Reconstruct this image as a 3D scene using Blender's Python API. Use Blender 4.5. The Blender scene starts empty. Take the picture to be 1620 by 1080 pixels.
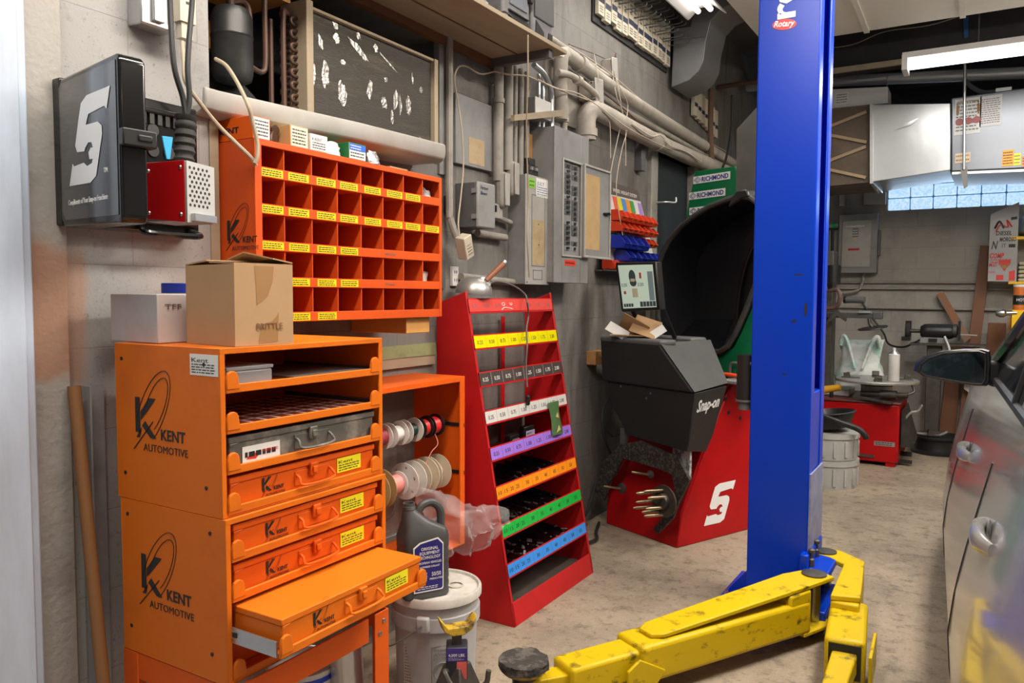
import bpy, bmesh, math, random
from mathutils import Vector as V, Matrix, Euler

# ---------------------------------------------------------------- camera, world, light, exposure
sc = bpy.context.scene
COL = sc.collection
cam_d = bpy.data.cameras.new('camera'); cam = bpy.data.objects.new('camera', cam_d); COL.objects.link(cam)
cam_d.sensor_width = 36.0; cam_d.lens = 1239.08 / 1620 * 36.0; cam_d.clip_start = .02
_y, _p, _r = math.radians(31.096), math.radians(3.360), math.radians(.241)
_F = V((-math.sin(_y)*math.cos(_p), math.cos(_y)*math.cos(_p), -math.sin(_p)))
_R = V((math.cos(_y), math.sin(_y), 0)); _U = _R.cross(_F)
_R, _U = math.cos(_r)*_R + math.sin(_r)*_U, -math.sin(_r)*_R + math.cos(_r)*_U
_m = Matrix((_R, _U, -_F)).transposed().to_4x4(); _m.translation = V((2.0, 0, 1.35))
cam.matrix_world = _m
sc.camera = cam
sc.view_settings.view_transform = 'Standard'; sc.view_settings.look = 'None'
sc.view_settings.gamma = 1; sc.view_settings.exposure = -.27
sc.view_settings.use_curve_mapping = False
sc.cycles.use_denoising = True
sc.cycles.max_bounces = 6

w = bpy.data.worlds.new('world'); sc.world = w; w.use_nodes = True
w.node_tree.nodes['Background'].inputs[0].default_value = (.78, .88, 1, 1)
w.node_tree.nodes['Background'].inputs[1].default_value = .05

def area(name, loc, rot, sx, sy, power, col=(1, 1, 1)):
    l = bpy.data.lights.new(name, 'AREA'); l.shape = 'RECTANGLE'; l.size = sx; l.size_y = sy
    l.energy = power; l.color = col
    o = bpy.data.objects.new(name, l); COL.objects.link(o); o.location = loc; o.rotation_euler = rot
    return o
WARM = (1, .92, .81)
# fluorescent rows hung under the shop ceiling (the ones over the bay, above and behind the camera)
area('ceiling_fluorescent_light', (1.15, .9, 3.12), (0, .0, 0), .3, 2.4, 100, WARM)
area('ceiling_fluorescent_light', (2.2, 3.3, 3.12), (0, .12, 0), .3, 2.4, 130, WARM)
area('ceiling_fluorescent_light', (4.4, 1.2, 3.12), (0, 0, 0), .3, 2.4, 35, WARM)
area('added_ceiling_fill', (3.5, 3.6, 2.75), (math.radians(180), 0, 0), 1.8, .3, 190, WARM)  # added fill out of view, aimed up to brighten the white ceiling
# open bay door behind the camera: daylight
area('bay_door_daylight', (3.4, -3.6, 1.6), (math.radians(90), 0, 0), 3.4, 2.8, 13, (.72, .84, 1))

# ---------------------------------------------------------------- helpers
RND = random.Random(11)
MW = {}

def srgb(r, g, b):
    f = lambda c: (c/255/12.92 if c/255 <= .04045 else ((c/255+.055)/1.055)**2.4)
    return (f(r), f(g), f(b))

def mat(name, col, rough=.5, metal=0, dirt=0., dcol=(.03, .026, .022), scale=6., bump=0., bscale=60., spec=None,
        emit=None, es=0, alpha=None, trans=0, coat=0, stretch=None, sharp=(.45, .75)):
    m = bpy.data.materials.new(name); m.use_nodes = True
    nt = m.node_tree; P = nt.nodes['Principled BSDF']; L = nt.links.new
    P.inputs['Base Color'].default_value = (*col, 1); P.inputs['Roughness'].default_value = rough
    P.inputs['Metallic'].default_value = metal
    if spec is not None: P.inputs['Specular IOR Level'].default_value = spec
    if coat: P.inputs['Coat Weight'].default_value = coat; P.inputs['Coat Roughness'].default_value = .08
    if trans: P.inputs['Transmission Weight'].default_value = trans
    if alpha is not None: P.inputs['Alpha'].default_value = alpha
    if emit: P.inputs['Emission Color'].default_value = (*emit, 1); P.inputs['Emission Strength'].default_value = es
    if dirt or bump:
        tc = nt.nodes.new('ShaderNodeTexCoord'); mp = nt.nodes.new('ShaderNodeMapping')
        geo = nt.nodes.new('ShaderNodeNewGeometry')
        L(geo.outputs['Position'], mp.inputs['Vector'])
        if stretch: mp.inputs['Scale'].default_value = stretch
    if dirt:
        n = nt.nodes.new('ShaderNodeTexNoise'); n.inputs['Scale'].default_value = scale
        n.inputs['Detail'].default_value = 8; n.inputs['Roughness'].default_value = .65
        L(mp.outputs[0], n.inputs['Vector'])
        r = nt.nodes.new('ShaderNodeMapRange'); r.inputs['From Min'].default_value = sharp[0]; r.inputs['From Max'].default_value = sharp[1]
        r.inputs['To Max'].default_value = dirt; r.clamp = True
        L(n.outputs['Fac'], r.inputs['Value'])
        mx = nt.nodes.new('ShaderNodeMix'); mx.data_type = 'RGBA'
        mx.inputs['A'].default_value = (*col, 1); mx.inputs['B'].default_value = (*dcol, 1)
        L(r.outputs[0], mx.inputs['Factor']); L(mx.outputs['Result'], P.inputs['Base Color'])
    if bump:
        n2 = nt.nodes.new('ShaderNodeTexNoise'); n2.inputs['Scale'].default_value = bscale; n2.inputs['Detail'].default_value = 4
        L(mp.outputs[0], n2.inputs['Vector'])
        b = nt.nodes.new('ShaderNodeBump'); b.inputs['Strength'].default_value = bump; b.inputs['Distance'].default_value = .01
        L(n2.outputs['Fac'], b.inputs['Height']); L(b.outputs[0], P.inputs['Normal'])
    return m

_font = {}
class B:
    """collects geometry for one mesh (world coordinates unless the parent says otherwise)"""
    def __init__(s): s.bm = bmesh.new(); s.mi = 0; s.k = 0
    def _f(s, vs):
        try:
            f = s.bm.faces.new(vs); f.material_index = s.mi; return f
        except ValueError: return None
    def poly(s, pts): return s._f([s.bm.verts.new(p) for p in pts])
    def hexa(s, p):
        v = [s.bm.verts.new(q) for q in p]
        for a in ((3, 2, 1, 0), (4, 5, 6, 7), (0, 1, 5, 4), (1, 2, 6, 5), (2, 3, 7, 6), (3, 0, 4, 7)): s._f([v[i] for i in a])
        return s
    def box(s, a, b):
        x0, x1 = sorted((a[0], b[0])); y0, y1 = sorted((a[1], b[1])); z0, z1 = sorted((a[2], b[2]))
        e = (s.k % 8)*8e-5; s.k += 1      # keeps butted boxes of one mesh from being exactly coplanar
        x0 -= e; y0 -= e; x1 += e; y1 += e; z1 += e
        return s.hexa([(x0, y0, z0), (x1, y0, z0), (x1, y1, z0), (x0, y1, z0), (x0, y0, z1), (x1, y0, z1), (x1, y1, z1), (x0, y1, z1)])
    def obox(s, c, size, rot=(0, 0, 0)):
        M = Matrix.Translation(c) @ (rot.to_4x4() if isinstance(rot, Matrix) else Euler(rot).to_matrix().to_4x4())
        x, y, z = (q/2 for q in size)
        return s.hexa([M @ V(q) for q in ((-x, -y, -z), (x, -y, -z), (x, y, -z), (-x, y, -z), (-x, -y, z), (x, -y, z), (x, y, z), (-x, y, z))])
    def bar(s, p, q, wd, ht, up=(0, 0, 1)):
        """box beam from p to q, wd across, ht along up"""
        p, q = V(p), V(q); d = (q-p).normalized(); r = d.cross(V(up)).normalized(); u = r.cross(d)
        a, b = r*wd/2, u*ht/2
        return s.hexa([p-a-b, p+a-b, q+a-b, q-a-b, p-a+b, p+a+b, q+a+b, q-a+b])
    def prism(s, pts, vec):
        vec = V(vec); a = [s.bm.verts.new(p) for p in pts]; b = [s.bm.verts.new(V(p)+vec) for p in pts]
        s._f(a[::-1]); s._f(b); n = len(a)
        for i in range(n): s._f([a[i], a[(i+1) % n], b[(i+1) % n], b[i]])
        return s
    def loft(s, rings, cap=True, closed=True):
        rs = [[s.bm.verts.new(p) for p in r] for r in rings]; n = len(rs[0])
        for a, b in zip(rs, rs[1:]):
            for i in range(n if closed else n-1): s._f([a[i], a[(i+1) % n], b[(i+1) % n], b[i]])
        if cap: s._f(rs[0][::-1]); s._f(rs[-1])
        return s
    def lathe(s, prof, o=(0, 0, 0), ax=(0, 0, 1), n=24, cap=True):
        ax = V(ax).normalized(); t = V((1, 0, 0)) if abs(ax.x) < .9 else V((0, 1, 0))
        a = ax.cross(t).normalized(); b = ax.cross(a); o = V(o)
        return s.loft([[o + ax*z + (a*math.cos(i*6.28319/n) + b*math.sin(i*6.28319/n))*max(r, 1e-4) for i in range(n)] for r, z in prof], cap)
    def cyl(s, p, q, r, r2=None, n=16):
        p, q = V(p), V(q); return s.lathe([(r, 0), (r if r2 is None else r2, (q-p).length)], p, q-p, n)
    def sph(s, c, r, sc3=(1, 1, 1), n=16):
        k = n//2; c = V(c)
        return s.loft([[c + V((r*sc3[0]*math.sin(math.pi*j/k+1e-3)*math.cos(i*6.28319/n), r*sc3[1]*math.sin(math.pi*j/k+1e-3)*math.sin(i*6.28319/n), -r*sc3[2]*math.cos(math.pi*j/k+1e-3))) for i in range(n)] for j in range(k+1)])
    def tube(s, pts, r, n=8, sm=6, cap=True):
        pts = [V(p) for p in pts]
        if sm > 1 and len(pts) > 2:
            q = [pts[0]*2-pts[1]] + pts + [pts[-1]*2-pts[-2]]; o = []
            for i in range(1, len(q)-2):
                for k in range(sm):
                    t = k/sm; a, b, c, d = q[i-1:i+3]
                    o.append(.5*((2*b) + (c-a)*t + (2*a-5*b+4*c-d)*t*t + (3*b-a-3*c+d)*t**3))
            pts = o + [pts[-1]]
        rings = []; prev = None
        for i, p in enumerate(pts):
            d = (pts[min(i+1, len(pts)-1)] - pts[max(i-1, 0)])
            d = d.normalized() if d.length > 1e-7 else V((0, 0, 1))
            if prev is None: prev = d.orthogonal().normalized()
            a = (prev - d*prev.dot(d)); a = a.normalized() if a.length > 1e-6 else d.orthogonal().normalized()
            prev = a; b = d.cross(a)
            rr = r if not callable(r) else r(i/(len(pts)-1))
            rings.append([p + (a*math.cos(j*6.28319/n) + b*math.sin(j*6.28319/n))*rr for j in range(n)])
        return s.loft(rings, cap)
    def text(s, body, o, xd, yd, size, width=None, depth=.0006, align='LEFT', shear=0, bold=0):
        """lettering: o origin, xd reading direction, yd up direction"""
        k = (body, shear, bold)
        if k not in _font:
            c = bpy.data.curves.new('lettering', 'FONT'); c.body = body; c.size = 1; c.shear = shear; c.offset = bold
            c.resolution_u = 2; c.extrude = .5
            ob = bpy.data.objects.new('lettering', c); me = bpy.data.meshes.new_from_object(ob); bpy.data.objects.remove(ob)
            _font[k] = me
        me = _font[k]
        xs = [v.co.x for v in me.vertices]
        if not xs: return s
        x0, x1 = min(xs), max(xs); xd, yd = V(xd).normalized(), V(yd).normalized(); nd = xd.cross(yd)
        sx = size if width is None else width/(x1-x0)
        off = {'LEFT': -x0, 'CENTER': -(x0+x1)/2, 'RIGHT': -x1}[align]
        vs = [s.bm.verts.new(V(o) + xd*(v.co.x+off)*sx + yd*v.co.y*size + nd*(v.co.z+.5)*depth) for v in me.vertices]
        for p in me.polygons: s._f([vs[i] for i in p.vertices])
        return s
    def xf(s, M):
        bmesh.ops.transform(s.bm, matrix=M, verts=s.bm.verts); return s
    def done(s, name, mats, parent=None, bev=0, seg=2, smooth=35, local=False, sub=0):
        bm = s.bm
        bmesh.ops.recalc_face_normals(bm, faces=bm.faces)
        me = bpy.data.meshes.new(name)
        if parent is not None and not local: bmesh.ops.transform(bm, matrix=MW[parent.name].inverted(), verts=bm.verts)
        bm.to_mesh(me); bm.free()
        for m in (mats if isinstance(mats, (list, tuple)) else [mats]): me.materials.append(m)
        if smooth:
            me.shade_smooth(); me.set_sharp_from_angle(angle=math.radians(smooth))
        else: me.shade_flat()
        o = bpy.data.objects.new(name, me); COL.objects.link(o)
        if parent is not None: o.parent = parent; MW[o.name] = MW[parent.name]
        else: MW[o.name] = Matrix()
        if sub:
            d = o.modifiers.new('subd', 'SUBSURF'); d.levels = sub; d.render_levels = sub
        if bev:
            d = o.modifiers.new('bevel', 'BEVEL'); d.width = bev; d.segments = seg; d.limit_method = 'ANGLE'; d.angle_limit = math.radians(40)
        return o

def root(name, label, cat, loc=(0, 0, 0), rz=0, group=None, rot=None):
    o = bpy.data.objects.new(name, None); COL.objects.link(o); o.empty_display_size = .05
    o.location = loc; o.rotation_euler = rot if rot else (0, 0, rz)
    o['label'] = label; o['category'] = cat
    if group: o['group'] = group
    MW[o.name] = Matrix.Translation(loc) @ Euler(o.rotation_euler).to_matrix().to_4x4()
    return o
def tag(o, label, cat, group=None):
    o['label'] = label; o['category'] = cat
    if group: o['group'] = group
    return o
def struct(o): o['kind'] = 'structure'; return o
KIDS = {}
def dup(r, loc=None, label=None, rot=None):
    """copy a thing with its parts and sub-parts (mesh data shared)"""
    def cp(o, par):
        c = o.copy(); COL.objects.link(c); MW[c.name] = MW[o.name]
        if par is not None: c.parent = par
        for ch in [x for x in COL.objects if x.parent == o]: cp(ch, c)
        return c
    c = cp(r, None)
    if loc is not None: c.location = loc
    if rot is not None: c.rotation_euler = rot
    if label: c['label'] = label
    MW[c.name] = Matrix.Translation(c.location) @ Euler(c.rotation_euler).to_matrix().to_4x4()
    return c
X, Y, Z = V((1, 0, 0)), V((0, 1, 0)), V((0, 0, 1))
def lerp(a, b, t): return V(a)*(1-t) + V(b)*t

# ---------------------------------------------------------------- materials
def wall_mat(name, col, mort, axis, dirt=.75, dz=(.5, .78), low=None):
    m = mat(name, col, .8, dirt=0, bump=.0); nt = m.node_tree; L = nt.links.new; P = nt.nodes['Principled BSDF']
    geo = nt.nodes.new('ShaderNodeNewGeometry'); sp = nt.nodes.new('ShaderNodeSeparateXYZ'); cb = nt.nodes.new('ShaderNodeCombineXYZ')
    L(geo.outputs['Position'], sp.inputs[0]); L(sp.outputs[axis], cb.inputs[0]); L(sp.outputs['Z'], cb.inputs[1])
    br = nt.nodes.new('ShaderNodeTexBrick'); L(cb.outputs[0], br.inputs['Vector'])
    br.inputs['Scale'].default_value = 1; br.inputs['Brick Width'].default_value = .405; br.inputs['Row Height'].default_value = .203
    br.inputs['Mortar Size'].default_value = .002; br.inputs['Mortar Smooth'].default_value = .6
    br.inputs['Color1'].default_value = (*col, 1); br.inputs['Color2'].default_value = (*[c*.93 for c in col], 1); br.inputs['Mortar'].default_value = (*mort, 1)
    def noise(s, det=8, st=None):
        n = nt.nodes.new('ShaderNodeTexNoise'); n.inputs['Scale'].default_value = s; n.inputs['Detail'].default_value = det; n.inputs['Roughness'].default_value = .68
        if st:
            mp = nt.nodes.new('ShaderNodeMapping'); mp.inputs['Scale'].default_value = st; L(geo.outputs['Position'], mp.inputs[0]); L(mp.outputs[0], n.inputs['Vector'])
        else: L(geo.outputs['Position'], n.inputs['Vector'])
        return n
    def mixin(prev, n, fmin, fmax, amt, c):
        r = nt.nodes.new('ShaderNodeMapRange'); r.inputs['From Min'].default_value = fmin; r.inputs['From Max'].default_value = fmax; r.inputs['To Max'].default_value = amt
        L(n.outputs['Fac'], r.inputs['Value']); x = nt.nodes.new('ShaderNodeMix'); x.data_type = 'RGBA'
        x.inputs['B'].default_value = (*c, 1); L(prev, x.inputs['A']); L(r.outputs[0], x.inputs['Factor']); return x.outputs['Result']
    c = mixin(br.outputs['Color'], noise(2.2, st=(1, 1, .6)), dz[0], dz[1], dirt, (.075, .062, .05))
    c = mixin(c, noise(22), .58, .8, .5, (.06, .05, .04))
    c = mixin(c, noise(3.1, st=(1.2, 1.2, 1.9)), .6, .8, .35, tuple(min(1, q*1.5) for q in col))
    if axis == 'Y' and dirt > .7:
        c = mixin(c, noise(6, st=(1, 1.2, .22)), .5, .72, .6, (.05, .042, .034)); c = mixin(c, noise(3.3, st=(1, 1.4, .5)), .58, .7, .5, (.17, .16, .085))
    c = mixin(c, noise(60, 5), .62, .72, .55, (.06, .052, .045)); c = mixin(c, noise(140, 3), .64, .74, .7, (.04, .035, .03))
    L(c, P.inputs['Base Color'])
    n2 = noise(130, 3); b = nt.nodes.new('ShaderNodeBump'); b.inputs['Strength'].default_value = .25; b.inputs['Distance'].default_value = .004
    ad = nt.nodes.new('ShaderNodeMath'); ad.operation = 'ADD'; L(n2.outputs['Fac'], ad.inputs[0]); L(br.outputs['Fac'], ad.inputs[1]); 
    iv = nt.nodes.new('ShaderNodeMath'); iv.operation = 'MULTIPLY'; iv.inputs[1].default_value = -1; L(ad.outputs[0], iv.inputs[0])
    L(iv.outputs[0], b.inputs['Height']); L(b.outputs[0], P.inputs['Normal'])
    return m

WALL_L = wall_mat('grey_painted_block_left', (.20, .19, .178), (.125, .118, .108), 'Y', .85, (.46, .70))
WALL_P = wall_mat('grey_painted_block_pier', (.36, .352, .345), (.27, .262, .25), 'Y', .4, (.54, .8))
WALL_B = wall_mat('grey_painted_block_back', (.36, .34, .31), (.25, .235, .21), 'X', .6)
def flat(name, c, r=.5, **k): return mat(name, srgb(*c), r, **k)
PLASTER = mat('stained_plaster', (.38, .36, .335), .85, dirt=.6, dcol=(.12, .10, .085), scale=5, bump=.3, sharp=(.52, .75)); 
JAMB = mat('worn_jamb_daylight_tint', (.60, .70, .86), .45, dirt=.4, dcol=(.14, .13, .12), scale=5, stretch=(1, 1, .25))  # blue-white base colour holds the daylight falling on the jamb, dirt on top
DARK = mat('mottled_black', (.018, .017, .018), .8, dirt=.5, dcol=(.05, .045, .04), scale=3)  # near-black with random slightly lighter mottling
BLACK = mat('black_plastic', (.012, .012, .013), .38)
def patch(m, z0, z1, y1, col, amt=.85):
    """a worn patch of old bare paint with ragged edges, low on the pier"""
    nt = m.node_tree; L = nt.links.new; P = nt.nodes['Principled BSDF']; prev = P.inputs['Base Color'].links[0].from_socket
    geo = nt.nodes.new('ShaderNodeNewGeometry'); sp = nt.nodes.new('ShaderNodeSeparateXYZ'); L(geo.outputs['Position'], sp.inputs[0])
    n = nt.nodes.new('ShaderNodeTexNoise'); n.inputs['Scale'].default_value = 9; n.inputs['Detail'].default_value = 6; L(geo.outputs['Position'], n.inputs['Vector'])
    def M(op, a, b=None, c=None):
        x = nt.nodes.new('ShaderNodeMath'); x.operation = op; x.use_clamp = op in ('MULTIPLY',)
        for i, v in enumerate((a, b)):
            if v is None: continue
            if isinstance(v, (int, float)): x.inputs[i].default_value = v
            else: L(v, x.inputs[i])
        return x.outputs[0]
    def edge(v, lo, hi):
        r = nt.nodes.new('ShaderNodeMapRange'); r.inputs['From Min'].default_value = lo; r.inputs['From Max'].default_value = hi; L(v, r.inputs['Value']); return r.outputs[0]
    zz = M('ADD', sp.outputs['Z'], M('MULTIPLY', n.outputs['Fac'], .16)); yy = M('ADD', sp.outputs['Y'], M('MULTIPLY', n.outputs['Fac'], .06))
    f = M('MULTIPLY', M('MULTIPLY', edge(zz, z0+.07, z0+.10), edge(zz, z1+.11, z1+.05)), M('MULTIPLY', edge(yy, y1+.045, y1+.02), amt))
    mx = nt.nodes.new('ShaderNodeMix'); mx.data_type = 'RGBA'; L(prev, mx.inputs['A']); mx.inputs['B'].default_value = (*col, 1); L(f, mx.inputs['Factor']); L(mx.outputs['Result'], P.inputs['Base Color'])
TERRA = (.40, .215, .135)
patch(WALL_P, 1.14, 1.45, 1.085, TERRA, .7)
RUBBER = mat('black_rubber', (.014, .013, .013), .75, dirt=.5, dcol=(.08, .07, .06), scale=12)
GLOSSBLK = mat('glossy_black_plastic', (.008, .008, .009), .16, coat=.3)
KENT = mat('orange_enamel', spec=.22, col=(.68, .155, .009), rough=.42, dirt=.55, dcol=(.42, .085, .015), scale=3.5, sharp=(.5, .75))
KENTD = mat('orange_red_enamel', spec=.22, col=(.70, .105, .007), rough=.42, dirt=.35, dcol=(.35, .05, .01), scale=4)
BINO = mat('bin_orange_enamel', spec=.22, col=(.62, .085, .012), rough=.4, dirt=.4, dcol=(.42, .05, .02), scale=5)
RED = mat('red_enamel', spec=.22, col=(.50, .014, .016), rough=.4, dirt=.45, dcol=(.22, .01, .01), scale=4)
REDM = mat('machine_red_enamel', spec=.22, col=(.40, .005, .007), rough=.32, dirt=.4, dcol=(.16, .006, .006), scale=4)
BLUE = mat('blue_enamel', (.0, .036, .46), .3, dirt=.2, dcol=(.0, .05, .30), scale=3, spec=.3)
YELLOW = mat('yellow_enamel', spec=.22, col=(.57, .395, .005), rough=.38, dirt=.85, dcol=(.04, .03, .012), scale=14, sharp=(.56, .68), stretch=(1, 1, 2))
GREEN = mat('green_enamel', (.004, .145, .052), .35, dirt=.35, dcol=(.002, .05, .02), scale=5)
GREY = mat('grey_painted_steel', (.235, .235, .235), .5, dirt=.6, dcol=(.10, .09, .08), scale=5)
GREYD = mat('dark_grey_steel', (.10, .10, .105), .5, dirt=.5, dcol=(.05, .045, .04), scale=6)
GALV = mat('galvanised_steel', (.55, .56, .57), .35, metal=.85, dirt=.4, dcol=(.3, .29, .28), scale=6)
PIPE = mat('dusty_grey_pipe', (.30, .28, .25), .65, dirt=.6, dcol=(.12, .105, .09), scale=9)
STEEL = mat('bare_steel', (.42, .42, .42), .32, metal=1)
GRIME = mat('greasy_steel', (.10, .09, .08), .5, metal=.6, dirt=.6, dcol=(.03, .026, .022), scale=15)
COPPER = mat('old_copper', (.115, .06, .042), .5, metal=.4, dirt=.6, dcol=(.06, .045, .04), scale=10)
WOOD = mat('raw_wood', (.48, .25, .09), .7, dirt=.6, dcol=(.22, .10, .035), scale=9, stretch=(1, .15, 1))
WOODD = mat('dark_stained_wood', (.17, .065, .025), .6, dirt=.6, dcol=(.06, .025, .012), scale=7, stretch=(1, 1, .15))
WOODP = mat('pale_board', (.36, .29, .20), .8, dirt=.5, dcol=(.15, .11, .08), scale=6, stretch=(1, .2, 1))
CARD = mat('brown_cardboard', (.43, .265, .135), .8, dirt=.3, dcol=(.28, .16, .08), scale=4)
TAPE = mat('packing_tape', (.36, .20, .09), .18, coat=.3)
WHITE = mat('white_paint', (.68, .67, .66), .5, dirt=.25, dcol=(.38, .36, .34), scale=6)
PAPER = mat('white_paper', (.74, .73, .70), .7, dirt=.15, dcol=(.5, .47, .42), scale=14)
CREAM = mat('cream_plastic', (.56, .50, .40), .45, dirt=.4, dcol=(.3, .25, .18), scale=12)
YLAB = mat('yellow_label', (.82, .62, .005), .35)
LYEL = mat('bright_yellow_label', (.85, .78, .02), .4)
INK = mat('black_ink', (.012, .012, .012), .5)
INKG = mat('grey_ink', (.16, .15, .15), .6)
WHITEP = mat('white_print', (.82, .82, .82), .45)
REDP = mat('red_print', (.6, .03, .02), .45)
CORD = mat('black_cord', (.02, .02, .021), .5)
BEIGE = mat('beige_cord', (.42, .345, .25), .55)
WIREW = mat('pale_wire', (.50, .43, .35), .6)
CLEAR = mat('clear_poly', (.75, .75, .76), .12, alpha=.13, bump=.9, bscale=22)
CLEARB = mat('clear_plastic', (.62, .66, .70), .25, alpha=.42)
BAG = mat('crumpled_clear_bag', (.80, .80, .82), .28, bump=.9, bscale=40, alpha=.75)
BUCKET = mat('grey_white_bucket', (.42, .42, .43), .45, dirt=.45, dcol=(.2, .19, .18), scale=7)

def floor_mat():
    m = mat('stained_concrete', (.34, .275, .205), .62, dirt=.7, dcol=(.105, .082, .062), scale=1.6, bump=.15, bscale=45, sharp=(.42, .72))
    nt = m.node_tree; L = nt.links.new; P = nt.nodes['Principled BSDF']
    prev = P.inputs['Base Color'].links[0].from_socket
    geo = nt.nodes.new('ShaderNodeNewGeometry')
    for s, f0, f1, a, c in ((14, .51, .66, .62, (.055, .043, .033)), (60, .55, .68, .6, (.42, .36, .29)), (5, .56, .64, .55, (.38, .31, .24)), (38, .57, .66, .6, (.055, .043, .032)), (150, .56, .68, .6, (.07, .055, .042)), (170, .6, .7, .5, (.5, .44, .36))):
        n = nt.nodes.new('ShaderNodeTexNoise'); n.inputs['Scale'].default_value = s; n.inputs['Detail'].default_value = 9; n.inputs['Roughness'].default_value = .7
        L(geo.outputs['Position'], n.inputs['Vector'])
        r = nt.nodes.new('ShaderNodeMapRange'); r.inputs['From Min'].default_value = f0; r.inputs['From Max'].default_value = f1; r.inputs['To Max'].default_value = a
        L(n.outputs['Fac'], r.inputs['Value']); x = nt.nodes.new('ShaderNodeMix'); x.data_type = 'RGBA'; x.inputs['B'].default_value = (*c, 1)
        L(prev, x.inputs['A']); L(r.outputs[0], x.inputs['Factor']); prev = x.outputs['Result']
    L(prev, P.inputs['Base Color'])
    return m
FLOOR = floor_mat()

patch(PLASTER, 1.14, 1.47, 3, TERRA)
# ---------------------------------------------------------------- the room
struct(B().box((-1.6, -4, -.2), (8, 8.8, 0)).done('floor', FLOOR))
b = B()
b.box((-.3, 1.455, 0), (0, 2.745, 1.90)); b.box((-.3, 1.455, 2.43), (0, 2.745, 3.6)); b.box((-.3, 2.745, 0), (0, 5.22, 3.6))
b.box((-.3, 5.22, 2.36), (0, 6.1, 3.6)); b.box((-.3, 6.1, 0), (0, 8.8, 3.6))
struct(b.done('wall_left', WALL_L))
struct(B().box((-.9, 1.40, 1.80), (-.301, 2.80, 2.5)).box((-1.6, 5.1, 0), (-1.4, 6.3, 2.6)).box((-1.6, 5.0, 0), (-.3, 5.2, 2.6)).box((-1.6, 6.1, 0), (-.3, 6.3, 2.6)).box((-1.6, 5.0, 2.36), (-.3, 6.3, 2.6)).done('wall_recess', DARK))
struct(B().box((-.3, 1.02, 0), (.14, 1.455, 3.6)).done('wall_pier', WALL_P))
struct(B().box((-.3, .4, 0), (.168, 1.035, 3.6)).done('wall_plaster', PLASTER, bev=.006))
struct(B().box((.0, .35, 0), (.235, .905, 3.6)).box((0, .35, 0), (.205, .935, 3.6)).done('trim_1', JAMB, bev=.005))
struct(B().box((-.3, -4, 0), (-.05, .4, 3.6)).done('wall_near', WALL_P))
b = B().box((-.3, 8.5, 0), (8, 8.8, 2.19)).box((-.3, 8.5, 2.19), (1.15, 8.8, 2.56)).box((2.92, 8.5, 2.19), (8, 8.8, 2.56))
struct(b.done('wall_back', WALL_B))
struct(B().box((-.3, 8.5, 2.56), (8, 8.8, 3.9)).done('wall_upper', DARK))
struct(B().box((7.6, -4, 0), (7.9, 8.8, 3.6)).done('wall_right', WALL_B))
CEILW = mat('white_ceiling_panel', (.74, .72, .68), .7, dirt=.3, dcol=(.4, .38, .34), scale=2)
b = B().box((.55, -4, 3.2), (8, 6.05, 3.28))
struct(b.done('ceiling', CEILW))
b = B()
for x in (1.28, 1.86, 2.44): b.bar((x, 2.0, 3.195), (x-.05, 6.05, 3.195), .035, .02)
struct(b.done('trim_2', CEILW))
CEILD = mat('dark_ceiling', (.12, .11, .115), .8, dirt=.5, dcol=(.04, .035, .035), scale=2)
struct(B().box((-.3, -4, 3.6), (8, 8.8, 3.7)).done('ceiling_deck', CEILD))
struct(B().box((.55, 6.0, 3.28), (8, 6.05, 3.6)).done('ceiling_edge', DARK))
# joist and wooden batten beyond the white ceiling
p, q = (0.7228,7,3.204), (1.429,7,3.228)
struct(B().box((.3, 7.0, p[2]), (8, 7.2, 3.6)).done('trim_3', DARK))
struct(B().box((.3, 6.97, p[2]-.02), (8, 7.0, p[2]+.02)).done('trim_4', WOODP))

# door opening in the left wall
b = B().box((-.05, 5.10, 0), (.03, 5.22, 2.48)).box((-.05, 5.10, 2.36), (.03, 6.1, 2.48)).box((-.05, 6.02, 0), (.03, 6.12, 2.48))
fr = struct(b.done('door_1', PIPE, bev=.006))
TEAL = mat('dark_teal_door', (.003, .009, .009), .6)
B().box((-.07, 5.225, .02), (-.03, 6.018, 2.355)).done('door_leaf', TEAL, fr, bev=.004)
hk = B().tube([(.03, 5.19, 1.995), (.10, 5.2, 1.995), (.15, 5.24, 1.995), (.15, 5.25, 2.03)], .007)
tag(hk.done('wall_hook', GALV), 'small bent metal hook on the door frame beside the bin board', 'hook')

# glass block window high in the back wall
b = B(); nx = 9; bw = .1965; bh = .121
SKYG = bpy.data.materials.new('frosted_glass_block'); SKYG.use_nodes = True
nt = SKYG.node_tree; P = nt.nodes['Principled BSDF']
P.inputs['Base Color'].default_value = (.55, .7, .85, 1); P.inputs['Roughness'].default_value = .15
geo = nt.nodes.new('ShaderNodeNewGeometry'); wv = nt.nodes.new('ShaderNodeTexVoronoi'); wv.inputs['Scale'].default_value = 55
mp = nt.nodes.new('ShaderNodeMapping'); mp.inputs['Rotation'].default_value = (0, .78, 0); nt.links.new(geo.outputs['Position'], mp.inputs[0]); nt.links.new(mp.outputs[0], wv.inputs['Vector'])
rp = nt.nodes.new('ShaderNodeValToRGB'); rp.color_ramp.elements[0].color = (.80, .93, 1, 1); rp.color_ramp.elements[1].color = (.36, .62, .92, 1); rp.color_ramp.elements[1].position = .75
nt.links.new(wv.outputs['Distance'], rp.inputs[0]); nt.links.new(rp.outputs[0], P.inputs['Emission Color']); P.inputs['Emission Strength'].default_value = 1.15
for i in range(nx):
    for j in range(3):
        if j == 2 and 5 <= i <= 7: continue
        b.box((1.155+i*bw, 8.52, 2.195+j*bh), (1.155+i*bw+bw-.011, 8.6, 2.195+j*bh+bh-.011))
win = struct(b.done('window_1', SKYG, bev=.008))
WINM = mat('window_mortar', (.10, .16, .24), .6)
B().box((1.14, 8.54, 2.18), (2.93, 8.62, 2.57)).done('mortar', WINM, win)
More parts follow.
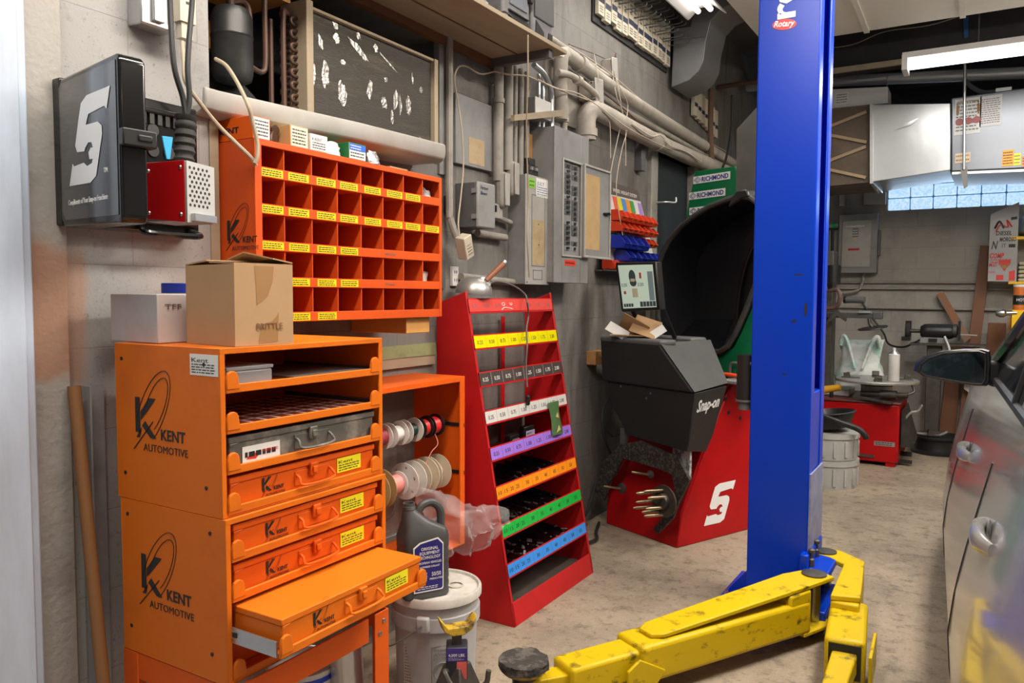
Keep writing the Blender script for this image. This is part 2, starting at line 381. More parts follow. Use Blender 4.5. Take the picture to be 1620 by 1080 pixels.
b = B().box((2.145, 8.49, 2.44), (2.73, 8.55, 2.465)).box((2.145, 8.49, 2.53), (2.73, 8.55, 2.555)).box((2.145, 8.49, 2.44), (2.17, 8.55, 2.555)).box((2.705, 8.49, 2.44), (2.73, 8.55, 2.555))
B().box((2.17, 8.51, 2.465), (2.705, 8.53, 2.53)).done('pane', SKYG, b.done('vent_frame', GREY, win))
area('window_daylight', (2.0, 8.44, 2.36), (math.radians(-90), 0, 0), 1.6, .3, 5, (.55, .75, 1))

# ---------------------------------------------------------------- printed marks
S_LOGO = [(1210,480),(1185,556),(1170,546),(1062,576),(1042,614),(1125,600),(1150,612),(1152,640),(1105,785),(1065,812),(913,838),(940,755),(950,764),(1022,746),(1045,756),(1078,744),(1084,728),(1062,732),(1056,708),(1074,690),(1088,690),(1078,672),(1056,674),(1036,692),(1028,706),(976,712),(963,690),(992,596),(1012,540),(1052,512)]
def s_logo(b, o, xd, yd, wd, ht):
    """slanted S mark with a wrench jaw; o = lower left corner"""
    o, xd, yd = V(o), V(xd).normalized(), V(yd).normalized(); n = xd.cross(yd)
    pts = [o + xd*((x-913)/297*wd) + yd*((841-(y+.19*(x-913)))/305*ht) for x, y in S_LOGO]
    vs = [b.bm.verts.new(p + n*.0008) for p in pts]
    from mathutils.geometry import tessellate_polygon
    for t in tessellate_polygon([[V((x, -(y+.19*(x-913)), 0)) for x, y in S_LOGO]]): b._f([vs[i] for i in t])
def kent_logo(b, o, xd, yd, s):
    """swoosh ring, big K, two lines of lettering; o = lower left"""
    o, xd, yd = V(o), V(xd).normalized(), V(yd).normalized(); n = xd.cross(yd)*.0004
    P = lambda u, v: o + xd*u*s + yd*v*s + n
    b.poly([P(.04,.22), P(.13,.22), P(.13,.62), P(.04,.62)])
    b.poly([P(.14,.36), P(.23,.44), P(.42,.62), P(.29,.62), P(.14,.46)])
    b.poly([P(.16,.30), P(.22,.36), P(.42,.17), P(.31,.17)])
    b.poly([P(.05,.16), P(.16,.29), P(.12,.16)])
    b.text('KENT', P(.50,.17), xd, yd, .17*s, .42*s, .0004, bold=.02)
    b.text('AUTOMOTIVE', P(.18,.02), xd, yd, .12*s, .78*s, .0004)
    for a, bb, cx, cy in ((.50,.21,.36,.50), (.38,.145,.40,.53)):
        ring = [P(cx+a*math.cos(t)*.53-bb*math.sin(t)*.85, cy+a*math.cos(t)*.85+bb*math.sin(t)*.53) for t in [-2.2+i*4.3/32 for i in range(33)]]
        b.tube(ring, .004*s, 4, 1)
    b.tube([P(0,.02), P(.36,.36)], .006*s, 4, 1)

def lines(b, o, xd, yd, wd, ht, rows, thick=.35, seed=1):
    """rows of fine print as thin bars"""
    r = random.Random(seed); o, xd, yd = V(o), V(xd).normalized(), V(yd).normalized(); n = xd.cross(yd)*.0006
    for i in range(rows):
        v = ht*(1-(i+.7)/rows); x = 0
        while x < wd*.92:
            l = min(wd*r.uniform(.06, .2), wd-x)
            a = o+xd*x+yd*v+n; b.poly([a, a+xd*l, a+xd*l+yd*ht/rows*thick, a+yd*ht/rows*thick]); x += l+wd*.035
        
def label(name, o, xd, yd, wd, ht, base, parent, text=None, rows=3, ink=INK, seed=1, th=.001, extra=None):
    """a sticker with fine print"""
    o, xd, yd = V(o), V(xd).normalized(), V(yd).normalized(); n = xd.cross(yd)
    b = B(); b.prism([o, o+xd*wd, o+xd*wd+yd*ht, o+yd*ht], n*th); b.mi = 1; o2 = o+n*th
    if text: b.text(text, o2+xd*wd*.06+yd*ht*.62, xd, yd, ht*.3, wd*.6, .0004)
    if rows: lines(b, o2+xd*wd*.06+yd*ht*.08, xd, yd, wd*.86, ht*(.5 if text else .84), rows, .38, seed)
    if extra: extra(b, o2)
    return b.done(name, [base, ink], parent, smooth=0)

# ---------------------------------------------------------------- black tool case hung open on the pier
c = root('tool_case', 'black plastic tool case hanging open on the pier, white S on its lid', 'tool case', (.145, 1.19, 1.50))
CASEG = mat('lid_sticker', (.075, .078, .085), .10, coat=.5)
b = B().box((.142, 1.01, 1.505), (.195, 1.372, 1.838))
b.box((.195, 1.03, 1.80), (.205, 1.36, 1.815)); b.box((.195, 1.03, 1.525), (.21, 1.36, 1.535))
b.done('case_base', GLOSSBLK, c, bev=.01)
b = B()
for i in range(7):
    for j in range(5):
        if (i+j) % 3: b.cyl((.195, 1.06+i*.045, 1.56+j*.05), (.199, 1.06+i*.045, 1.56+j*.05), .016, n=12)
for i in range(12): b.obox((.198, 1.06+i*.022, 1.79), (.006, .012, .03))
b.done('tool_recesses', BLACK, c)
A, E = V((.20, 1.003, 0)), V((.505, .955, 0)); dr = (E-A).normalized(); nr = V((dr.y, -dr.x, 0))    # lid runs out from the wall; nr faces the camera side
if nr.y > 0: nr = -nr
def LP(u, z, n=0): return A + dr*u + nr*n + Z*z
lidw = (E-A).length
b = B(); prof = [(0, 1.515), (0, 1.81), (.02, 1.828), (lidw-.012, 1.832), (lidw, 1.82), (lidw, 1.505), (lidw-.012, 1.494), (.02, 1.498)]
b.prism([LP(u, z, 0) for u, z in prof], -nr*.055)
lid = b.done('case_lid', GLOSSBLK, c, bev=.006, seg=3)
b = B(); b.prism([LP(u, z, .0005) for u, z in ((.016, 1.53), (.016, 1.80), (.028, 1.815), (lidw-.012, 1.818), (lidw-.012, 1.51), (.028, 1.514))], nr*.001); b.done('lid_sticker', CASEG, lid)
b = B(); s_logo(b, LP(.06, 1.585, .002), dr, Z, .215, .185)
b.text('Compliments of Your Snap-on Franchisee', LP(.05, 1.545, .002), dr, Z, .017, .20); b.text('TM', LP(.235, 1.60, .002), dr, Z, .014)
b.done('lettering', WHITEP, lid, smooth=0)
b = B().obox(LP(lidw-.002, 1.665, -.035), (.03, .07, .035), (0, 0, math.atan2(dr.y, dr.x))).obox(LP(lidw+.012, 1.665, -.045), (.008, .03, .014), (0, 0, math.atan2(dr.y, dr.x)))
b.done('latch', BLACK, c, bev=.003)
b = B().tube([(.2, 1.20, 1.515), (.235, 1.20, 1.50), (.235, 1.34, 1.50), (.2, 1.34, 1.515)], .008); b.done('carry_handle', GLOSSBLK, c)
k = root('key', 'brass-bladed car key hanging in the open black tool case', 'key', (.215, 1.20, 1.56))
B().lathe([(.014, 0), (.017, .003), (.014, .006)], (.212, 1.205, 1.605), (1, 0, 0)).done('key_head', BLACK, k)
B().box((.213, 1.199, 1.545), (.217, 1.212, 1.595)).done('key_blade', mat('brass', (.55, .42, .2), .3, metal=1), k)

# red box tester on a black grip, hung by its cords
c = root('hand_tester', 'red box with a perforated grey side hanging from a black ribbed grip', 'hand tool', (.40, 1.17, 1.51))
n0 = V((.45, 1.145, 0)); e1 = V((.343, 1.119, 0)); e2 = V((.427, 1.237, 0)); e3 = e1+e2-n0
b = B(); b.prism([(p.x, p.y, 1.515) for p in (n0, e1, e3, e2)], (0, 0, .135)); b.done('tester_box', GREY, c, bev=.002)
d1 = (e1-n0).normalized(); d2 = (e2-n0).normalized()
b = B(); q = [n0, e1]; off = V((d2.x, d2.y, 0))*-.003
b.prism([n0+off+Z*1.512, e1+off+Z*1.522, e1+off+Z*1.648, n0+off+Z*1.65], off*.6); redp = b.done('front_plate', REDM, c, bev=.0015)
for u, z in ((.1, 1.53), (.9, 1.535), (.1, 1.635), (.9, 1.63)):
    p = lerp(n0, e1, u)+off*1.6; B().cyl(p+Z*z, p+Z*z+off, .005, .003, 10).done('screw', STEEL, redp)
b = B(); of2 = -d1*.002; pl = V((d2.x, d2.y, 0)); W2 = (e2-n0).length
b.prism([n0+of2+Z*1.512, e2+of2+Z*1.52, e2+of2+Z*1.648, n0+of2+Z*1.65], of2*.5); b.mi = 1
for i in range(9):
    for j in range(5):
        p = n0 + of2*1.6 + pl*(.010+j*.0145+(i % 2)*.007) + Z*(1.552+i*.0105); b.lathe([(.0036, 0), (.0036, .0004)], p, -d1, 8)
b.done('vent_plate', [mat('pale_aluminium', (.52, .52, .51), .4, metal=.3), INK], c)
b = B().obox(n0+pl*.05+of2*4+Z*1.525, (.012, .075, .016), (0, 0, math.atan2(d2.y, d2.x)-1.5708)); b.done('bracket', GALV, c)
cc = (n0+e3)/2
b = B(); b.tube([cc+V((.0, .01, 1.64)), cc+V((.0, .015, 1.70)), cc+V((0, .02, 1.765))], lambda t: .021+.0025*math.sin(t*40)+.003*t, 12, 10); b.done('grip', RUBBER, c)
b = B(); gt = cc+V((0, .02, 1.76))
b.tube([gt, gt+V((-.004, -.006, .05)), (0.38,1.171,1.881), (0.36,1.179,2.03), (0.36,1.18,2.115)], .0065); b.tube([gt, gt+V((.002, .008, .05)), (0.38,1.208,1.89), (0.36,1.239,2.048), (0.36,1.244,2.138)], .0065)
b.done('lead', CORD, c)
c = B(); p = [(0.25,1.226,1.738), (0.25,1.256,1.74), (0.25,1.247,1.684), (0.25,1.237,1.683)]
c.prism([V(q) for q in p], (.004, 0, 0)); tag(c.done('plastic_scraper', flat('cyan_plastic', (40, 165, 215), .4), bev=.001), 'small bright cyan plastic scraper tucked behind the red box', 'scraper')

# outlet box with plug, and its beige cord
c = root('outlet_box', 'galvanised electrical outlet box high on the grey pier, beige plug in it', 'outlet', (.14, 1.27, 2.02))
B().box((.14, 1.215, 2.018), (.195, 1.31, 2.16)).done('box_body', GALV, c, bev=.005)
B().box((.195, 1.245, 2.03), (.206, 1.275, 2.15)).box((.195, 1.31, 2.03), (.2, 1.36, 2.16)).done('cover_plate', GALV, c, bev=.004)
c = root('power_cord', 'beige power cord running from the plug on the pier to the orange rack', 'cord', (.21, 1.33, 2.0))
b = B().box((.196, 1.305, 2.045), (.225, 1.352, 2.14)).box((.196, 1.312, 2.005), (.22, 1.345, 2.047)); b.mi = 1
for z in (2.09, 2.115): b.box((.2252, 1.322, z), (.2256, 1.338, z+.007))
b.done('plug', [CREAM, INK], c, bev=.004)
B().tube([(0.21,1.32,1.997), (0.25,1.294,1.931), (0.26,1.291,1.882), (0.26,1.335,1.836), (0.26,1.386,1.793), (0.28,1.43,1.749), (0.295,1.465,1.716), (0.3,1.475,1.697)], .0055).done('cable', BEIGE, c)
b = B().tube([(0.17,1.454,1.994), (0.22,1.448,1.967), (0.26,1.45,1.918), (0.31,1.442,1.852), (0.31,1.456,1.814), (0.31,1.472,1.758), (0.31,1.471,1.719), (0.305,1.466,1.702)], .0055)
tag(b.done('drooping_cord', BEIGE), 'beige cord hanging from the air conditioner over the orange rack corner', 'cord')

# ---------------------------------------------------------------- stripped window air conditioner in the wall opening
c = root('air_conditioner', 'stripped window air conditioner with bent fins and bare coils in the wall opening', 'air conditioner', (.08, 2.0, 1.86))
PAN = mat('dirty_white_pan', (.40, .385, .36), .5, dirt=.5, dcol=(.25, .22, .18), scale=6)
prof = [(-.25, 0), (.165, -.004), (.195, .008), (.205, .03), (.203, .062), (.19, .066), (.185, .02), (-.25, .02)]
rings = []
for y, z, k in ((1.40, 1.842, .9), (1.44, 1.838, 1), (2.0, 1.858, 1), (2.50, 1.872, .8), (2.535, 1.876, .6)):
    rings.append([(x if x < .1 else .1+(x-.1)*k, y, z+dz) for x, dz in prof])
B().loft(rings).done('drip_pan', PAN, c, bev=.004)
FIN = mat('bent_fins', (.085, .078, .068), .45, metal=.55, dirt=.6, dcol=(.20, .17, .12), scale=7, sharp=(.56, .75), bump=.5, bscale=90, stretch=(1, .4, 6))
b = B().box((-.02, 1.89, 1.93), (.08, 2.55, 2.275)); core = b.done('condenser_core', FIN, c)
SHINY = mat('flattened_fins', (.45, .42, .38), .28, metal=.9, bump=.6, bscale=60)
b = B(); rr = random.Random(4)
for (px, py, wd, ht, an) in ((494,105,.012,.055,0), (512,107,.02,.055,.05), (539,135,.026,.05,.1), (565,72,.075,.016,-.5), (583,132,.016,.05,-.25), (607,152,.018,.03,.1), (626,150,.018,.05,0), (634,158,.010,.05,0), (648,160,.018,.05,0), (593,70,.015,.02,0), (552,196,.02,.008,.1), (598,205,.01,.02,.2), (640,210,.03,.012,-.2), (668,215,.012,.02,0), (610,118,.012,.012,0), (505,60,.012,.03,.3), (655,118,.006,.03,.1), (528,35,.014,.022,.3), (540,90,.016,.010,0), (565,52,.012,.018,0), (543,188,.03,.010,-.2), (670,136,.012,.014,.4), (516,178,.02,.012,.3), (530,55,.02,.02,.6), (620,175,.012,.03,0), (612,90,.07,.004,-.45), (584,200,.006,.012,0)):
    y_ = 1.89 + (px-487)/(688-487)*(2.55-1.89)*(.88+.12*(px-487)/201)
    z_ = 2.275-.345*((py-(15+(px-487)*.39))/(152-(px-487)*.075))
    ring = []
    for i in range(14):
        t = i*6.28319/14; r = 1+rr.uniform(-.25, .25); u, v = wd*.8*r*math.cos(t), ht*.75*r*math.sin(t)
        ring.append((.0808, y_+u*math.cos(an)-v*math.sin(an), z_+u*math.sin(an)+v*math.cos(an)))
    vs = [b.bm.verts.new(p) for p in ring]; b._f(vs)
b.done('flattened_patch', SHINY, core, smooth=0)
b = B().box((-.02, 1.862, 1.90), (.10, 1.892, 2.30)).box((-.02, 2.548, 1.93), (.10, 2.572, 2.285)).box((-.02, 1.89, 2.275), (.095, 2.55, 2.285)); b.done('end_plate', WOODP, c, bev=.002)
b = B()
for i in range(8):
    z = 1.965+i*.041; b.tube([(.02, 1.865, z+.012), (.02, 1.835, z+.010), (.02, 1.828, z), (.02, 1.835, z-.010), (.02, 1.865, z-.012)], .006, 8, 4)
    b.tube([(.055, 1.865, z-.008), (.055, 1.842, z-.012), (.055, 1.836, z-.02), (.055, 1.842, z-.03), (.055, 1.865, z-.032)], .006, 8, 4)
b.done('return_bends', COPPER, c)
b = B(); b.lathe([(.03, 0), (.055, .01), (.06, .03), (.06, .13), (.062, .135), (.06, .14), (.06, .19), (.05, .215), (.012, .222)], (.06, 1.60, 1.975)); b.done('receiver', mat('black_paint_worn', (.010, .011, .012), .38, dirt=.4, dcol=(.07, .07, .065), scale=9), c)
b = B(); b.lathe([(.09, 0), (.105, .02), (.105, .09), (.07, .13)], (-.06, 1.66, 1.87)); b.lathe([(.035, 0), (.04, .02), (.04, .15), (.02, .17)], (-.03, 1.52, 2.0)); b.done('compressor', DARK, c)
b = B()
for pts in ([(.06, 1.60, 2.19), (.06, 1.60, 2.32), (.06, 1.61, 2.39)], [(.02, 1.535, 1.9), (.02, 1.535, 2.1), (.02, 1.535, 2.39)], [(.03, 1.61, 2.22), (.04, 1.66, 2.235), (.05, 1.675, 2.2), (.05, 1.675, 2.05), (.05, 1.68, 2.03)], [(.05, 1.68, 2.045), (.05, 1.72, 2.04), (.05, 1.735, 2.08), (.05, 1.735, 2.26), (.05, 1.75, 2.31)], [(.06, 1.80, 1.93), (.06, 1.80, 2.22), (.05, 1.82, 2.25), (.03, 1.86, 2.25)], [(.03, 1.775, 1.92), (.03, 1.775, 2.22)]): b.tube(pts, .0085)
b.done('refrigerant_tube', COPPER, c)
B().box((-.2, 1.47, 2.30), (.02, 1.87, 2.33)).box((-.25, 1.47, 2.16), (-.22, 1.9, 2.25)).done('cabinet_rail', mat('rusty_orange_board', (.55, .25, .07), .7), c)
b = B().box((-.3, 1.47, 2.2), (-.26, 1.9, 2.24)).done('tube_insulation', WHITE, c)
struct(B().box((-.02, 2.70, 1.86), (.012, 2.75, 2.47)).box((-.02, 1.47, 2.43), (.012, 2.75, 2.47)).done('trim_5', GREY, bev=.003))

# ---------------------------------------------------------------- orange pigeonhole rack
c = root('pigeonhole_rack', 'orange steel pigeonhole rack on the wall with yellow labels on its rails', 'bin rack', (.14, 1.915, 1.271))
y0, y1, z0, z1, xf, xb = 1.487, 2.343, 1.271, 1.775, .28, .0
t = .004; CW = (y1-y0)/8; RH = (z1-z0)/5
b = B().box((xb, y0, z0), (xf, y0+t, z1)).box((xb, y1-t, z0), (xf, y1, z1)).box((xb, y0, z1-t), (xf, y1, z1)).box((xb, y0, z0), (xf, y1, z0+t)).box((xb, y0, z0), (xb+t, y1, z1))
b.box((xf-.004, y0-.001, z0), (xf+.003, y0+.022, z1)).box((xf-.004, y1-.012, z0), (xf+.003, y1+.001, z1)).box((xf-.004, y0, z1-.016), (xf+.003, y1, z1+.001))
body = b.done('rack_body', BINO, c, bev=.0015)
b = B()
for i in range(1, 8): b.box((xb+.004, y0+i*CW-.0015, z0), (xf-.002, y0+i*CW+.0015, z1))
b.done('divider', BINO, c)
LIP = .028
for j in range(5):
    z = z0+j*RH; B().box((xb+.004, y0+.004, z), (xf-.004, y1-.004, z+.003)).box((xf-.004, y0, z), (xf+.002, y1, z+LIP)).done('shelf_rail', BINO, c, bev=.001)
for row, cols in ((0, range(7)), (1, range(8)), (2, range(4)), (3, range(4)), (4, range(3))):
    z = z0+(4-row)*RH
    for i in cols:
        label('yellow_label', (xf+.002, y0+i*CW+(.02 if i == 0 else .008)+.004*((i*7+row*3) % 3), z+.003), Y, Z, CW*.74, .022, YLAB, c, rows=3, seed=i+row*9, th=.0006)
b = B(); b.text('MISC-200', (xf+.0025, y0+5.05*CW, z0+2*RH+.01), Y, Z, .011, .05); b.text('5/16 copper', (xf+.0025, y0+5.05*CW, z0+RH+.012), Y, Z, .009, .05); b.done('handwriting', INKG, c, smooth=0)
b = B(); kent_logo(b, (.16, y0-.001, 1.47), X, Z, .14); b.done('side_mark', INK, c, smooth=0)
def pouch(name, lab, o, w, h, m, tilt=.0, seed=1, n=7, cat='bag', group=None, dirx=Y, th=.02):
    """a small crumpled bag standing or lying in a cell"""
    r = random.Random(seed); o = V(o); rings = []
    for i in range(n):
        v = i/(n-1); rg = []
        for j in range(12):
            a = j*6.28319/12; k = 1+r.uniform(-.18, .18); ww = w*.5*(1-.35*v*v)*k; tt = th*(1-.75*v)*k
            rg.append(o + dirx*(ww*math.cos(a)+tilt*h*v) + V((dirx.y, -dirx.x, 0))*tt*math.sin(a) + Z*(h*v*(1+r.uniform(-.06, .06))))
        rings.append(rg)
    return tag(B().loft(rings).done(name, m, smooth=50), lab, cat, group)
FL = lambda row: z0+(4-row)*RH+.0035
cu = B().lathe([(.020, 0), (.028, .06), (.030, .062), (.027, .06), (.018, .004)], (.19, y0+7.32*CW, FL(0)+.031), (1, 0, 0), 20)
tag(cu.done('plastic_cup', CLEARB), 'small clear plastic cup lying in the top right cell of the orange rack', 'cup')
pouch('parts_bag', 'clear parts bag beside the plastic cup in the orange rack', (.24, y0+7.66*CW, FL(0)), .055, .055, BAG, seed=3)
pouch('parts_bag', 'tall crumpled clear bag in the seventh cell of the orange rack, fourth row', (.20, y0+6.4*CW, FL(3)), .06, .075, BAG, .25, 5)
pouch('parts_bag', 'pointed pale bag leaning in the last cell of the orange rack, fourth row', (.23, y0+7.38*CW, FL(3)), .06, .06, PAPER, .6, 6, th=.008)
pouch('parts_bag', 'dull clear bag slumped in the bottom right cell of the orange rack', (.20, y0+7.5*CW, FL(4)), .09, .08, mat('bag_of_brass_bits', (.30, .22, .12), .3, alpha=.8, bump=.9, bscale=50), .1, 7)
pouch('parts_bag', 'little clear bag in the sixth cell of the orange rack, lowest row', (.24, y0+5.15*CW, FL(4)), .04, .025, BAG, .0, 8)
b = B().obox((.235, y0+5.12*CW, FL(3)+.032), (.05, .003, .06), (0, .05, .1)); tag(b.done('folded_paper', PAPER), 'folded white paper standing in the orange rack fourth row, left of the clear bag', 'paper')

# boxes and bags on top of the pigeonhole rack
zt = z1+.001
def carton(name, lab, a, bb, m, face=None, rows=4, txt=None, grp=None, cat='box', side=None, hdr=None):
    c = root(name, lab, cat, ((a[0]+bb[0])/2, (a[1]+bb[1])/2, a[2]), group=grp)
    B().box(a, bb).done('carton_body', m, c, bev=.0015)
    if face:
        w_, h_ = bb[1]-a[1], bb[2]-a[2]
        label('front_label', (bb[0], a[1]+.003, a[2]+.003), Y, Z, w_-.006, h_-.006, face, c, txt, rows, seed=len(lab), extra=hdr)
    if side:
        b = B(); b.text(side, (a[0]+.02, a[1]-.0002, a[2]+.02), X, Z, .022, .08, bold=.03); b.done('side_print', INK, c, smooth=0)
    return c
carton('parts_carton', 'orange carton with a white end label on top of the pigeonhole rack', (.12, 1.487, zt), (.275, 1.548, zt+.062), KENTD, PAPER, 5, side='KENT')
b = B().lathe([(.018, 0), (.019, .05), (.016, .055)], (.19, 1.585, zt+.02), (1, .1, 0)).lathe([(.013, 0), (.014, .05)], (.19, 1.60, zt+.045), (1, 0, 0))
tag(b.done('rolled_pouch', mat('brown_film', (.06, .03, .02), .15, coat=.5)), 'shiny dark brown rolled pouch beside the orange carton on the pigeonhole rack', 'pouch')
carton('parts_carton', 'tan carton with a barcode label standing on top of the pigeonhole rack', (.13, 1.622, zt), (.275, 1.692, zt+.062), mat('tan_card', (.5, .31, .13), .7), mat('cream_label', (.72, .66, .5), .6), 5)
c = carton('parts_carton', 'low white carton with a small black K mark on top of the pigeonhole rack', (.16, 1.698, zt), (.278, 1.768, zt+.05), PAPER, PAPER, 3, 'K KENT')
pouch('parts_bag', 'crumpled clear bag on the pigeonhole rack between the white and the blue-banded carton', (.25, 1.81, zt), .075, .045, BAG, .1, 12)
carton('parts_carton', 'white carton with blue band and green side on top of the pigeonhole rack', (.15, 1.86, zt), (.278, 1.94, zt+.052), flat('green_card', (20, 105, 55), .5), PAPER, 4, hdr=None)
b = B().box((.2792, 1.8635, zt+.03), (.2798, 1.9365, zt+.049)); b.mi = 1; lines(b, (.2798, 1.867, zt+.031), Y, Z, .05, .016, 2)
b.done('blue_band', [flat('blue_print', (30, 100, 215), .4), WHITEP], [o for o in COL.objects if o.name.startswith('parts_carton')][-1], smooth=0)
pouch('parts_bag', 'small silvery bag on the pigeonhole rack, right of the blue-banded carton', (.265, 1.985, zt), .06, .042, mat('silver_film', (.5, .5, .52), .2, metal=.7, bump=.8, bscale=60), 0, 14)
b = B().box((.05, 2.15, zt), (.22, 2.30, zt+.012)).box((.07, 2.17, zt+.012), (.2, 2.29, zt+.02)).box((.08, 2.2, zt+.02), (.16, 2.3, zt+.035))
tag(b.done('papers', CARD), 'flat stack of brown papers at the right end of the pigeonhole rack', 'papers')
b = B().box((.0, 2.165, 1.214), (.26, 2.30, 1.2705)); tag(b.done('wood_block', mat('fresh_pine', (.60, .30, .08), .6, dirt=.4, dcol=(.4, .18, .05), scale=8, stretch=(.2, 1, 1)), bev=.003), 'orange-brown wooden block under the right end of the pigeonhole rack', 'block')
struct(B().box((.0, 1.46, 1.10), (.02, 2.66, 1.15)).done('trim_6', mat('pale_green_board', (.27, .31, .15), .7, dirt=.7, dcol=(.06, .07, .04), scale=8)))
struct(B().box((.0, 1.46, 1.06), (.016, 2.66, 1.10)).done('trim_7', WOODP))
struct(B().box((.0, 1.449, 1.2), (.145, 1.478, 1.83)).done('trim_8', WOODP))

# ---------------------------------------------------------------- stacked orange drawer cabinets
def service_case(parent_slot, lab, x, zb, m, faded=False, sticker=True, oldstk=False, name='service_case', logo=True, group=None):
    """flat lidded steel case lying in a tray; front face at x"""
    y0, y1 = 1.098, 1.556; h = .066
    c = root(name, lab, 'parts case', (x-.17, 1.327, zb), group=group)
    B().box((x-.34, y0, zb), (x, y1, zb+h-.012)).done('case_body', m, c, bev=.004)
    b = B().box((x-.342, y0-.002, zb+h-.014), (x+.003, y1+.002, zb+h)); b.prism([(x+.003, y0+.0, zb+h-.014), (x+.003, y0+.028, zb+h-.014), (x+.003, y0, zb+h-.024)], (-.004, 0, 0)); b.done('case_lid', m, c, bev=.003)
    yc = (y0+y1)/2+.01
    b = B().box((x, yc-.055, zb+.010), (x+.002, yc+.055, zb+.045)); b.done('handle_plate', m, c, bev=.001)
    b = B().tube([(x+.002, yc-.05, zb+.036), (x+.012, yc-.05, zb+.030), (x+.020, yc-.045, zb+.014), (x+.020, yc+.05, zb+.014), (x+.012, yc+.055, zb+.030), (x+.002, yc+.055, zb+.036)], .0032, 8, 4); b.done('handle', m, c)
    b = B().box((x+.002, yc-.012, zb+.028), (x+.010, yc+.012, zb+.058)).box((x+.010, yc-.007, zb+.034), (x+.014, yc+.007, zb+.050)); b.done('latch', m, c, bev=.002)
    if logo:
        b = B(); kent_logo(b, (x+.0006, y0+.085, zb+.004), Y, Z, .072); b.done('print', INK, c, smooth=0)
    if sticker:
        label('yellow_label', (x+.0005, y1-.135, zb+.014), Y, Z, .085, .036, LYEL, c, 'Kent', 3, seed=int(zb*1000), extra=None)
    if oldstk:
        o = label('peeling_label', (x+.0005, y0+.035, zb+.004), Y, Z, .105, .036, PAPER, c, None, 1)
        b = B(); b.text('PARTS, INC.', (x+.002, y0+.09, zb+.022), Y, Z, .008, .045); b.poly([(x+.002, y0+.045, zb+.012), (x+.002, y0+.055, zb+.024), (x+.002, y0+.085, zb+.022), (x+.002, y0+.07, zb+.01)]); b.done('print', [REDP], c, smooth=0)
    return c
def slide_tray(cab, x, z, xb=None):
    """flat slide-out tray with a front lip and two rounded corner tabs"""
    xb = x-.34 if xb is None else xb
    b = B().box((xb, 1.088, z), (x, 1.566, z+.003)).box((x-.003, 1.086, z-.008), (x+.004, 1.568, z+.010))
    t = b.done('slide_tray', KENT, cab, bev=.002)
    for yy, s in ((1.086, 1), (1.568, -1)):
        pts = [(x-.002, yy, z), (x-.002, yy+s*.034, z), (x-.002, yy+s*.030, z+.022)] + [(x-.002, yy+s*(.015+.015*math.cos(a)), z+.024+.015*math.sin(a)) for a in (.3, .8, 1.3, 1.8, 2.4, 3.1)]
        B().prism(pts, (.0078, 0, 0)).done('corner_tab', KENT, t, bev=.0015)
    return t
def cabinet(lab, xf, zb, h=.3585):
    xb = xf-.366; y0, y1 = 1.072, 1.582; z1 = zb+h; t = .0025
    c = root('drawer_cabinet', lab, 'cabinet', ((xf+xb)/2, (y0+y1)/2, zb), group=None)
    b = B().box((xb, y0, zb), (xf, y0+t, z1)).box((xb, y1-t, zb), (xf, y1, z1)).box((xb, y0, z1-t), (xf, y1, z1)).box((xb, y0, zb), (xf, y1, zb+t)).box((xb, y0, zb), (xb+t, y1, z1))
    b.box((xf-.004, y0, zb), (xf, y0+.012, z1)).box((xf-.004, y1-.012, zb), (xf, y1, z1)).box((xf-.004, y0, z1-.012), (xf, y1, z1)).box((xf-.004, y0, zb), (xf, y1, zb+.008))
    b.done('cabinet_body', KENT, c, bev=.002)
    for yy in (y0+t, y1-t-.006):
        for k in range(4): B().box((xb+.01, yy, zb+.010+k*.0865), (xf-.012, yy+.006, zb+.024+k*.0865)).done('runner', GREYD, c)
    b = B(); kent_logo(b, (xf-.30, y0-.0005, zb+.115), X, Z, .20); b.done('print', INK, c, smooth=0)
    for px_, pz in ((xf-.34, z1-.035), (xf-.335, zb+.06), (xf-.05, zb+.06), (xf-.05, z1-.035)): B().cyl((px_, y0-.0015, pz), (px_, y0, pz), .0045, n=10).done('rivet_hole', INK, c)
    return c
xu, zu, xl, zl = .647, .8785, .656, .519
cu_ = cabinet('upper orange drawer cabinet under the cardboard boxes, open trays at its top', xu, zu)
cl_ = cabinet('lower orange drawer cabinet on the stand, one of its trays pulled out', xl, zl)
label('paper_label', (xu-.095, 1.0718, zu+.30), X, Z, .09, .045, PAPER, cu_, 'Kent', 4)
sl = lambda zb, k: zb+.012+k*.0865
for k in range(4): slide_tray(cu_, xu-.002, sl(zu, k))
for k in (0, 2, 3): slide_tray(cl_, xl-.002, sl(zl, k))
slide_tray(cl_, .797, sl(zl, 1))
service_case(0, 'orange parts case in the lowest tray of the upper cabinet', xu-.010, sl(zu, 0)+.0035, KENTD)
OLD = mat('worn_grey_case', (.12, .115, .10), .5, metal=.3, dirt=.9, dcol=(.30, .28, .25), scale=11, sharp=(.5, .66))
service_case(0, 'old scuffed grey metal parts case in the upper cabinet with a peeling white label', xu-.010, sl(zu, 1)+.0035, OLD, sticker=False, oldstk=True, logo=False)
service_case(0, 'orange parts case in the top tray of the lower cabinet', xl-.010, sl(zl, 3)+.0035, KENTD)
service_case(0, 'orange parts case just above the pulled-out one in the lower cabinet', xl-.010, sl(zl, 2)+.0035, KENTD)
service_case(0, 'pulled-out light orange parts case sticking out of the lower cabinet', .79, sl(zl, 1)+.0035, KENT)
service_case(0, 'dark orange parts case in the bottom tray, shaded under the pulled-out one', xl-.04, sl(zl, 0)+.0035, KENTD, sticker=False)
b = B().box((.62, 1.083, .612), (.79, 1.087, .645)).box((.62, 1.0815, .622), (.665, 1.083, .638)); b.mi = 1; b.box((.63, 1.0812, .626), (.648, 1.0816, .635)).box((.66, 1.0812, .626), (.672, 1.083, .636))
b.done('extended_runner', [GALV, INK], cl_)
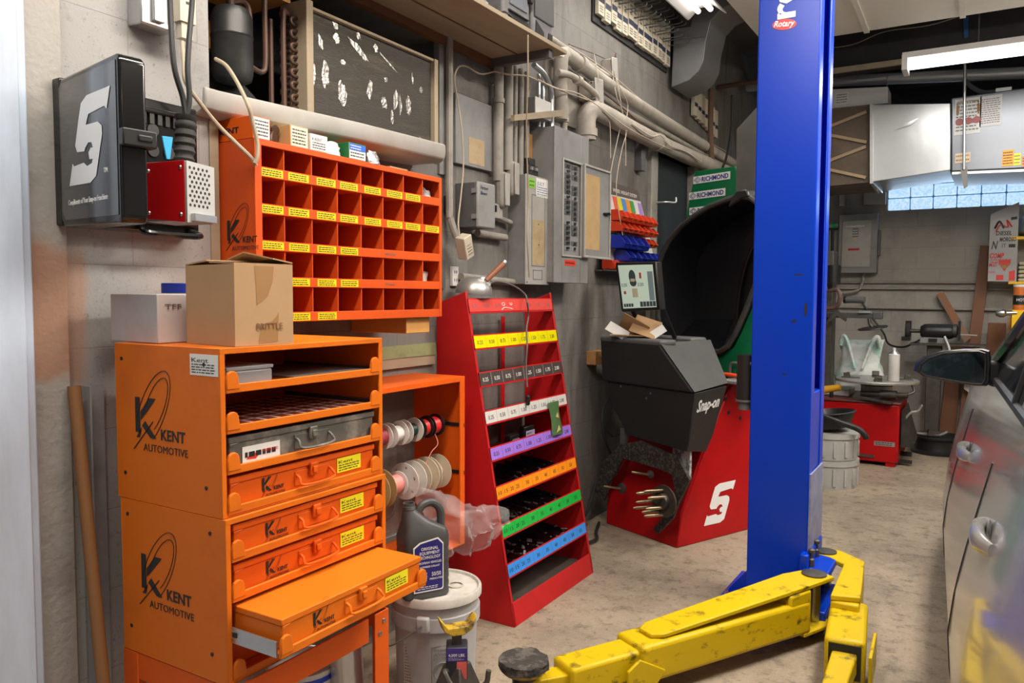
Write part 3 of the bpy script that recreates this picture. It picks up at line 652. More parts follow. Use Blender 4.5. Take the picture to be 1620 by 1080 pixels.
c = root('parts_box', 'small clear plastic parts box in the top open tray of the upper cabinet', 'plastic box', (.57, 1.17, sl(zu, 3)))
z = sl(zu, 3)+.0035
B().box((.46, 1.10, z), (.632, 1.225, z+.032)).done('box_body', CLEARB, c, bev=.004)
B().box((.458, 1.098, z+.033), (.634, 1.227, z+.041)).done('box_lid', CLEARB, c, bev=.002)
b = B(); z = sl(zu, 2)+.0035; b.box((.33, 1.095, z), (.638, 1.55, z+.001)); b.mi = 1
for i in range(11):
    for j in range(6):
        b.box((.345+j*.048, 1.105+i*.040, z+.001), (.345+j*.048+.036, 1.105+i*.040+.028, z+.0015))
tag(b.done('label_sheet', [PAPER, flat('maroon_print', (110, 30, 25), .6)], smooth=0), 'white sheet of dark red printed labels lying in an open tray', 'sheet')
b = B().box((.34, 1.30, sl(zu, 3)+.004), (.62, 1.55, sl(zu, 3)+.008)); tag(b.done('card_sheet', mat('grey_card', (.2, .18, .17), .7)), 'dark grey flat card lying in the top tray behind the clear box', 'card')

# stand
c = root('cabinet_stand', 'orange steel stand with flat legs under the two drawer cabinets', 'stand', (.47, 1.327, 0))
for xx, yy in ((.665, 1.072), (.665, 1.582), (.285, 1.072), (.285, 1.582)):
    sx = -1 if xx > .5 else 1; sy = 1 if yy < 1.3 else -1
    lg = B().box((xx, yy, 0), (xx+sx*.004, yy+sy*.055, .517)).box((xx, yy, 0), (xx+sx*.055, yy+sy*.004, .517)).done('leg', KENTD, c, bev=.0015)
    if xx > .5 and yy > 1.3:
        for q in ((.02, .49), (.036, .46)): B().lathe([(.007, 0), (.006, .003), (.002, .005)], (xx, yy-q[0], q[1]), (1, 0, 0), 10).done('bolt', STEEL, lg)
b = B().box((.6625, 1.074, .455), (.668, 1.50, .517)).box((.29, 1.0735, .455), (.66, 1.0755, .517)).box((.29, 1.578, .455), (.66, 1.580, .517)).box((.283, 1.074, .455), (.287, 1.58, .517)); b.done('rail', KENTD, c, bev=.001)
# things under the stand
b = B().cyl((.56, 1.565, .006), (.56, 1.525, .43), .044, n=24); tag(b.done('foil_roll', mat('foil_sleeve', (.60, .60, .61), .3, metal=.6, bump=.3, bscale=20)), 'silver foil-wrapped roll leaning under the orange stand', 'roll')
c = root('paint_pail', 'small white pail with a blue rim stripe under the orange stand', 'pail', (.44, 1.485, 0))
B().lathe([(.085, 0), (.095, .35), (.098, .355), (.09, .355), (.08, .02)], (.44, 1.485, 0)).done('pail_body', WHITE, c)
B().lathe([(.0935, 0), (.0955, .025)], (.44, 1.485, .315), cap=False).done('stripe', flat('blue_stripe', (25, 60, 190), .4), c)

# boxes on the cabinet
c = root('cardboard_box', 'taped brown cardboard box standing on the upper orange cabinet', 'box', (.47, 1.28, 1.238))
pa, pb_, pc = V((.632, 1.118, 0)), V((.418, 1.505, 0)), V((.45, 1.04, 0))  # near edge, right end, left end of the base
pb_ = V((.643, 1.278, 0)); pa = V((.632, 1.124, 0)); pc = V((.436, 1.150, 0)); pd = pb_+pc-pa
b = B(); z0_, z1_ = 1.238, 1.415
b.loft([[p+Z*z0_ for p in (pa, pb_, pd, pc)], [p+Z*z1_ for p in (pa, pb_, pd, pc)]], cap=False)
bx = b.done('box_walls', CARD, c, smooth=0); md = bx.modifiers.new('thick', 'SOLIDIFY'); md.thickness = .004
u1, u2 = (pb_-pa).normalized(), (pc-pa).normalized(); L1, L2 = (pb_-pa).length, (pc-pa).length
nF = V((u1.y, -u1.x, 0)); nF = nF if nF.dot(V((1, -.5, 0))) > 0 else -nF
def flap(q, name='flap'): B().prism(q, (0, 0, .003)).done(name, CARD, c, smooth=0)
flap([pa+Z*z1_, pb_+Z*z1_, pb_+u2*L2*.5+Z*(z1_+.004), pa+u2*L2*.5+Z*(z1_+.004)])
flap([pc+Z*z1_, pd+Z*z1_, pd-u2*L2*.45+Z*(z1_+.010), pc-u2*L2*.45+Z*(z1_+.008)])
flap([pb_+Z*(z1_+.005), pd+Z*(z1_+.005), pd-u1*L1*.3+Z*(z1_+.016), pd-u2*L2*.5-u1*L1*.42+Z*(z1_+.030), pb_-u1*L1*.35+Z*(z1_+.013)])
b = B(); o = pa+nF*.0006+Z*z0_
q = lambda u, v: o+u1*u*L1+Z*v*.176
b.poly([q(.33, .99), q(.66, .99), q(.64, .8), q(.55, .62), q(.36, .5), q(.35, .75)]); b.poly([q(.38, .02), q(.72, .04), q(.74, .42), q(.70, .36), q(.62, .3), q(.44, .26)]); b.done('tape', TAPE, c, smooth=0)
b = B(); b.text('BRITTLE', o+u1*L1*.35+Z*.035+nF*.0006, u1, Z, .020, .07); b.done('print', flat('faded_print', (120, 85, 55), .8), c, smooth=0)
c = root('white_box', 'worn white cardboard box standing left of the brown box on the orange cabinet', 'box', (.27, 1.12, 1.238))
wa, wb, wc_ = V((.418, 1.040, 0)), V((.36, 1.20, 0)), V((.215, 1.02, 0)); wa = V((.405, 1.03, 0)); wc_ = V((.20, 1.075, 0)); wb = V((.437, 1.16, 0)); wd_ = wb+wc_-wa
wb = V((.395, 1.25, 0)); wa = V((.406, 1.097, 0)); wc_ = V((.211, 1.108, 0)); wd_ = wb+wc_-wa
wd_ = V((.20, 1.26, 0))
B().loft([[p+Z*1.238 for p in (wa, wb, wd_, wc_)], [p+Z*1.350 for p in (wa, wb, wd_, wc_)]]).done('box_body', mat('scuffed_white_card', (.60, .58, .58), .75, dirt=.5, dcol=(.45, .33, .30), scale=8), c, bev=.002)
b = B(); un = (wb-wa).normalized(); b.text('TFF', wa+un*.02+V((un.y, -un.x, 0))*.001+Z*1.315, un, Z, .018, .045); b.done('handwriting', flat('brown_marker', (110, 85, 80), .8), c, smooth=0)
b = B().lathe([(.018, 0), (.038, 0), (.038, .024), (.018, .024)], (.34, 1.20, 1.352)); tag(b.done('tape_roll', flat('blue_tape', (30, 55, 170), .5), bev=.002), 'roll of blue tape on top of the worn white box', 'tape')
# pole and angle iron leaning at the pier
b = B().cyl((.37, 1.005, .0), (.185, 1.03, 1.135), .0145, n=14)
tag(b.done('wooden_pole', mat('worn_handle_wood', (.25, .115, .042), .6, dirt=.6, dcol=(.2, .09, .03), scale=7, stretch=(1, 1, .2))), 'brown wooden pole leaning against the pier left of the orange cabinets', 'pole')
b = B().prism([(.148, 1.045, .0), (.148, 1.100, 0), (.152, 1.100, 0), (.152, 1.049, 0), (.185, 1.049, 0), (.185, 1.045, 0)], (0, 0, 1.13)).xf(Matrix.Translation((.0, .022, 0)))
tag(b.done('angle_iron', mat('grey_angle', (.33, .33, .34), .5, dirt=.5, dcol=(.1, .09, .085), scale=9)), 'grey steel angle standing upright between the pole and the orange cabinets', 'angle iron')

# ---------------------------------------------------------------- wire spool rack
c = root('spool_rack', 'low orange rack of wire spools on the wall behind the cabinets', 'rack', (.12, 2.1, .36))
b = B().box((.0, 1.70, 1.028), (.25, 2.541, 1.032)).box((.244, 1.70, 1.012), (.25, 2.541, 1.032)).box((0, 1.70, .36), (.25, 2.541, .366))
for y in (1.70, 2.537): b.box((0, y, .36), (.25, y+.004, 1.03))
for y in (1.70, 2.511): b.box((.244, y, .36), (.25, y+.03, 1.03))
b.done('rack_frame', KENTD, c, bev=.0015)
RODS = {0: (.16, .845), 1: (.15, .655), 2: (.15, .46)}
for k, (x, z) in RODS.items(): B().cyl((x, 1.69, z), (x, 2.55, z), .006, n=10).done('rod', GREYD, c)
b = B()
for z in (.83, .64): b.box((.05, 2.5332, z), (.252, 2.5368, z+.014))
b.done('rod_slot', INK, c)
SPW = mat('white_spool_plastic', (.66, .63, .60), .45, dirt=.3, dcol=(.5, .44, .36), scale=9)
SPC = mat('cream_cardboard_spool', (.58, .50, .38), .7, dirt=.3, dcol=(.42, .33, .2), scale=9)
SPB = mat('brown_cardboard_spool', (.38, .24, .10), .7)
def spool(lab, row, y, w, r, rc, fl, wire, hub=.011):
    x, z = RODS[row]; z -= hub-.0065
    c = root('wire_spool', lab, 'wire spool', (x, y, z-r), group='wire spools on the orange rack')
    for yy in (y, y+w): B().lathe([(hub, 0), (r, 0), (r, .0025), (hub, .0025)], (x, yy, z), (0, 1, 0), 32, False).done('flange', fl, c)
    n = max(3, int(w/.008)); pr = []
    for i in range(n): pr += [(rc-.0008, .004+i*(w-.006)/n), (rc+.0012, .004+(i+.5)*(w-.006)/n)]
    B().lathe(pr+[(rc-.001, w-.001)], (x, y, z), (0, 1, 0), 24).done('wire', wire, c)
    B().lathe([(hub, 0), (hub, w+.0025), (hub+.0015, w+.0025), (hub+.0015, 0)], (x, y, z), (0, 1, 0), 16, False).done('hub', INK if fl is not SPB else SPB, c)
    return c
WR = flat('red_wire', (205, 35, 35), .4); WM = flat('maroon_wire', (150, 50, 65), .45); WW = flat('white_wire', (225, 225, 222), .45); WG = flat('dark_green_wire', (20, 50, 48), .4); WP = flat('pink_wire', (225, 140, 135), .35)
spool('small white-flanged spool of maroon wire on the top rod', 0, 2.09, .065, .046, .03, SPW, WM)
spool('white spool wound with white wire on the top rod', 0, 2.185, .06, .046, .028, SPW, WW)
spool('white spool of dark green wire on the top rod', 0, 2.272, .06, .046, .024, SPW, WG)
spool('black spool of red wire beside the dark green one', 0, 2.358, .045, .042, .030, BLACK, WR)
spool('black spool of red wire at the right end of the top rod', 0, 2.415, .055, .044, .032, BLACK, WR)
spool('large white spool with handwriting at the left of the middle rod', 1, 2.00, .09, .072, .03, SPW, WM)
spool('large brown cardboard spool end on the middle rod', 1, 2.12, .035, .072, .03, SPB, SPB)
spool('small white spool of pink wire on the middle rod', 1, 2.18, .07, .046, .033, SPW, WP)
a_ = spool('large marked white spool right of the pink wire', 1, 2.285, .05, .070, .03, SPW, SPC)
spool('large cream spool second from the right on the middle rod', 1, 2.365, .05, .070, .03, SPC, SPC)
spool('large cream spool at the right end of the middle rod', 1, 2.435, .06, .068, .03, SPC, SPC)
spool('white spool with red core on the lowest rod', 2, 1.92, .09, .055, .02, SPW, WR)
b = B()
for (yy, r) in ((2.2845, .048),):
    for i, t_ in enumerate(('16', '5/', '14', 'IC', "16'", '0')):
        a = i*1.047+.4; p = V((RODS[1][0]+r*math.cos(a), yy, .651+r*math.sin(a)))
        b.text(t_, p, (math.sin(a), 0, -math.cos(a)), (math.cos(a), 0, math.sin(a)), .013)
b.done('handwriting', INK, a_, smooth=0)
tag(B().tube([(.17, 2.45, .81), (.185, 2.45, .77), (.17, 2.43, .74), (.16, 2.41, .70), (.16, 2.39, .68)], .002).done('loose_wire', WP), 'loose pink wire end hanging from a red spool on the orange rack', 'wire')
tag(B().tube([(.16, 2.04, .57), (.19, 2.10, .545), (.18, 2.18, .55), (.16, 2.22, .58)], .002).done('loose_wire', INK), 'loose black wire loop hanging below the large brown spool', 'wire')

# ---------------------------------------------------------------- bucket, jug, plastic bag, jack stand
bx_, by_ = .425, 2.115
c = root('plastic_bucket', 'grey-white plastic bucket with lid and wire bail beside the red rack', 'bucket', (bx_, by_, 0))
B().lathe([(.128, 0), (.132, .004), (.1405, .255), (.1505, .257), (.1505, .300), (.144, .302), (.1455, .345)], (bx_, by_, 0), n=40).done('bucket_body', BUCKET, c)
b = B(); b.lathe([(.153, 0), (.156, .003), (.156, .026), (.152, .032), (.146, .030), (.142, .022), (.05, .022), (.02, .024)], (bx_, by_, .335), n=40)
lidb = b.done('lid', mat('dirty_white_lid', (.56, .54, .50), .5, dirt=.6, dcol=(.24, .2, .16), scale=13), c)
for q in ((bx_+.055, by_+.04), (bx_-.01, by_-.055+.03)): B().lathe([(.022, 0), (.028, .0), (.028, .004), (.022, .004)], (*q, .3575), cap=False).done('lid_ring', CREAM, lidb)
dv = V((1, -1, 0)).normalized(); cr = V((-.55, -.83, 0))
ear = V((bx_, by_, .285))+V((.35, -.936, 0))*.152
B().obox(ear+Z*.0, (.045, .022, .055), (0, 0, math.atan2(-.936, .35)+1.57)).done('ear', BUCKET, c, bev=.008)
B().tube([ear+V((.005, -.012, 0)), ear+V((-.06, -.07, -.05)), ear+V((-.11, -.05, -.075))], .0025).done('bail', GREYD, c)
b = B(); rd = V((.72, -.69, 0)); td = V((.69, .72, 0)); o = V((bx_, by_, .06))+rd*.1385-td*.05
b.tube([o+td*.012+Z*.004, o+td*.085+Z*.004, o+td*.085+Z*.15, o+td*.012+Z*.15, o+td*.012+Z*.004], .0012, 4, 1)
b.tube([o+td*(.048+.03*math.cos(i*.3142))+Z*(.065+.03*math.sin(i*.3142))+rd*.002 for i in range(21)], .0018, 4, 1)
for i, t_ in enumerate(('WARNING', 'AVISO', 'DO NOT')): b.text(t_, o+td*.048+Z*(.132-i*.014)+rd*.001, td, Z, .011, .06, align='CENTER')
b.done('warning_print', INKG, c, smooth=0)
o = V((bx_, by_, .03))+V((.0, -1, 0))*.139+V((-.03, .003, 0))
label('side_label', o, V((1, .1, 0)), Z, .055, .19, mat('aged_label', (.5, .46, .4), .7), c, None, 16, INKG)
# jug
jx, jy = .43, 2.035
c = root('coolant_jug', 'dark grey plastic fluid jug with a blue label standing on the bucket lid', 'jug', (jx, jy, .359))
JUG = mat('charcoal_jug', (.055, .057, .06), .42, dirt=.3, dcol=(.12, .11, .1), scale=9)
ja = math.radians(60)   # long axis direction
ux, uy = V((math.cos(ja), math.sin(ja), 0)), V((-math.sin(ja), math.cos(ja), 0)); O = V((jx, jy, .359))
def rr_ring(hw, hd, z, k=.3, n=24, sh=0):
    o = []
    for i in range(n):
        t = i*6.28319/n; ct, st = math.cos(t), math.sin(t); e = k
        o.append(O + ux*(hw*math.copysign(abs(ct)**e, ct)+sh) + uy*hd*math.copysign(abs(st)**e, st) + Z*z)
    return o
rg = [rr_ring(.076, .046, .0), rr_ring(.080, .05, .006)]
for i in range(6): rg += [rr_ring(.080, .05, .02+i*.026), rr_ring(.0785, .0485, .030+i*.026), rr_ring(.080, .05, .034+i*.026)]
rg += [rr_ring(.080, .05, .20), rr_ring(.074, .046, .222), rr_ring(.045, .036, .25, .55, sh=-.025), rr_ring(.024, .024, .285, 1, sh=-.046), rr_ring(.020, .020, .292, 1, sh=-.048), rr_ring(.020, .020, .312, 1, sh=-.048), rr_ring(.015, .015, .312, 1, sh=-.048), rr_ring(.014, .014, .29, 1, sh=-.048)]
B().loft(rg).done('jug_body', JUG, c)
B().lathe([(.022, 0), (.0225, .002), (.0205, .005), (.0225, .007), (.0205, .010), (.02, .014)], O-ux*.048+Z*.292, n=20, cap=False).done('neck_thread', JUG, c)
b = B(); b.tube([O+ux*-.022+Z*.268, O+ux*.0+Z*.298, O+ux*.035+Z*.303, O+ux*.062+Z*.275, O+ux*.066+Z*.225, O+ux*.066+Z*.20], .0135, 10); b.done('handle', JUG, c)
nl = -uy; nl = nl if nl.dot(V((1, -.6, 0))) > 0 else -nl
lx = ux if nl.cross(ux).z > 0 else -ux
lx = Z.cross(nl) if True else lx
o = O + nl*.0512 - lx*.052 + Z*.025
b = B(); pts = [(0, 0), (.10, 0), (.104, .006), (.104, .155), (.085, .175), (.02, .165), (-.002, .15)]
b.prism([o+lx*u+Z*v for u, v in pts], nl*.0012); lb = b.done('label', PAPER, c, smooth=0)
b = B(); o2 = o+nl*.0013; b.poly([o2+lx*(.004+u*.93)+Z*(.004+v*.95) for u, v in pts]); b.done('blue_panel', flat('navy_label', (40, 35, 110), .35), lb, smooth=0)
b = B(); o3 = o2+nl*.0004
for i, (t_, s_, w_) in enumerate((('ORIGINAL', .014, .06), ('EQUIPMENT', .014, .07), ('TECHNOLOGY', .014, .075))): b.text(t_, o3+lx*.055+Z*(.138-i*.0145), lx, Z, s_, w_, align='CENTER')
b.text('EUROPEAN VEHICLES', o3+lx*.052+Z*.093, lx, Z, .010, .088, align='CENTER'); b.text('ANTIFREEZE COOLANT', o3+lx*.055+Z*.08, lx, Z, .008, .07, align='CENTER'); b.text('50/50', o3+lx*.062+Z*.05, lx, Z, .018, .032); b.text('PREDILUTED', o3+lx*.055+Z*.038, lx, Z, .008, .045)
lines(b, o3+lx*.008+Z*.035, lx, Z, .04, .03, 5); lines(b, o3+lx*.012+Z*.008, lx, Z, .075, .012, 2)
b.done('label_print', WHITEP, lb, smooth=0)
# crumpled clear bag behind the jug
r_ = random.Random(9); b = B(); NU, NV = 26, 14; gr = []
for j in range(NV):
    row = []
    for i in range(NU):
        u, v = i/(NU-1), j/(NV-1)
        base = lerp(lerp((.33, 2.30, .385), (.40, 2.50, .385), u), lerp((.30, 2.14, .68), (.43, 2.60, .50), u), v)
        row.append(b.bm.verts.new(base + V((r_.uniform(-.009, .009)+.05*math.sin(u*3.1)*math.sin(v*3.1)+.012*math.sin(u*17+v*5), r_.uniform(-.006, .006), r_.uniform(-.006, .006)+.012*math.sin(u*9-v*13)))))
    gr.append(row)
for j in range(NV-1):
    for i in range(NU-1): b._f([gr[j][i], gr[j][i+1], gr[j+1][i+1], gr[j+1][i]])
o = b.done('plastic_bag', CLEAR, smooth=80); md = o.modifiers.new('thick', 'SOLIDIFY'); md.thickness = .001
tag(o, 'crumpled clear plastic bag behind the jug, against the red rack', 'bag')
# jack stand in front of the bucket
kx, ky = .66, 1.905
c = root('jack_stand', 'greasy jack stand with a worn yellow saddle in front of the bucket', 'jack stand', (kx, ky, 0))
YW = mat('worn_yellow', (.5, .32, .02), .5, dirt=.9, dcol=(.05, .04, .03), scale=25, sharp=(.48, .6))
b = B(); b.loft([[V((kx+sx*.10, ky+sy*.10, 0)) for sx, sy in ((-1, -1), (1, -1), (1, 1), (-1, 1))], [V((kx+sx*.03, ky+sy*.03, .235)) for sx, sy in ((-1, -1), (1, -1), (1, 1), (-1, 1))]]); b.done('stand_base', GRIME, c, bev=.004)
B().obox((kx, ky, .245), (.065, .07, .10), (0, 0, .6)).done('stand_head', mat('navy_black', (.02, .02, .03), .5), c, bev=.006)
b = B().obox((kx, ky, .31), (.03, .022, .06), (0, 0, .6)); b.done('ratchet_post', GRIME, c)
du = V((.62, .78, 0))
b = B(); b.prism([V((kx, ky, .33))+du*u+Z*v+V((.78, -.62, 0))*-.022 for u, v in ((-.05, .045), (-.058, .05), (-.045, .012), (-.018, -.004), (.018, -.004), (.045, .012), (.058, .05), (.05, .045), (.032, .022), (-.032, .022))], V((.78, -.62, 0))*.044); b.done('saddle', YW, c, bev=.003)
nj = V((.565, -.825, 0)); tj = V((.825, .565, 0))
o = V((kx, ky, .20))+nj*.0365-tj*.03
b = B(); b.prism([o+tj*0+Z*.055, o+tj*.06+Z*.055, o+tj*.06+Z*.095, o+Z*.095], nj*.001); b.mi = 1; b.prism([o+tj*.03+Z*.0, o+tj*.06+Z*.0, o+tj*.06+Z*.054, o+tj*.03+Z*.054], nj*.001); b.mi = 2
b.text('4,000 LBS.', o+nj*.0012+tj*.005+Z*.07, tj, Z, .012, .05); lines(b, o+nj*.0004+tj*.005+Z*.058, tj, Z, .05, .01, 2)
b.done('label', [flat('purple_label', (55, 40, 125), .4), flat('pink_label', (215, 95, 90), .5), WHITEP], c, smooth=0)
B().tube([o+nj*.01+tj*.0+Z*.03, o+nj*.03+tj*-.005+Z*.035, o+nj*.045+tj*.02+Z*.0, o+nj*.04+tj*.07+Z*-.008, o+nj*.03+tj*.115+Z*-.002, o+nj*.03+tj*.125+Z*.04], .0085).done('handle', GRIME, c)

# ---------------------------------------------------------------- red wheel-weight rack
c = root('weight_rack', 'tall red wheel-weight rack leaning back, with coloured numbered strips on its shelves', 'rack', (.21, 3.05, 0))
ry0, ry1 = 2.675, 3.425
RX = lambda z: .405-.18*z
prof = [(.015, 0), (.405, 0), (RX(1.365), 1.365), (.012, 1.315)]
for y, s in ((ry0, 1), (ry1, -1)):
    b = B().prism([(x, y, z) for x, z in prof], (0, s*.004, 0))
    b.prism([(RX(0), y, 0), (RX(1.365), y, 1.365), (RX(1.365), y+s*.016, 1.365), (RX(0), y+s*.016, 0)], (-.004, 0, 0))
    b.done('side_panel', RED, c, bev=.0015)
b = B().box((.02, ry0+.004, .045), (RX(.05), ry1-.004, .05)); b.prism([(RX(0), ry0, 0), (RX(.095), ry0, .095), (RX(.095), ry1, .095), (RX(0), ry1, 0)], (-.004, 0, 0)); b.done('base_shelf', [RED], c, bev=.001)
B().box((.03, ry0+.006, .0505), (.375, ry1-.006, .052)).done('shelf_mat', mat('dusty_rubber_mat', (.075, .06, .05), .9, dirt=.5, dcol=(.16, .13, .1), scale=12), c)
B().box((.02, 3.18, .05), (.024, 3.21, 1.25)).done('back_brace', RED, c)
def top_front(pts):
    return [V(p) for p in pts]
STR = [((742.5, 473), (746, 493), (872.5, 472), (874, 489)), ]
rows = [
 ((0.1648,2.698,1.334)[2], (0.1743,2.701,1.282)[2], flat('red_strip', (215, 70, 62), .35), INKG, 0),
 ((0.1922,2.707,1.182)[2], (0.2016,2.703,1.13)[2], flat('yellow_strip', (225, 215, 0), .25), INK, 0),
 ((0.2199,2.704,1.028)[2], (0.2293,2.704,0.9762)[2], flat('charcoal_strip', (72, 62, 60), .35), WHITEP, 0),
 ((0.2484,2.701,0.8698)[2], (0.2573,2.7,0.8207)[2], flat('white_strip', (205, 203, 200), .35), INK, 0),
 ((0.2754,2.699,0.72)[2], (0.2842,2.697,0.6711)[2], flat('purple_strip', (152, 112, 215), .35), INK, 0),
 ((0.3041,2.696,0.5605)[2], (0.3127,2.697,0.5126)[2], flat('orange_strip', (245, 145, 20), .35), INK, 1),
 ((0.3319,2.706,0.4062)[2], (0.3407,2.702,0.3571)[2], flat('green_strip', (20, 175, 65), .35), INK, 1),
 ((0.3605,2.711,0.247)[2], (0.3693,2.706,0.1982)[2], flat('blue_strip', (50, 140, 230), .35), INK, 1)]
up = V((-.18, 0, 1)).normalized(); nn = V((1, 0, .18)).normalized()
WEIGHT = mat('lead_weights', (.35, .35, .36), .35, metal=.8)
for i, (zt_, zb_, m_, ink, kind) in enumerate(rows):
    h = (zt_-zb_)
    b = B().prism([(RX(zb_-.008), ry0+.002, zb_-.008), (RX(zb_-.008), ry1-.002, zb_-.008), (RX(zt_+.004), ry1-.002, zt_+.004), (RX(zt_+.004), ry0+.002, zt_+.004)], -nn*.004)
    zf = zb_-.006; xr = .02 if i > 2 else .03
    b.hexa([(xr, ry0+.004, zf-.002-.02), (RX(zf)-.003, ry0+.004, zf-.002), (RX(zf)-.003, ry1-.004, zf-.002), (xr, ry1-.004, zf-.022), (xr, ry0+.004, zf-.02), (RX(zf)-.003, ry0+.004, zf), (RX(zf)-.003, ry1-.004, zf), (xr, ry1-.004, zf-.02)]) if i > 2 else None
    sh = b.done('shelf', RED, c, bev=.001)
    o = V((RX(zb_), ry0+.012, zb_))+nn*.0006; W = ry1-ry0-.024
    st = B().prism([o, o+Y*W, o+Y*W+up*h, o+up*h], nn*.0008).done('number_strip', m_, sh, smooth=0)
    b = B(); o2 = o+nn*.0012
    if kind == 0: tx = [(t_, (k+.45)/8) for k, t_ in enumerate(('0.25', '0.50', '0.75', '1.00', '1.25', '1.50', '1.75', '2.00'))]; sw = .042
    else: tx = [('10', .035), ('15', .10), ('20', .165), ('25', .23)]+[(t_, .345+k*.115) for k, t_ in enumerate(('30', '35', '40', '45', '50', '55'))]; sw = .026
    for t_, u in tx:
        if i == 0 and t_ in ('1.00', '1.25'): continue
        b.text(t_, o2+Y*(u*W)+up*h*.3, Y, up, .024, sw, .0003, 'CENTER')
    for k in range(len(tx)-1):
        u = (tx[k][1]+tx[k+1][1])/2*W; b.poly([o2+Y*u, o2+Y*(u+.001), o2+Y*(u+.001)+up*h, o2+Y*u+up*h])
    b.done('numbers', ink, st, smooth=0)
    if i == 0:
        b = B(); b.tube([o2+Y*(.27+.012*math.cos(t*.5)*1.0)+up*(.030+.007*math.sin(t*.5)) for t in range(13)], .0016, 4, 1); b.tube([o2+Y*.25+up*.005, o2+Y*.275+up*.015, o2+Y*.31+up*.013, o2+Y*.345+up*.008], .0018, 4); b.tube([o2+Y*.325+up*.036, o2+Y*.33+up*.026, o2+Y*.345+up*.03, o2+Y*.34+up*.037], .0018, 4)
        b.done('paint_scrawl', WHITEP, sh)
    if i >= 5:   # stepped dividers and loose weights in the bins
        rr = random.Random(i); b = B(); n = 10
        for k in range(1, n):
            yy = ry0+k*(ry1-ry0)/n; b.prism([(.03, yy, zf-.018), (RX(zf)-.01, yy, zf), (RX(zf)-.01, yy, zf+.018), (.10, yy, zf+.045), (.03, yy, zf+.045)], (0, .003, 0))
        b.done('bin_divider', BLACK, sh)
        B().box((.022, ry0+.004, zf-.018), (.03, ry1-.004, zf+.06)).done('bin_back', RED, sh)
        b = B()
        for k in range(90 if i == 7 else 46):
            yy = rr.uniform(ry0+.03, ry1-.03) if i == 7 else rr.uniform(ry0+.2, ry1-.05); xx = rr.uniform(.13, RX(zf)-.03)
            b.obox((xx, yy, zf+.006+rr.uniform(0, .022)), (rr.uniform(.008, .014), rr.uniform(.015, .035), .006), (rr.uniform(-.6, .6), rr.uniform(-.6, .6), rr.uniform(0, 3)))
        o_ = b.done('clip_weights', WEIGHT if i == 7 else GRIME, None); o_['kind'] = 'stuff'; tag(o_, ('shiny' if i == 7 else 'dull dark') + ' clip-on wheel weights lying in the bins behind the ' + {5: 'orange', 6: 'green', 7: 'blue'}[i] + ' strip', 'wheel weights')
zp = rows[4][1]+.002
pk = lambda yy, w_, h_, m_, lab: None
c2 = root('weight_packet', 'small black packet with grey label behind the purple strip, left of two', 'packet', (.2, 3.0, zp)); B().obox((.20, 2.985, zp+.030), (.03, .085, .05), (0, .1, .05)).done('packet_body', BLACK, c2, bev=.004); label('label', (.222, 2.955, zp+.012), Y, Z, .06, .026, flat('grey_label', (120, 118, 125), .5), c2, '1/4 oz', 1)
c2 = root('weight_packet', 'taller packet with pale lilac label behind the purple strip, beside the green pouch', 'packet', (.2, 3.12, zp)); B().obox((.20, 3.115, zp+.04), (.03, .095, .075), (0, .1, .03)).done('packet_body', BLACK, c2, bev=.004); label('label', (.222, 3.075, zp+.012), Y, Z, .08, .045, flat('lilac_label', (165, 155, 185), .5), c2, 'WEIGHTS', 2)
c2 = root('green_pouch', 'green foil pouch with tan patches hanging over the white strip of the red rack', 'pouch', (.27, 3.25, zp))
po = V((RX(zp)+.004, 3.215, zp+.022))
b = B(); rg = []
for v, w_ in ((0, .055), (.03, .052), (.07, .044), (.11, .046), (.15, .056), (.155, .056)):
    th = .008 if v < .14 else .002
    rg.append([po+Y*(.045-w_)+up*v+nn*.002, po+Y*.045+up*v+nn*(.004+th), po+Y*(.045+w_)+up*v+nn*.002, po+Y*.045+up*v+nn*.001])
b.loft(rg).done('pouch_body', flat('green_foil', (74, 104, 66), .35), c2)
b = B(); b.poly([po+Y*.03+up*.085+nn*.0125, po+Y*.06+up*.075+nn*.0125, po+Y*.055+up*.105+nn*.0125]); b.poly([po+Y*.015+up*.01+nn*.0125, po+Y*.06+up*.02+nn*.0125, po+Y*.05+up*.045+nn*.0125]); b.done('pouch_print', flat('tan_print', (190, 170, 110), .5), c2, smooth=0)
# dome with wooden handle on top of the rack
c = root('dome_lamp', 'dented aluminium dome with a wooden handle resting on top of the red rack', 'hand lamp', (.12, 2.79, 1.335))
b = B(); b.lathe([(.080, 0), (.081, .003), (.075, .034), (.058, .060), (.034, .073), (.022, .075)], (.118, 2.80, 1.354), (.08, .04, 1), 32); b.done('dome', mat('old_aluminium', (.42, .41, .40), .38, metal=.75, dirt=.4, dcol=(.3, .28, .26), scale=10), c)
dn = V((.75, -.15, .64)).normalized(); dp = V((.118, 2.80, 1.354))+V((.050, .012, .054))
B().lathe([(.028, -.005), (.030, 0), (.027, .005), (.015, .010)], dp, dn, 24).done('handle_flange', GALV, c)
hd = V((.35, .62, .62)).normalized()
B().tube([dp+dn*.008, dp+dn*.008+hd*.05, dp+dn*.008+hd*.115], lambda t: .011+.003*t, 12, 5).done('wooden_handle', mat('red_brown_wood', (.26, .10, .05), .5), c)
B().cyl(dp+dn*.008+hd*.112, dp+dn*.008+hd*.124, .015, n=14).done('ferrule', GALV, c)
ob = tag(B().tube([dp+V((-.03, .05, -.02)), (0.16,2.914,1.411), (0.16,3.06,1.394), (0.18,3.129,1.357), (0.215,3.092,1.319), (0.19,3.147,1.255), (0.215,3.087,1.199), (0.25,3.033,1.131), (0.25,3.023,1.032), (0.26,3.018,0.942)], .004).done('lamp_cord', mat('grey_cord', (.12, .105, .10), .6)), 'grey lamp cord hanging down the front of the red rack', 'cord')
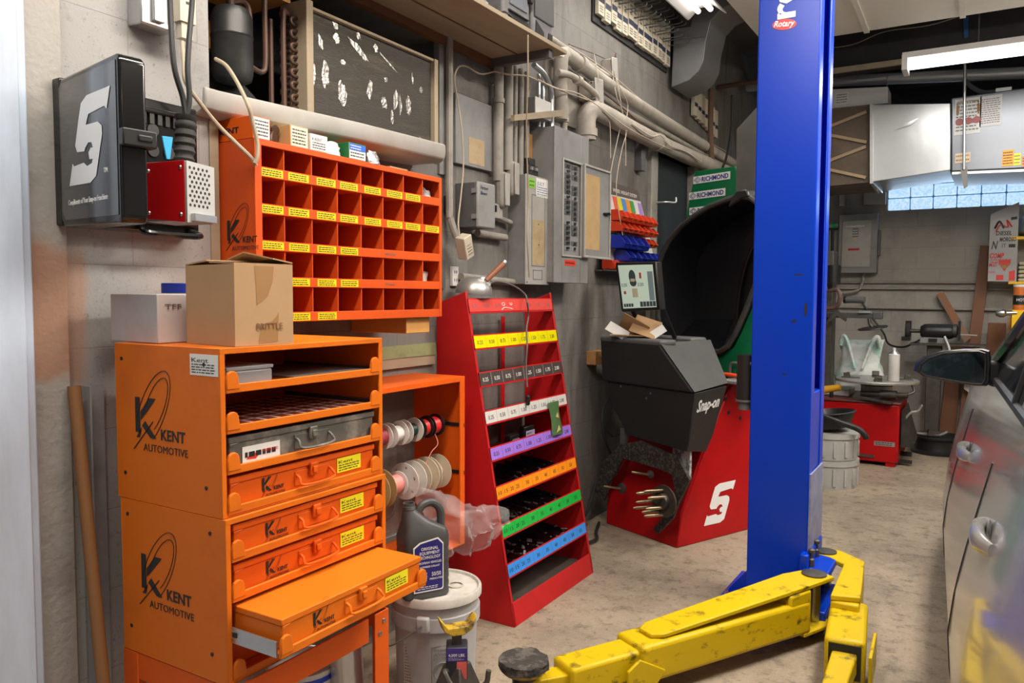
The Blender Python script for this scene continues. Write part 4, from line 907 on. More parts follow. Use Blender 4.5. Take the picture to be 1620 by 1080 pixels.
B().lathe([(.006, 0), (.010, .006), (.010, .04), (.006, .045)], (0.262,3.021,0.8594), (0, 0, 1), 12).done('connector', BLACK, ob)
tag(B().tube([(0.13,3.256,1.438), (0.15,3.214,1.521), (0.17,3.166,1.635), (0.17,3.176,1.781), (0.2,3.111,1.944), (0.25,3.017,2.091), (0.32,2.905,2.272), (0.352,2.848,2.42)], .0035).done('strung_cord', BEIGE), 'thin cord hanging straight down from the shelf edge in front of the conduits', 'cord')

# ---------------------------------------------------------------- boxes and panels on the wall
c = root('switch_box', 'small grey hinged switch box with handwriting on its door beside the conduits', 'switch box', (.06, 2.9, 1.645))
B().box((0, 2.83, 1.645), (.105, 2.967, 1.838)).done('box_body', GREYD, c, bev=.004)
B().box((.105, 2.826, 1.642), (.122, 2.968, 1.84)).done('door', GREY, c, bev=.008)
B().box((.107, 2.965, 1.72), (.125, 2.975, 1.75)).done('catch', BLACK, c)
for z in (1.68, 1.79): B().box((.09, 2.822, z), (.118, 2.828, z+.02)).done('hinge', GREY, c)
b = B(); b.text('Furnace', (.1226, 2.845, 1.808), Y, Z, .022, .06, shear=.3); b.text('Blower', (.1226, 2.845, 1.784), Y, Z, .022, .055, shear=.3); b.done('handwriting', flat('blue_marker', (30, 35, 60), .5), c, smooth=0)
struct(B().box((0, 2.806, 1.922), (.02, 3.104, 2.222)).done('trim_9', GREY, bev=.002))
b = B().box((.0201, 2.905, 1.935), (.0212, 3.03, 2.05)); struct(b.done('trim_10', mat('tan_bare_patch', (.42, .32, .19), .8, dirt=.4, dcol=(.2, .14, .08), scale=20)))
BOXL = mat('pale_grey_panel', (.36, .35, .33), .5, dirt=.5, dcol=(.20, .17, .13), scale=6)
c = root('meter_box', 'tall narrow grey electrical box with a rusty tan streak down its cover', 'electrical box', (.05, 3.4, 1.405))
B().box((0, 3.272, 1.405), (.096, 3.508, 1.93)).done('box_body', GREY, c, bev=.002)
B().box((.096, 3.27, 1.404), (.101, 3.51, 1.932)).done('cover', BOXL, c, bev=.0015)
B().box((.1012, 3.335, 1.50), (.1018, 3.455, 1.72)).done('rusty_streak', mat('tan_stain', (.40, .30, .17), .8, dirt=.7, dcol=(.2, .13, .06), scale=16), c)
b = B()
for p in ((.1018, 3.285, 1.415), (.1018, 3.495, 1.415), (.1018, 3.285, 1.915), (.1018, 3.495, 1.915), (.1018, 3.40, 1.60), (.1018, 3.395, 1.70)): b.lathe([(.004, 0), (.004, .001)], p, (1, 0, 0), 8)
b.done('screw_hole', INK, c)
b = B()
for a in (((3.345, 1.43), (3.435, 1.475)), ((3.33, 1.495), (3.46, 1.84))):
    (p0, q0), (p1, q1) = a
    for u in (((p0, q0), (p1, q0)), ((p1, q0), (p1, q1)), ((p1, q1), (p0, q1)), ((p0, q1), (p0, q0))): b.tube([(.1016, *u[0]), (.1016, *u[1])], .0012, 4, 1)
b.done('knockout', GREYD, c)
label('green_label', (.1012, 3.30, 1.87), Y, Z, .055, .045, flat('lime_label', (130, 190, 60), .5), c, None, 2, flat('dark_green_ink', (70, 120, 30), .5))
label('inspection_tag', (.1012, 3.37, 1.835), Y, Z, .125, .09, PAPER, c, 'JULY', 4, flat('blue_ink', (90, 110, 150), .6))
c = root('breaker_panel', 'large grey breaker panel with its narrow door swung open to show two columns of breakers', 'breaker panel', (.07, 3.68, 1.418))
B().box((0, 3.487, 1.418), (.135, 3.872, 2.193)).done('panel_box', GREY, c, bev=.002)
b = B().box((.135, 3.484, 1.416), (.142, 3.572, 2.195)).box((.135, 3.78, 1.416), (.142, 3.875, 2.195)).box((.135, 3.572, 1.416), (.142, 3.78, 1.556)).box((.135, 3.572, 2.042), (.142, 3.78, 2.195)); b.done('panel_cover', GREY, c, bev=.002)
b = B()
for q in (((3.568, 1.55), (3.786, 1.56)), ((3.568, 2.038), (3.786, 2.048)), ((3.564, 1.55), (3.576, 2.048)), ((3.776, 1.55), (3.788, 2.048))): b.box((.142, *q[0]), (.150, *q[1]))
b.done('door_frame', BOXL, c, bev=.002)
B().box((.12, 3.576, 1.56), (.128, 3.776, 2.038)).done('dead_front', INKG, c)
for col in (0, 1):
    for k in range(17):
        y = 3.60+col*.085; z = 1.585+k*.0262
        if (k*3+col) % 11 == 7: continue
        br = B().box((.128, y, z), (.138, y+.07, z+.023)).done('breaker', GREYD if k % 5 else GREY, c)
        B().obox((.141, y+.035, z+.0115), (.010, .022, .011), (0, 0, .3 if col else -.3)).done('toggle', BLACK, br)
DD = V((.20, 3.783, 0)); 
b = B().box((.150, 3.78, 1.556), (.158, 4.118, 2.045)); dr_ = b.done('panel_door', GREY, c, bev=.003)
b = B().box((.158, 3.78, 1.553), (.168, 3.792, 2.048)).box((.158, 4.108, 1.553), (.168, 4.12, 2.048)).box((.158, 3.78, 2.036), (.168, 4.12, 2.048)).box((.158, 3.78, 1.553), (.168, 4.12, 1.565)); b.done('door_lip', BOXL, dr_, bev=.003)
B().box((.1581, 3.80, 1.60), (.1591, 3.985, 2.0)).done('card_directory', mat('aged_cardboard', (.42, .28, .13), .8, dirt=.4, dcol=(.25, .15, .07), scale=14), dr_, bev=.0)
B().box((.158, 4.06, 1.80), (.185, 4.07, 1.815)).box((.158, 4.03, 1.803), (.175, 4.10, 1.812)).done('door_catch', BLACK, dr_)
label('warning_label', (.1422, 3.60, 1.505), Y, Z, .125, .03, flat('orange_red_label', (220, 60, 35), .4), c, None, 1, flat('dark_red_ink', (120, 20, 10), .5))
c = root('thermostat', 'cream plastic multi-outlet box hanging crooked from its cord on the wall', 'outlet adapter', (0.09,2.772,1.562))
ctr = V((0.09,2.772,1.557)); b = B().obox(ctr, (.05, .055, .10), (.45, .15, 0)); b.done('adapter_body', CREAM, c, bev=.004)
b = B()
for k in range(6): b.obox(ctr+V((.0255, -.003, 0))+V((0, -.43, .9))*((k-2.5)*.013), (.003, .03, .003), (.45, .15, 0))
b.done('slot', INKG, c)
tag(B().tube([(0.05,3.072,2.369), (0.06,2.937,2.324), (0.04,2.858,2.34), (0.04,2.796,2.32), (0.04,2.768,2.265), (0.04,2.791,2.178), (0.05,2.805,2.073), (0.05,2.82,1.914), (0.06,2.787,1.774), (0.08,2.739,1.662), (0.09,2.734,1.603)], .0035).done('strung_cord', BEIGE), 'pale cord dropping to the crooked cream outlet box', 'cord')
tag(B().tube([(0.05,3.072,2.369), (0.09,3.129,2.363), (0.11,3.239,2.381), (0.12,3.311,2.382), (0.13,3.451,2.382), (0.13,3.657,2.388), (0.13,3.881,2.403)], .004).done('strung_cord', BEIGE), 'pale cord strung sideways under the shelf toward the pipes', 'cord')
c = B().box((.0, 2.742, 1.70), (.022, 2.772, 1.775)); c.mi = 1; c.box((.022, 2.748, 1.70), (.030, 2.768, 1.775)); tag(c.done('yellow_clip', [INK, flat('yellow_plastic', (235, 190, 10), .4)], bev=.003), 'small yellow and black plastic clip on the wall left of the switch box', 'clip')
B0 = root('junction_box', 'small round-cornered conduit junction plate between the switch box and the tall narrow box', 'junction box', (.04, 3.07, 1.70)); B().box((0, 3.015, 1.70), (.05, 3.14, 1.775)).done('box_body', PIPE, B0, bev=.006); B().box((.05, 3.02, 1.705), (.056, 3.135, 1.77)).done('cover', BOXL, B0, bev=.003)
b = B().cyl((.03, 2.96, 1.63), (.03, 3.20, 1.625), .017).cyl((.03, 3.10, 1.72), (.03, 3.25, 1.70), .012); tag(b.done('conduit_stub', PIPE), 'short horizontal grey conduits between the switch box and the tall narrow box', 'conduit')
tag(B().cyl((.03, 2.83, 1.432), (.03, 3.27, 1.415), .016).done('conduit', PIPE), 'horizontal conduit above the dome, running into the tall narrow box', 'conduit')
c = root('wall_outlet', 'white duplex outlet on the dark wall board behind the dome', 'outlet', (.02, 2.80, 1.39)); B().box((0, 2.79, 1.39), (.015, 2.835, 1.475)).done('outlet_plate', WHITE, c, bev=.002)
b = B()
for z in (1.41, 1.445): b.box((.0151, 2.803, z), (.0156, 2.807, z+.012)); b.box((.0151, 2.817, z), (.0156, 2.821, z+.012))
b.done('slot', INK, c)
struct(B().box((0, 2.60, 1.38), (.012, 2.74, 1.50)).done('trim_11', GREYD))
# vertical conduits
for i, (px_, y, z0_, z1_, r, lab) in enumerate((
  (717, 2.745, 1.62, 2.44, .016, 'grey conduit running down the wall beside the air conditioner, bent at its foot'),
  (788, 3.112, 1.78, 2.44, .024, 'thick vertical conduit left of the row under the shelf, with a long fitting below'),
  (806, 3.198, 1.84, 2.44, .024, 'second thick vertical conduit under the shelf with a long capped fitting'),
  (817, 3.262, 1.87, 2.44, .012, 'thin vertical conduit, first of the thin ones right of the thick pair'),
  (824, 3.315, 1.87, 2.44, .015, 'medium vertical conduit, second of the thin ones right of the thick pair'),
  (833, 3.372, 1.90, 2.44, .013, 'thin vertical conduit next to the narrow white box, third of the thin ones'))):
    c = root('conduit', lab, 'conduit', (.04, y, z0_))
    b = B()
    if i == 0: b.tube([(.03, y, z1_), (.03, y, 1.75), (.03, y+.005, 1.68), (.045, y+.03, 1.60)], r, 10)
    else: b.cyl((.045, y, z0_+(.1 if i < 3 else 0)), (.045, y, z1_), r)
    b.done('pipe', PIPE, c)
    if i in (1, 2):
        zz = z0_; b = B().obox((.055, y+.012, zz+.06), (.055, .05, .17)); b.done('conduit_body', PIPE, c, bev=.02)
        B().obox((.086, y+.014, zz+.06), (.008, .04, .15)).done('cover_plate', BOXL, c, bev=.012)
    if i == 1: B().cyl((.045, y, 2.235), (.045, y, 2.255), r+.005).done('coupling', PIPE, c)
# brackets, white box
c = root('shelf_board', 'long wooden shelf board high on the wall, seen from below', 'shelf', (.15, 2.6, 2.43))
B().box((.0, 1.30, 2.432), (.352, 3.20, 2.45)).done('board', WOODP, c, bev=.002)
B().box((.0, 1.30, 2.40), (.03, 3.20, 2.432)).done('ledger', WOODD, c); B().box((.03, 3.08, 2.395), (.325, 3.11, 2.432)).done('bracket', GREYD, c)
B().box((.16, 1.30, 2.428), (.165, 3.08, 2.432)).done('seam_batten', WOODD, c)
b = B().box((.0, 3.12, 2.165), (.14, 3.145, 2.195)).box((.115, 3.12, 2.175), (.14, 3.60, 2.195)); c = B().prism([(0.09,3.147,2.183), (0.11,3.591,2.293), (0.11,3.599,2.263), (0.09,3.147,2.155)], (.02, 0, 0)); tag(c.done('angle_bracket', WOODP), 'short dusty angle bar sticking out in front of the white electrical box', 'bracket')
c = root('white_junction_box', 'small white electrical box on a conduit above the breaker panel', 'junction box', (.06, 3.45, 2.22)); B().box((0, 3.36, 2.225), (.095, 3.52, 2.315)).done('box_body', GREY, c, bev=.002); B().box((.095, 3.36, 2.225), (.101, 3.52, 2.315)).done('cover', WHITE, c, bev=.002)
tag(B().tube([(.06, 3.60, 2.195), (.06, 3.60, 2.33), (.065, 3.58, 2.40), (.08, 3.48, 2.45), (.09, 3.36, 2.465)], .014, 10).done('bent_conduit', GALV), 'shiny bent steel conduit rising from the breaker panel', 'conduit')
for y in (3.50, 3.545): tag(B().cyl((.04, y, 2.2), (.04, y, 2.46), .011).done('conduit', GALV), 'thin shiny vertical conduit behind the bent one, ' + ('nearer the white box' if y < 3.52 else 'nearer the breaker panel middle'), 'conduit')
# breakers lying loose above the tall narrow box
c = root('spare_breaker', 'cluster of loose black breakers sitting on top of the tall narrow box', 'breaker', (.06, 3.36, 1.932)); b = B().box((.02, 3.32, 1.933), (.085, 3.42, 1.985)).box((.025, 3.34, 1.985), (.08, 3.40, 2.02)); b.done('breaker_body', BLACK, c, bev=.003); B().box((.085, 3.335, 1.96), (.095, 3.355, 1.975)).box((.085, 3.38, 1.96), (.095, 3.40, 1.975)).done('toggle', GREY, c)
b = B().box((.0, 3.42, 1.94), (.012, 3.52, 2.16)); tag(b.done('wood_backing', WOOD), 'bare orange wooden strip on the wall left of the breaker panel', 'board')
# big dusty pipes along the wall
def pipe_thing(lab, pts, r, joints=(), m=PIPE):
    c = root('wall_pipe', lab, 'pipe', pts[0]); B().tube(pts, r, 14, 5).done('pipe', m, c)
    for p, d in joints: p = V(p); d = V(d).normalized(); B().cyl(p-d*.02, p+d*.02, r+.008).done('coupling', m, c)
DP = mat('dusty_pale_pipe', (.38, .345, .30), .7, dirt=.6, dcol=(.17, .145, .12), scale=8)
pipe_thing('thick dusty upper pipe running along the wall to the corner', [(.08, 3.66, 2.26), (.08, 3.66, 2.55), (.08, 3.70, 2.60), (.08, 3.80, 2.605), (.08, 4.6, 2.56), (.08, 6.7, 2.51), (.08, 8.45, 2.47)], .038, (((.08, 3.88, 2.60), (0, 1, -.06)),), DP)
pipe_thing('thick dusty lower pipe below the wires, ending over the door', [(.10, 3.93, 2.20), (.10, 3.93, 2.32), (.10, 4.0, 2.375), (.10, 4.15, 2.385), (.10, 5.2, 2.37), (.10, 7.6, 2.42)], .052, (((.10, 3.93, 2.24), (0, 0, 1)), ((.10, 5.02, 2.372), (0, 1, 0))), DP)
pipe_thing('thin upper pipe above the thick ones, from the shelf to the oval box', [(.06, 3.30, 2.66), (.06, 4.30, 2.63)], .02, (), DP)
pipe_thing('thin bent pipe with a union at the shelf end', [(.12, 3.55, 2.47), (.12, 3.70, 2.49), (.12, 3.90, 2.475), (.12, 4.02, 2.45), (.12, 4.04, 2.40), (.10, 4.06, 2.36)], .017, (((.12, 3.78, 2.485), (0, 1, 0)),), DP)
pipe_thing('middle thin pipe between the two thick ones', [(.05, 4.2, 2.50), (.05, 8.3, 2.44)], .018, (), DP)
pipe_thing('thin ribbed pipe dropping into the breaker panel', [(.07, 3.72, 2.20), (.07, 3.72, 2.50)], .018, (((.07, 3.72, 2.28), (0, 0, 1)), ((.07, 3.72, 2.31), (0, 0, 1))), DP)
tag(B().prism([(.0, 3.62, 2.28), (.0, 4.10, 2.28), (.0, 4.10, 2.58), (.0, 3.62, 2.58)], (.012, 0, 0)).done('wall_plate', DP), 'dusty square plate behind the pipe elbows', 'plate')
c = root('oval_box', 'oval-covered conduit box on the wall above the upper thick pipe', 'junction box', (0.05,4.344,2.67)); p = V((0.08,4.322,2.678)); B().obox(p-X*.03, (.07, .07, .12)).done('box_body', DP, c, bev=.01); B().obox(p+X*.01, (.012, .075, .135), (.15, 0, 0)).done('cover', BOXL, c, bev=.02)
c = root('oval_box', 'square pale conduit box below the upper thick pipe', 'junction box', (0.05,4.171,2.528)); p = V((0.12,4.038,2.483)); B().obox(p-X*.05, (.10, .10, .10)).done('box_body', DP, c, bev=.006); B().obox(p+X*.003, (.012, .105, .14), (.1, 0, 0)).done('cover', BOXL, c, bev=.008)
tag(B().prism([(0.3,3.123,2.448), (0.3,3.32,2.509), (0.3,3.27,2.447), (0.3,3.226,2.442)], (-.08, 0, 0)).done('paper_scrap', PAPER), 'pale folded scrap at the right end of the shelf', 'paper')
rr = random.Random(21)
wl = 0
for pts in ([(0.09,4.282,2.66), (0.12,4.281,2.518), (0.12,4.377,2.428), (0.12,4.316,2.288), (0.12,4.23,2.103), (0.12,4.18,1.96)], [(0.09,4.3,2.664), (0.13,4.321,2.562), (0.13,4.428,2.493), (0.13,4.403,2.358), (0.13,4.411,2.128)], [(0.1,4.295,2.662), (0.13,4.304,2.522), (0.13,4.353,2.43), (0.13,4.423,2.343), (0.13,4.342,2.2), (0.13,4.274,1.97), (0.13,4.376,1.712)],
            [(0.1,4.018,2.687), (0.13,3.998,2.575), (0.14,4.002,2.523)], [(0.14,4.021,2.425), (0.13,4.129,2.378), (0.13,4.175,2.316), (0.13,4.188,2.14)]):
    wl += 1; tag(B().tube(pts, .0026, 6).done('dangling_wire', WIREW), 'thin pale wire dangling from the pipes, ' + ('leftmost of the long ones', 'rightmost of the long ones', 'reaching down to the coloured bins', 'short one on the upper pipe', 'below the square pale box')[wl-1], 'wire')
for lab, pts in (('long pale wire lying along the lower thick pipe', [(0.14,3.307,2.378), (0.14,3.499,2.377), (0.15,3.726,2.4), (0.16,3.979,2.379), (0.16,4.333,2.342), (0.16,4.739,2.33), (0.16,5.212,2.334)]), ('tangled pale wire bundle on the lower pipe by the door', [(0.16,4.428,2.374), (0.17,4.713,2.352), (0.16,4.906,2.391), (0.17,5.058,2.35), (0.16,5.409,2.365), (0.16,5.769,2.347)]), ('dark cable lying between the thick pipes', [(0.1,3.981,2.524), (0.1,4.471,2.468), (0.1,4.781,2.431), (0.1,5.516,2.387), (0.1,6.116,2.393)]), ('thin wire stapled along the top of the upper thick pipe', [(0.1,3.711,2.649), (0.1,4.189,2.636), (0.09,5.147,2.563), (0.09,6.667,2.568)]), ('rusty wire knot on the wall above the oval box', [(0.03,3.847,2.704), (0.04,4.145,2.729), (0.04,4.411,2.754), (0.06,4.401,2.797), (0.06,4.384,2.752)])):
    tag(B().tube(pts, .0045 if 'dark' in lab or 'tangled' in lab else .003, 6).done('loose_wire', COPPER if 'rusty' in lab or 'dark' in lab else WIREW), lab, 'wire')
tag(B().box((.0, 4.86, 2.17), (.05, 4.93, 2.36)).done('pipe_hanger', GREYD, bev=.003), 'dark steel pipe hanger bracket left of the door', 'bracket')

# boom box and speaker on the shelf
zs = 2.451
BB = mat('grey_radio_plastic', (.19, .19, .20), .4, dirt=.4, dcol=(.3, .29, .28), scale=8)
c = root('boombox', 'grey radio with a display standing on the shelf, left of the tall speaker', 'radio', (.25, 2.85, zs))
B().box((.12, 2.74, zs), (.30, 2.955, zs+.30)).done('radio_body', BB, c, bev=.012)
b = B().box((.30, 2.775, zs+.03), (.306, 2.935, zs+.05)).box((.30, 2.775, zs+.055), (.309, 2.935, zs+.062)); b.done('cassette_slot', BLACK, c, bev=.002)
B().box((.30, 2.785, zs+.085), (.307, 2.925, zs+.20)).done('display', mat('dim_screen', (.22, .24, .28), .15), c, bev=.003)
B().lathe([(.02, 0), (.024, .012), (.018, .02)], (.30, 2.94, zs+.15), (1, 0, 0), 16).done('knob', BLACK, c)
c = root('speaker', 'tall grey speaker at the right end of the shelf', 'speaker', (.25, 3.07, zs))
B().box((.15, 2.985, zs), (.30, 3.165, zs+.32)).done('speaker_body', BB, c, bev=.015)
b = B().prism([(.30, 3.0, zs+.025), (.30, 3.08, zs+.02), (.30, 3.075, zs+.05), (.30, 3.005, zs+.085)], (.003, 0, 0)); b.prism([(.30, 3.11, zs+.018), (.30, 3.15, zs+.018), (.30, 3.155, zs+.06), (.30, 3.12, zs+.06)], (.003, 0, 0)); b.done('port', BLACK, c)
B().box((.30, 2.99, zs+.095), (.308, 3.16, zs+.30)).done('grille', GREYD, c, bev=.006)
c = root('radio_set', 'black and silver radio partly seen at the left of the shelf', 'radio', (.22, 2.5, zs))
B().box((.08, 2.38, zs), (.27, 2.66, zs+.16)).done('radio_body', BLACK, c, bev=.02)
B().prism([(.275, 2.42, zs+.03), (.275, 2.64, zs+.012), (.275, 2.66, zs+.05), (.275, 2.44, zs+.10)], (.008, 0, 0)).done('silver_trim', mat('silver_plastic', (.45, .45, .46), .35), c, bev=.003)
B().obox((.29, 2.60, zs+.055), (.012, .18, .012), (.3, 0, 0)).done('carry_handle', BLACK, c)
for lab, pts in (('dark red wire arching between the radios on the shelf', [(.31, 2.68, zs+.006), (.32, 2.72, zs+.03), (.32, 2.77, zs+.02), (.31, 2.80, zs+.006)]), ('black wire arching between the radios on the shelf', [(.32, 2.67, zs+.006), (.33, 2.70, zs+.02), (.33, 2.75, zs+.018), (.32, 2.78, zs+.006)])): tag(B().tube(pts, .003).done('speaker_wire', flat('dark_red_wire', (100, 35, 40), .5) if 'red' in lab else CORD), lab, 'wire')

# coloured weight bins on a leaning panel
c = root('bin_board', 'leaning white board with coloured stripes above the small parts bins', 'bin board', (.05, 4.75, 1.5))
b = B().prism([(.02, 4.28, 2.045), (.06, 4.28, 1.50), (.06, 5.15, 1.50), (.038, 5.02, 1.80), (.02, 4.87, 2.045)], (-.012, 0, 0)); b.done('board', WHITE, c, bev=.001)
bp = lambda y, z: (.02+(2.045-z)*.0734+.001, y, z)
B().prism([bp(4.28, 2.044), bp(4.871, 2.044), bp(4.91, 1.975), bp(4.28, 1.965)], (.0008, 0, 0)).done('header', flat('brown_header', (90, 80, 72), .5), c, smooth=0)
b = B(); b.text('WHEEL WEIGHT SYSTEM', V(bp(4.46, 1.988))+V((.001, 0, 0)), Y, Z, .03, .38); b.done('header_print', WHITEP, c, smooth=0)
for k, cl in enumerate(((225, 95, 60), (220, 205, 30), (75, 135, 205), (225, 140, 40), (70, 150, 70), (215, 210, 215), (165, 130, 200))):
    y = 4.445+k*.068; s_ = .05
    st = B().prism([bp(y, 1.96), bp(y+.062, 1.96), bp(y+.062+s_, 1.85), bp(y+s_, 1.85)], (.0008, 0, 0)).done('colour_stripe', flat('stripe', cl, .5), c, smooth=0)
    bb = B(); bb.text(('MC', 'AW', 'FN', 'LH', 'IAW', 'P', 'T')[k], V(bp(y+s_+.008, 1.865))+V((.001, 0, 0)), Y, Z, .025, .035); bb.done('code_print', WHITEP, st, smooth=0)
def parts_bin(lab, x, y, z, w, h, d, m, grp):
    c = root('parts_bin', lab, 'parts bin', (x, y, z), group=grp)
    b = B(); t = .003
    for yy in (y, y+w-t): b.prism([(x-d, yy, z), (x, yy, z), (x+.016, yy, z+h*.36), (x-d*.25, yy, z+h), (x-d, yy, z+h)], (0, t, 0))
    b.box((x-d, y, z), (x, y+w, z+t)); b.prism([(x, y, z), (x, y+w, z), (x+.016, y+w, z+h*.36), (x+.016, y, z+h*.36)], (-t, 0, 0)); b.box((x-d, y, z), (x-d+t, y+w, z+h)); b.done('bin_body', m, c, bev=.001)
    B().box((x+.008, y+.006, z+h*.30), (x+.020, y+w-.006, z+h*.36)).done('front_lip', m, c)
    return c
RB = flat('red_bin', (205, 62, 28), .4); BLB = flat('blue_bin', (28, 42, 150), .35)
for r_, (n, x, z, w_, h_, d_, m, ys, nm) in enumerate(((7, .13, 1.80, .082, .065, .07, RB, 4.34, 'red parts bin in the top row of the bin board'), (7, .135, 1.735, .082, .058, .08, RB, 4.34, 'red parts bin in the second row of the bin board'), (4, .15, 1.635, .10, .08, .09, BLB, 4.34, 'large blue parts bin in the third row of the bin board'), (2, .13, 1.665, .08, .055, .07, RB, 4.78, 'red parts bin beside the third-row blue bins'), (6, .15, 1.56, .095, .07, .09, BLB, 4.42, 'blue parts bin in the fourth row of the bin board'), (4, .13, 1.508, .09, .055, .08, RB, 4.26, 'red parts bin in the bottom row of the bin board'), (2, .14, 1.508, .10, .05, .09, BLB, 4.64, 'blue parts bin at the right of the bottom row'))):
    for k in range(n): parts_bin(nm, x, ys+k*(w_+.004), z, w_-.010, h_, d_, m, nm.replace('parts bin', 'parts bins'))
struct(B().box((0, 4.26, 1.498), (.05, 4.9, 1.505)).box((0, 4.36, 1.55), (.05, 5.0, 1.557)).box((0, 4.34, 1.625), (.05, 4.95, 1.632)).box((0, 4.34, 1.727), (.05, 4.95, 1.733)).box((0, 4.34, 1.79), (.05, 4.95, 1.797)).done('trim_12', GREYD))

# belts in printed sleeves on pegs, high on the wall
c = root('belt_rail', 'row of long wire pegs high on the wall above the belt sleeves', 'peg rail', (.01, 4.8, 3.05))
B().box((0, 4.18, 2.93), (.012, 5.41, 3.26)).done('backing', DARK, c)
for i in range(15):
    for j in range(2):
        y = 4.24+i*.08; z = 3.10+j*.085+.01*(i % 2)
        B().tube([(.012, y, z), (.17, y+.01, z+.004), (.185, y+.01, z+.02)], .0035, 6, 2).done('peg', GREYD, c)
SLV = flat('cream_sleeve', (205, 195, 175), .7); NVY = flat('navy_band', (45, 50, 75), .6)
for i in range(14):
    y = 4.20+i*.085; rr = random.Random(i); dz = rr.uniform(-.012, .012); c = root('belt_sleeve', 'cream printed belt sleeve with a navy band hanging in the row high on the wall', 'belt sleeve', (.03, y, 2.96), group='belt sleeves on the high pegs')
    B().box((.016, y, 2.965+dz), (.04+.004*(i % 3), y+.078, 3.24)).done('sleeve', SLV, c, bev=.002)
    xx = .0405+.004*(i % 3); b = B().box((xx, y+.001, 3.035+dz), (xx+.0006, y+.077, 3.068+dz)); b.done('band', NVY, c, smooth=0)
    b = B(); lines(b, (xx, y+.012, 2.975+dz), Y, Z, .05, .045, 3, .5, i); lines(b, (xx, y+.02, 3.09+dz), Y, Z, .035, .10, 4, .4, i+30); b.done('print', INKG, c, smooth=0)
# S-shaped sheet metal duct
DUCT = mat('dull_duct_steel', (.25, .25, .26), .5, metal=.5, dirt=.3, dcol=(.12, .12, .12), scale=5)
pts = [(0.0417,5.42,2.829), (0.1702,5.42,2.86), (0.2371,5.42,2.915), (0.2716,5.42,2.984), (0.2827,5.42,3.102), (0.3155,5.42,3.242), (0.3843,5.42,3.306), (0.4572,5.42,3.326), (0.5534,5.42,3.396), (0.3805,5.42,3.496), (0.272,5.42,3.433), (0.2068,5.42,3.338), (0.1727,5.42,3.228), (0.0535,5.42,3.235)]
c = root('vent_duct', 'grey S-shaped sheet metal duct rising from the wall to the ceiling', 'duct', (.2, 5.6, 2.9)); B().prism(pts, (.0, .38, 0)).done('duct_body', DUCT, c, bev=.004)
B().tube([V((0.0583,5.41,3.157)), V((0.2806,5.41,3.142))], .004, 6, 1).done('seam', DUCT, c)
c = root('ceiling_light', 'fluorescent fixture hanging near the wall above the belt sleeves', 'light fixture', (.40, 4.4, 3.12))
b = B(); b.prism([(.27, 3.3, 3.15), (.35, 3.3, 3.22), (.45, 3.3, 3.22), (.53, 3.3, 3.15), (.52, 3.3, 3.15), (.445, 3.3, 3.212), (.355, 3.3, 3.212), (.28, 3.3, 3.15)], (0, 1.77, 0)); b.done('reflector', WHITE, c)
TUBE = mat('lit_tube', (1, 1, 1), .5, emit=(1, .94, .85), es=6)
for x in (.36, .44): B().cyl((x, 3.35, 3.175), (x, 5.02, 3.175), .016).done('tube', TUBE, c)
b = B().cyl((.3, 4.6, 3.22), (.3, 4.6, 3.6), .004).cyl((.5, 3.6, 3.22), (.5, 3.6, 3.6), .004); b.done('hanger', GREYD, c)
# pegged belts beyond the duct and rusty uprights in the corner
c = root('belt_bundle', 'bundle of old belts and sleeves hanging past the duct near the corner', 'belts', (.06, 6.1, 2.7))
for i in range(7):
    y = 5.95+i*.09; z = 2.74-.012*i; B().box((.01, y, z), (.04, y+.075, z+.22)).done('sleeve', SLV, c, bev=.002); B().box((.0405, y, z+.07), (.041, y+.075, z+.10)).done('band', NVY, c)
tag(B().tube([(0.12,6.097,2.961), (0.12,6.099,2.671), (0.12,6.151,2.376)], .022, 8, 3).done('rusty_pipe', mat('rust_brown', (.12, .07, .04), .8, dirt=.6, dcol=(.05, .03, .02), scale=14)), 'rusty vertical pipe rising to the ceiling near the corner', 'pipe')
tag(B().tube([(0.2,6.393,2.967), (0.2,6.394,2.717), (0.2,6.285,2.474), (0.2,6.17,2.353)], .010, 6).done('dark_cable', CORD), 'dark cable hanging down near the rusty pipe', 'cable')
tag(B().tube([(0.0185,6.6,3.098), (0.3563,6.6,3.104)], .02, 8, 1).done('rusty_rail', COPPER), 'rusty horizontal rail running from the corner toward the blue post', 'rail')

# ---------------------------------------------------------------- wheel balancer (local frame: x along its front, y to the rear)
BR = math.atan2(-.4, .917)
bal = root('wheel_balancer', 'red and black wheel balancer with a black tray top, white S mark on its leg', 'wheel balancer', (.626, 3.996, 0), BR)
def lx(p): return MW[bal.name] @ V(p)
prof = [(-.56, .0), (0, 0), (0, .19), (0, .19)]
b = B(); b.loft([[(-.56, 0, 0), (0, 0, 0), (0, .62, 0), (-.56, .62, 0)], [(-.56, .01, .19), (0, .034, .19), (0, .62, .19), (-.56, .62, .19)], [(-.54, .22, .62), (-.01, .26, .62), (-.01, .62, .62), (-.54, .62, .62)], [(-.54, .28, .86), (-.01, .40, .86), (-.01, .62, .86), (-.54, .62, .86)]])
b.done('pedestal', REDM, bal, bev=.006, local=True)
legp = [(0, 0), (.034, .184), (.387, .816), (.44, .865), (.66, .865), (.66, 0)]
b = B().prism([(.004, y, z) for y, z in legp], (-.05, 0, 0)); leg = b.done('side_leg', REDM, bal, bev=.006, local=True)
b = B(); s_logo(b, (.006, .208, .085), (0, 1, 0), (0, 0, 1), .262, .225); b.done('print', WHITEP, leg, smooth=0, local=True)
for y, z in ((.40, .70), (.50, .66), (.37, .78), (.52, .80)): B().lathe([(.011, 0), (.011, .002)], (.004, y, z), (1, 0, 0), 10).done('bolt_hole', INK, leg, local=True)
b = B().box((-.05, .36, .866), (.20, .515, .885)); b.done('work_top', GREY, bal, bev=.004, local=True)
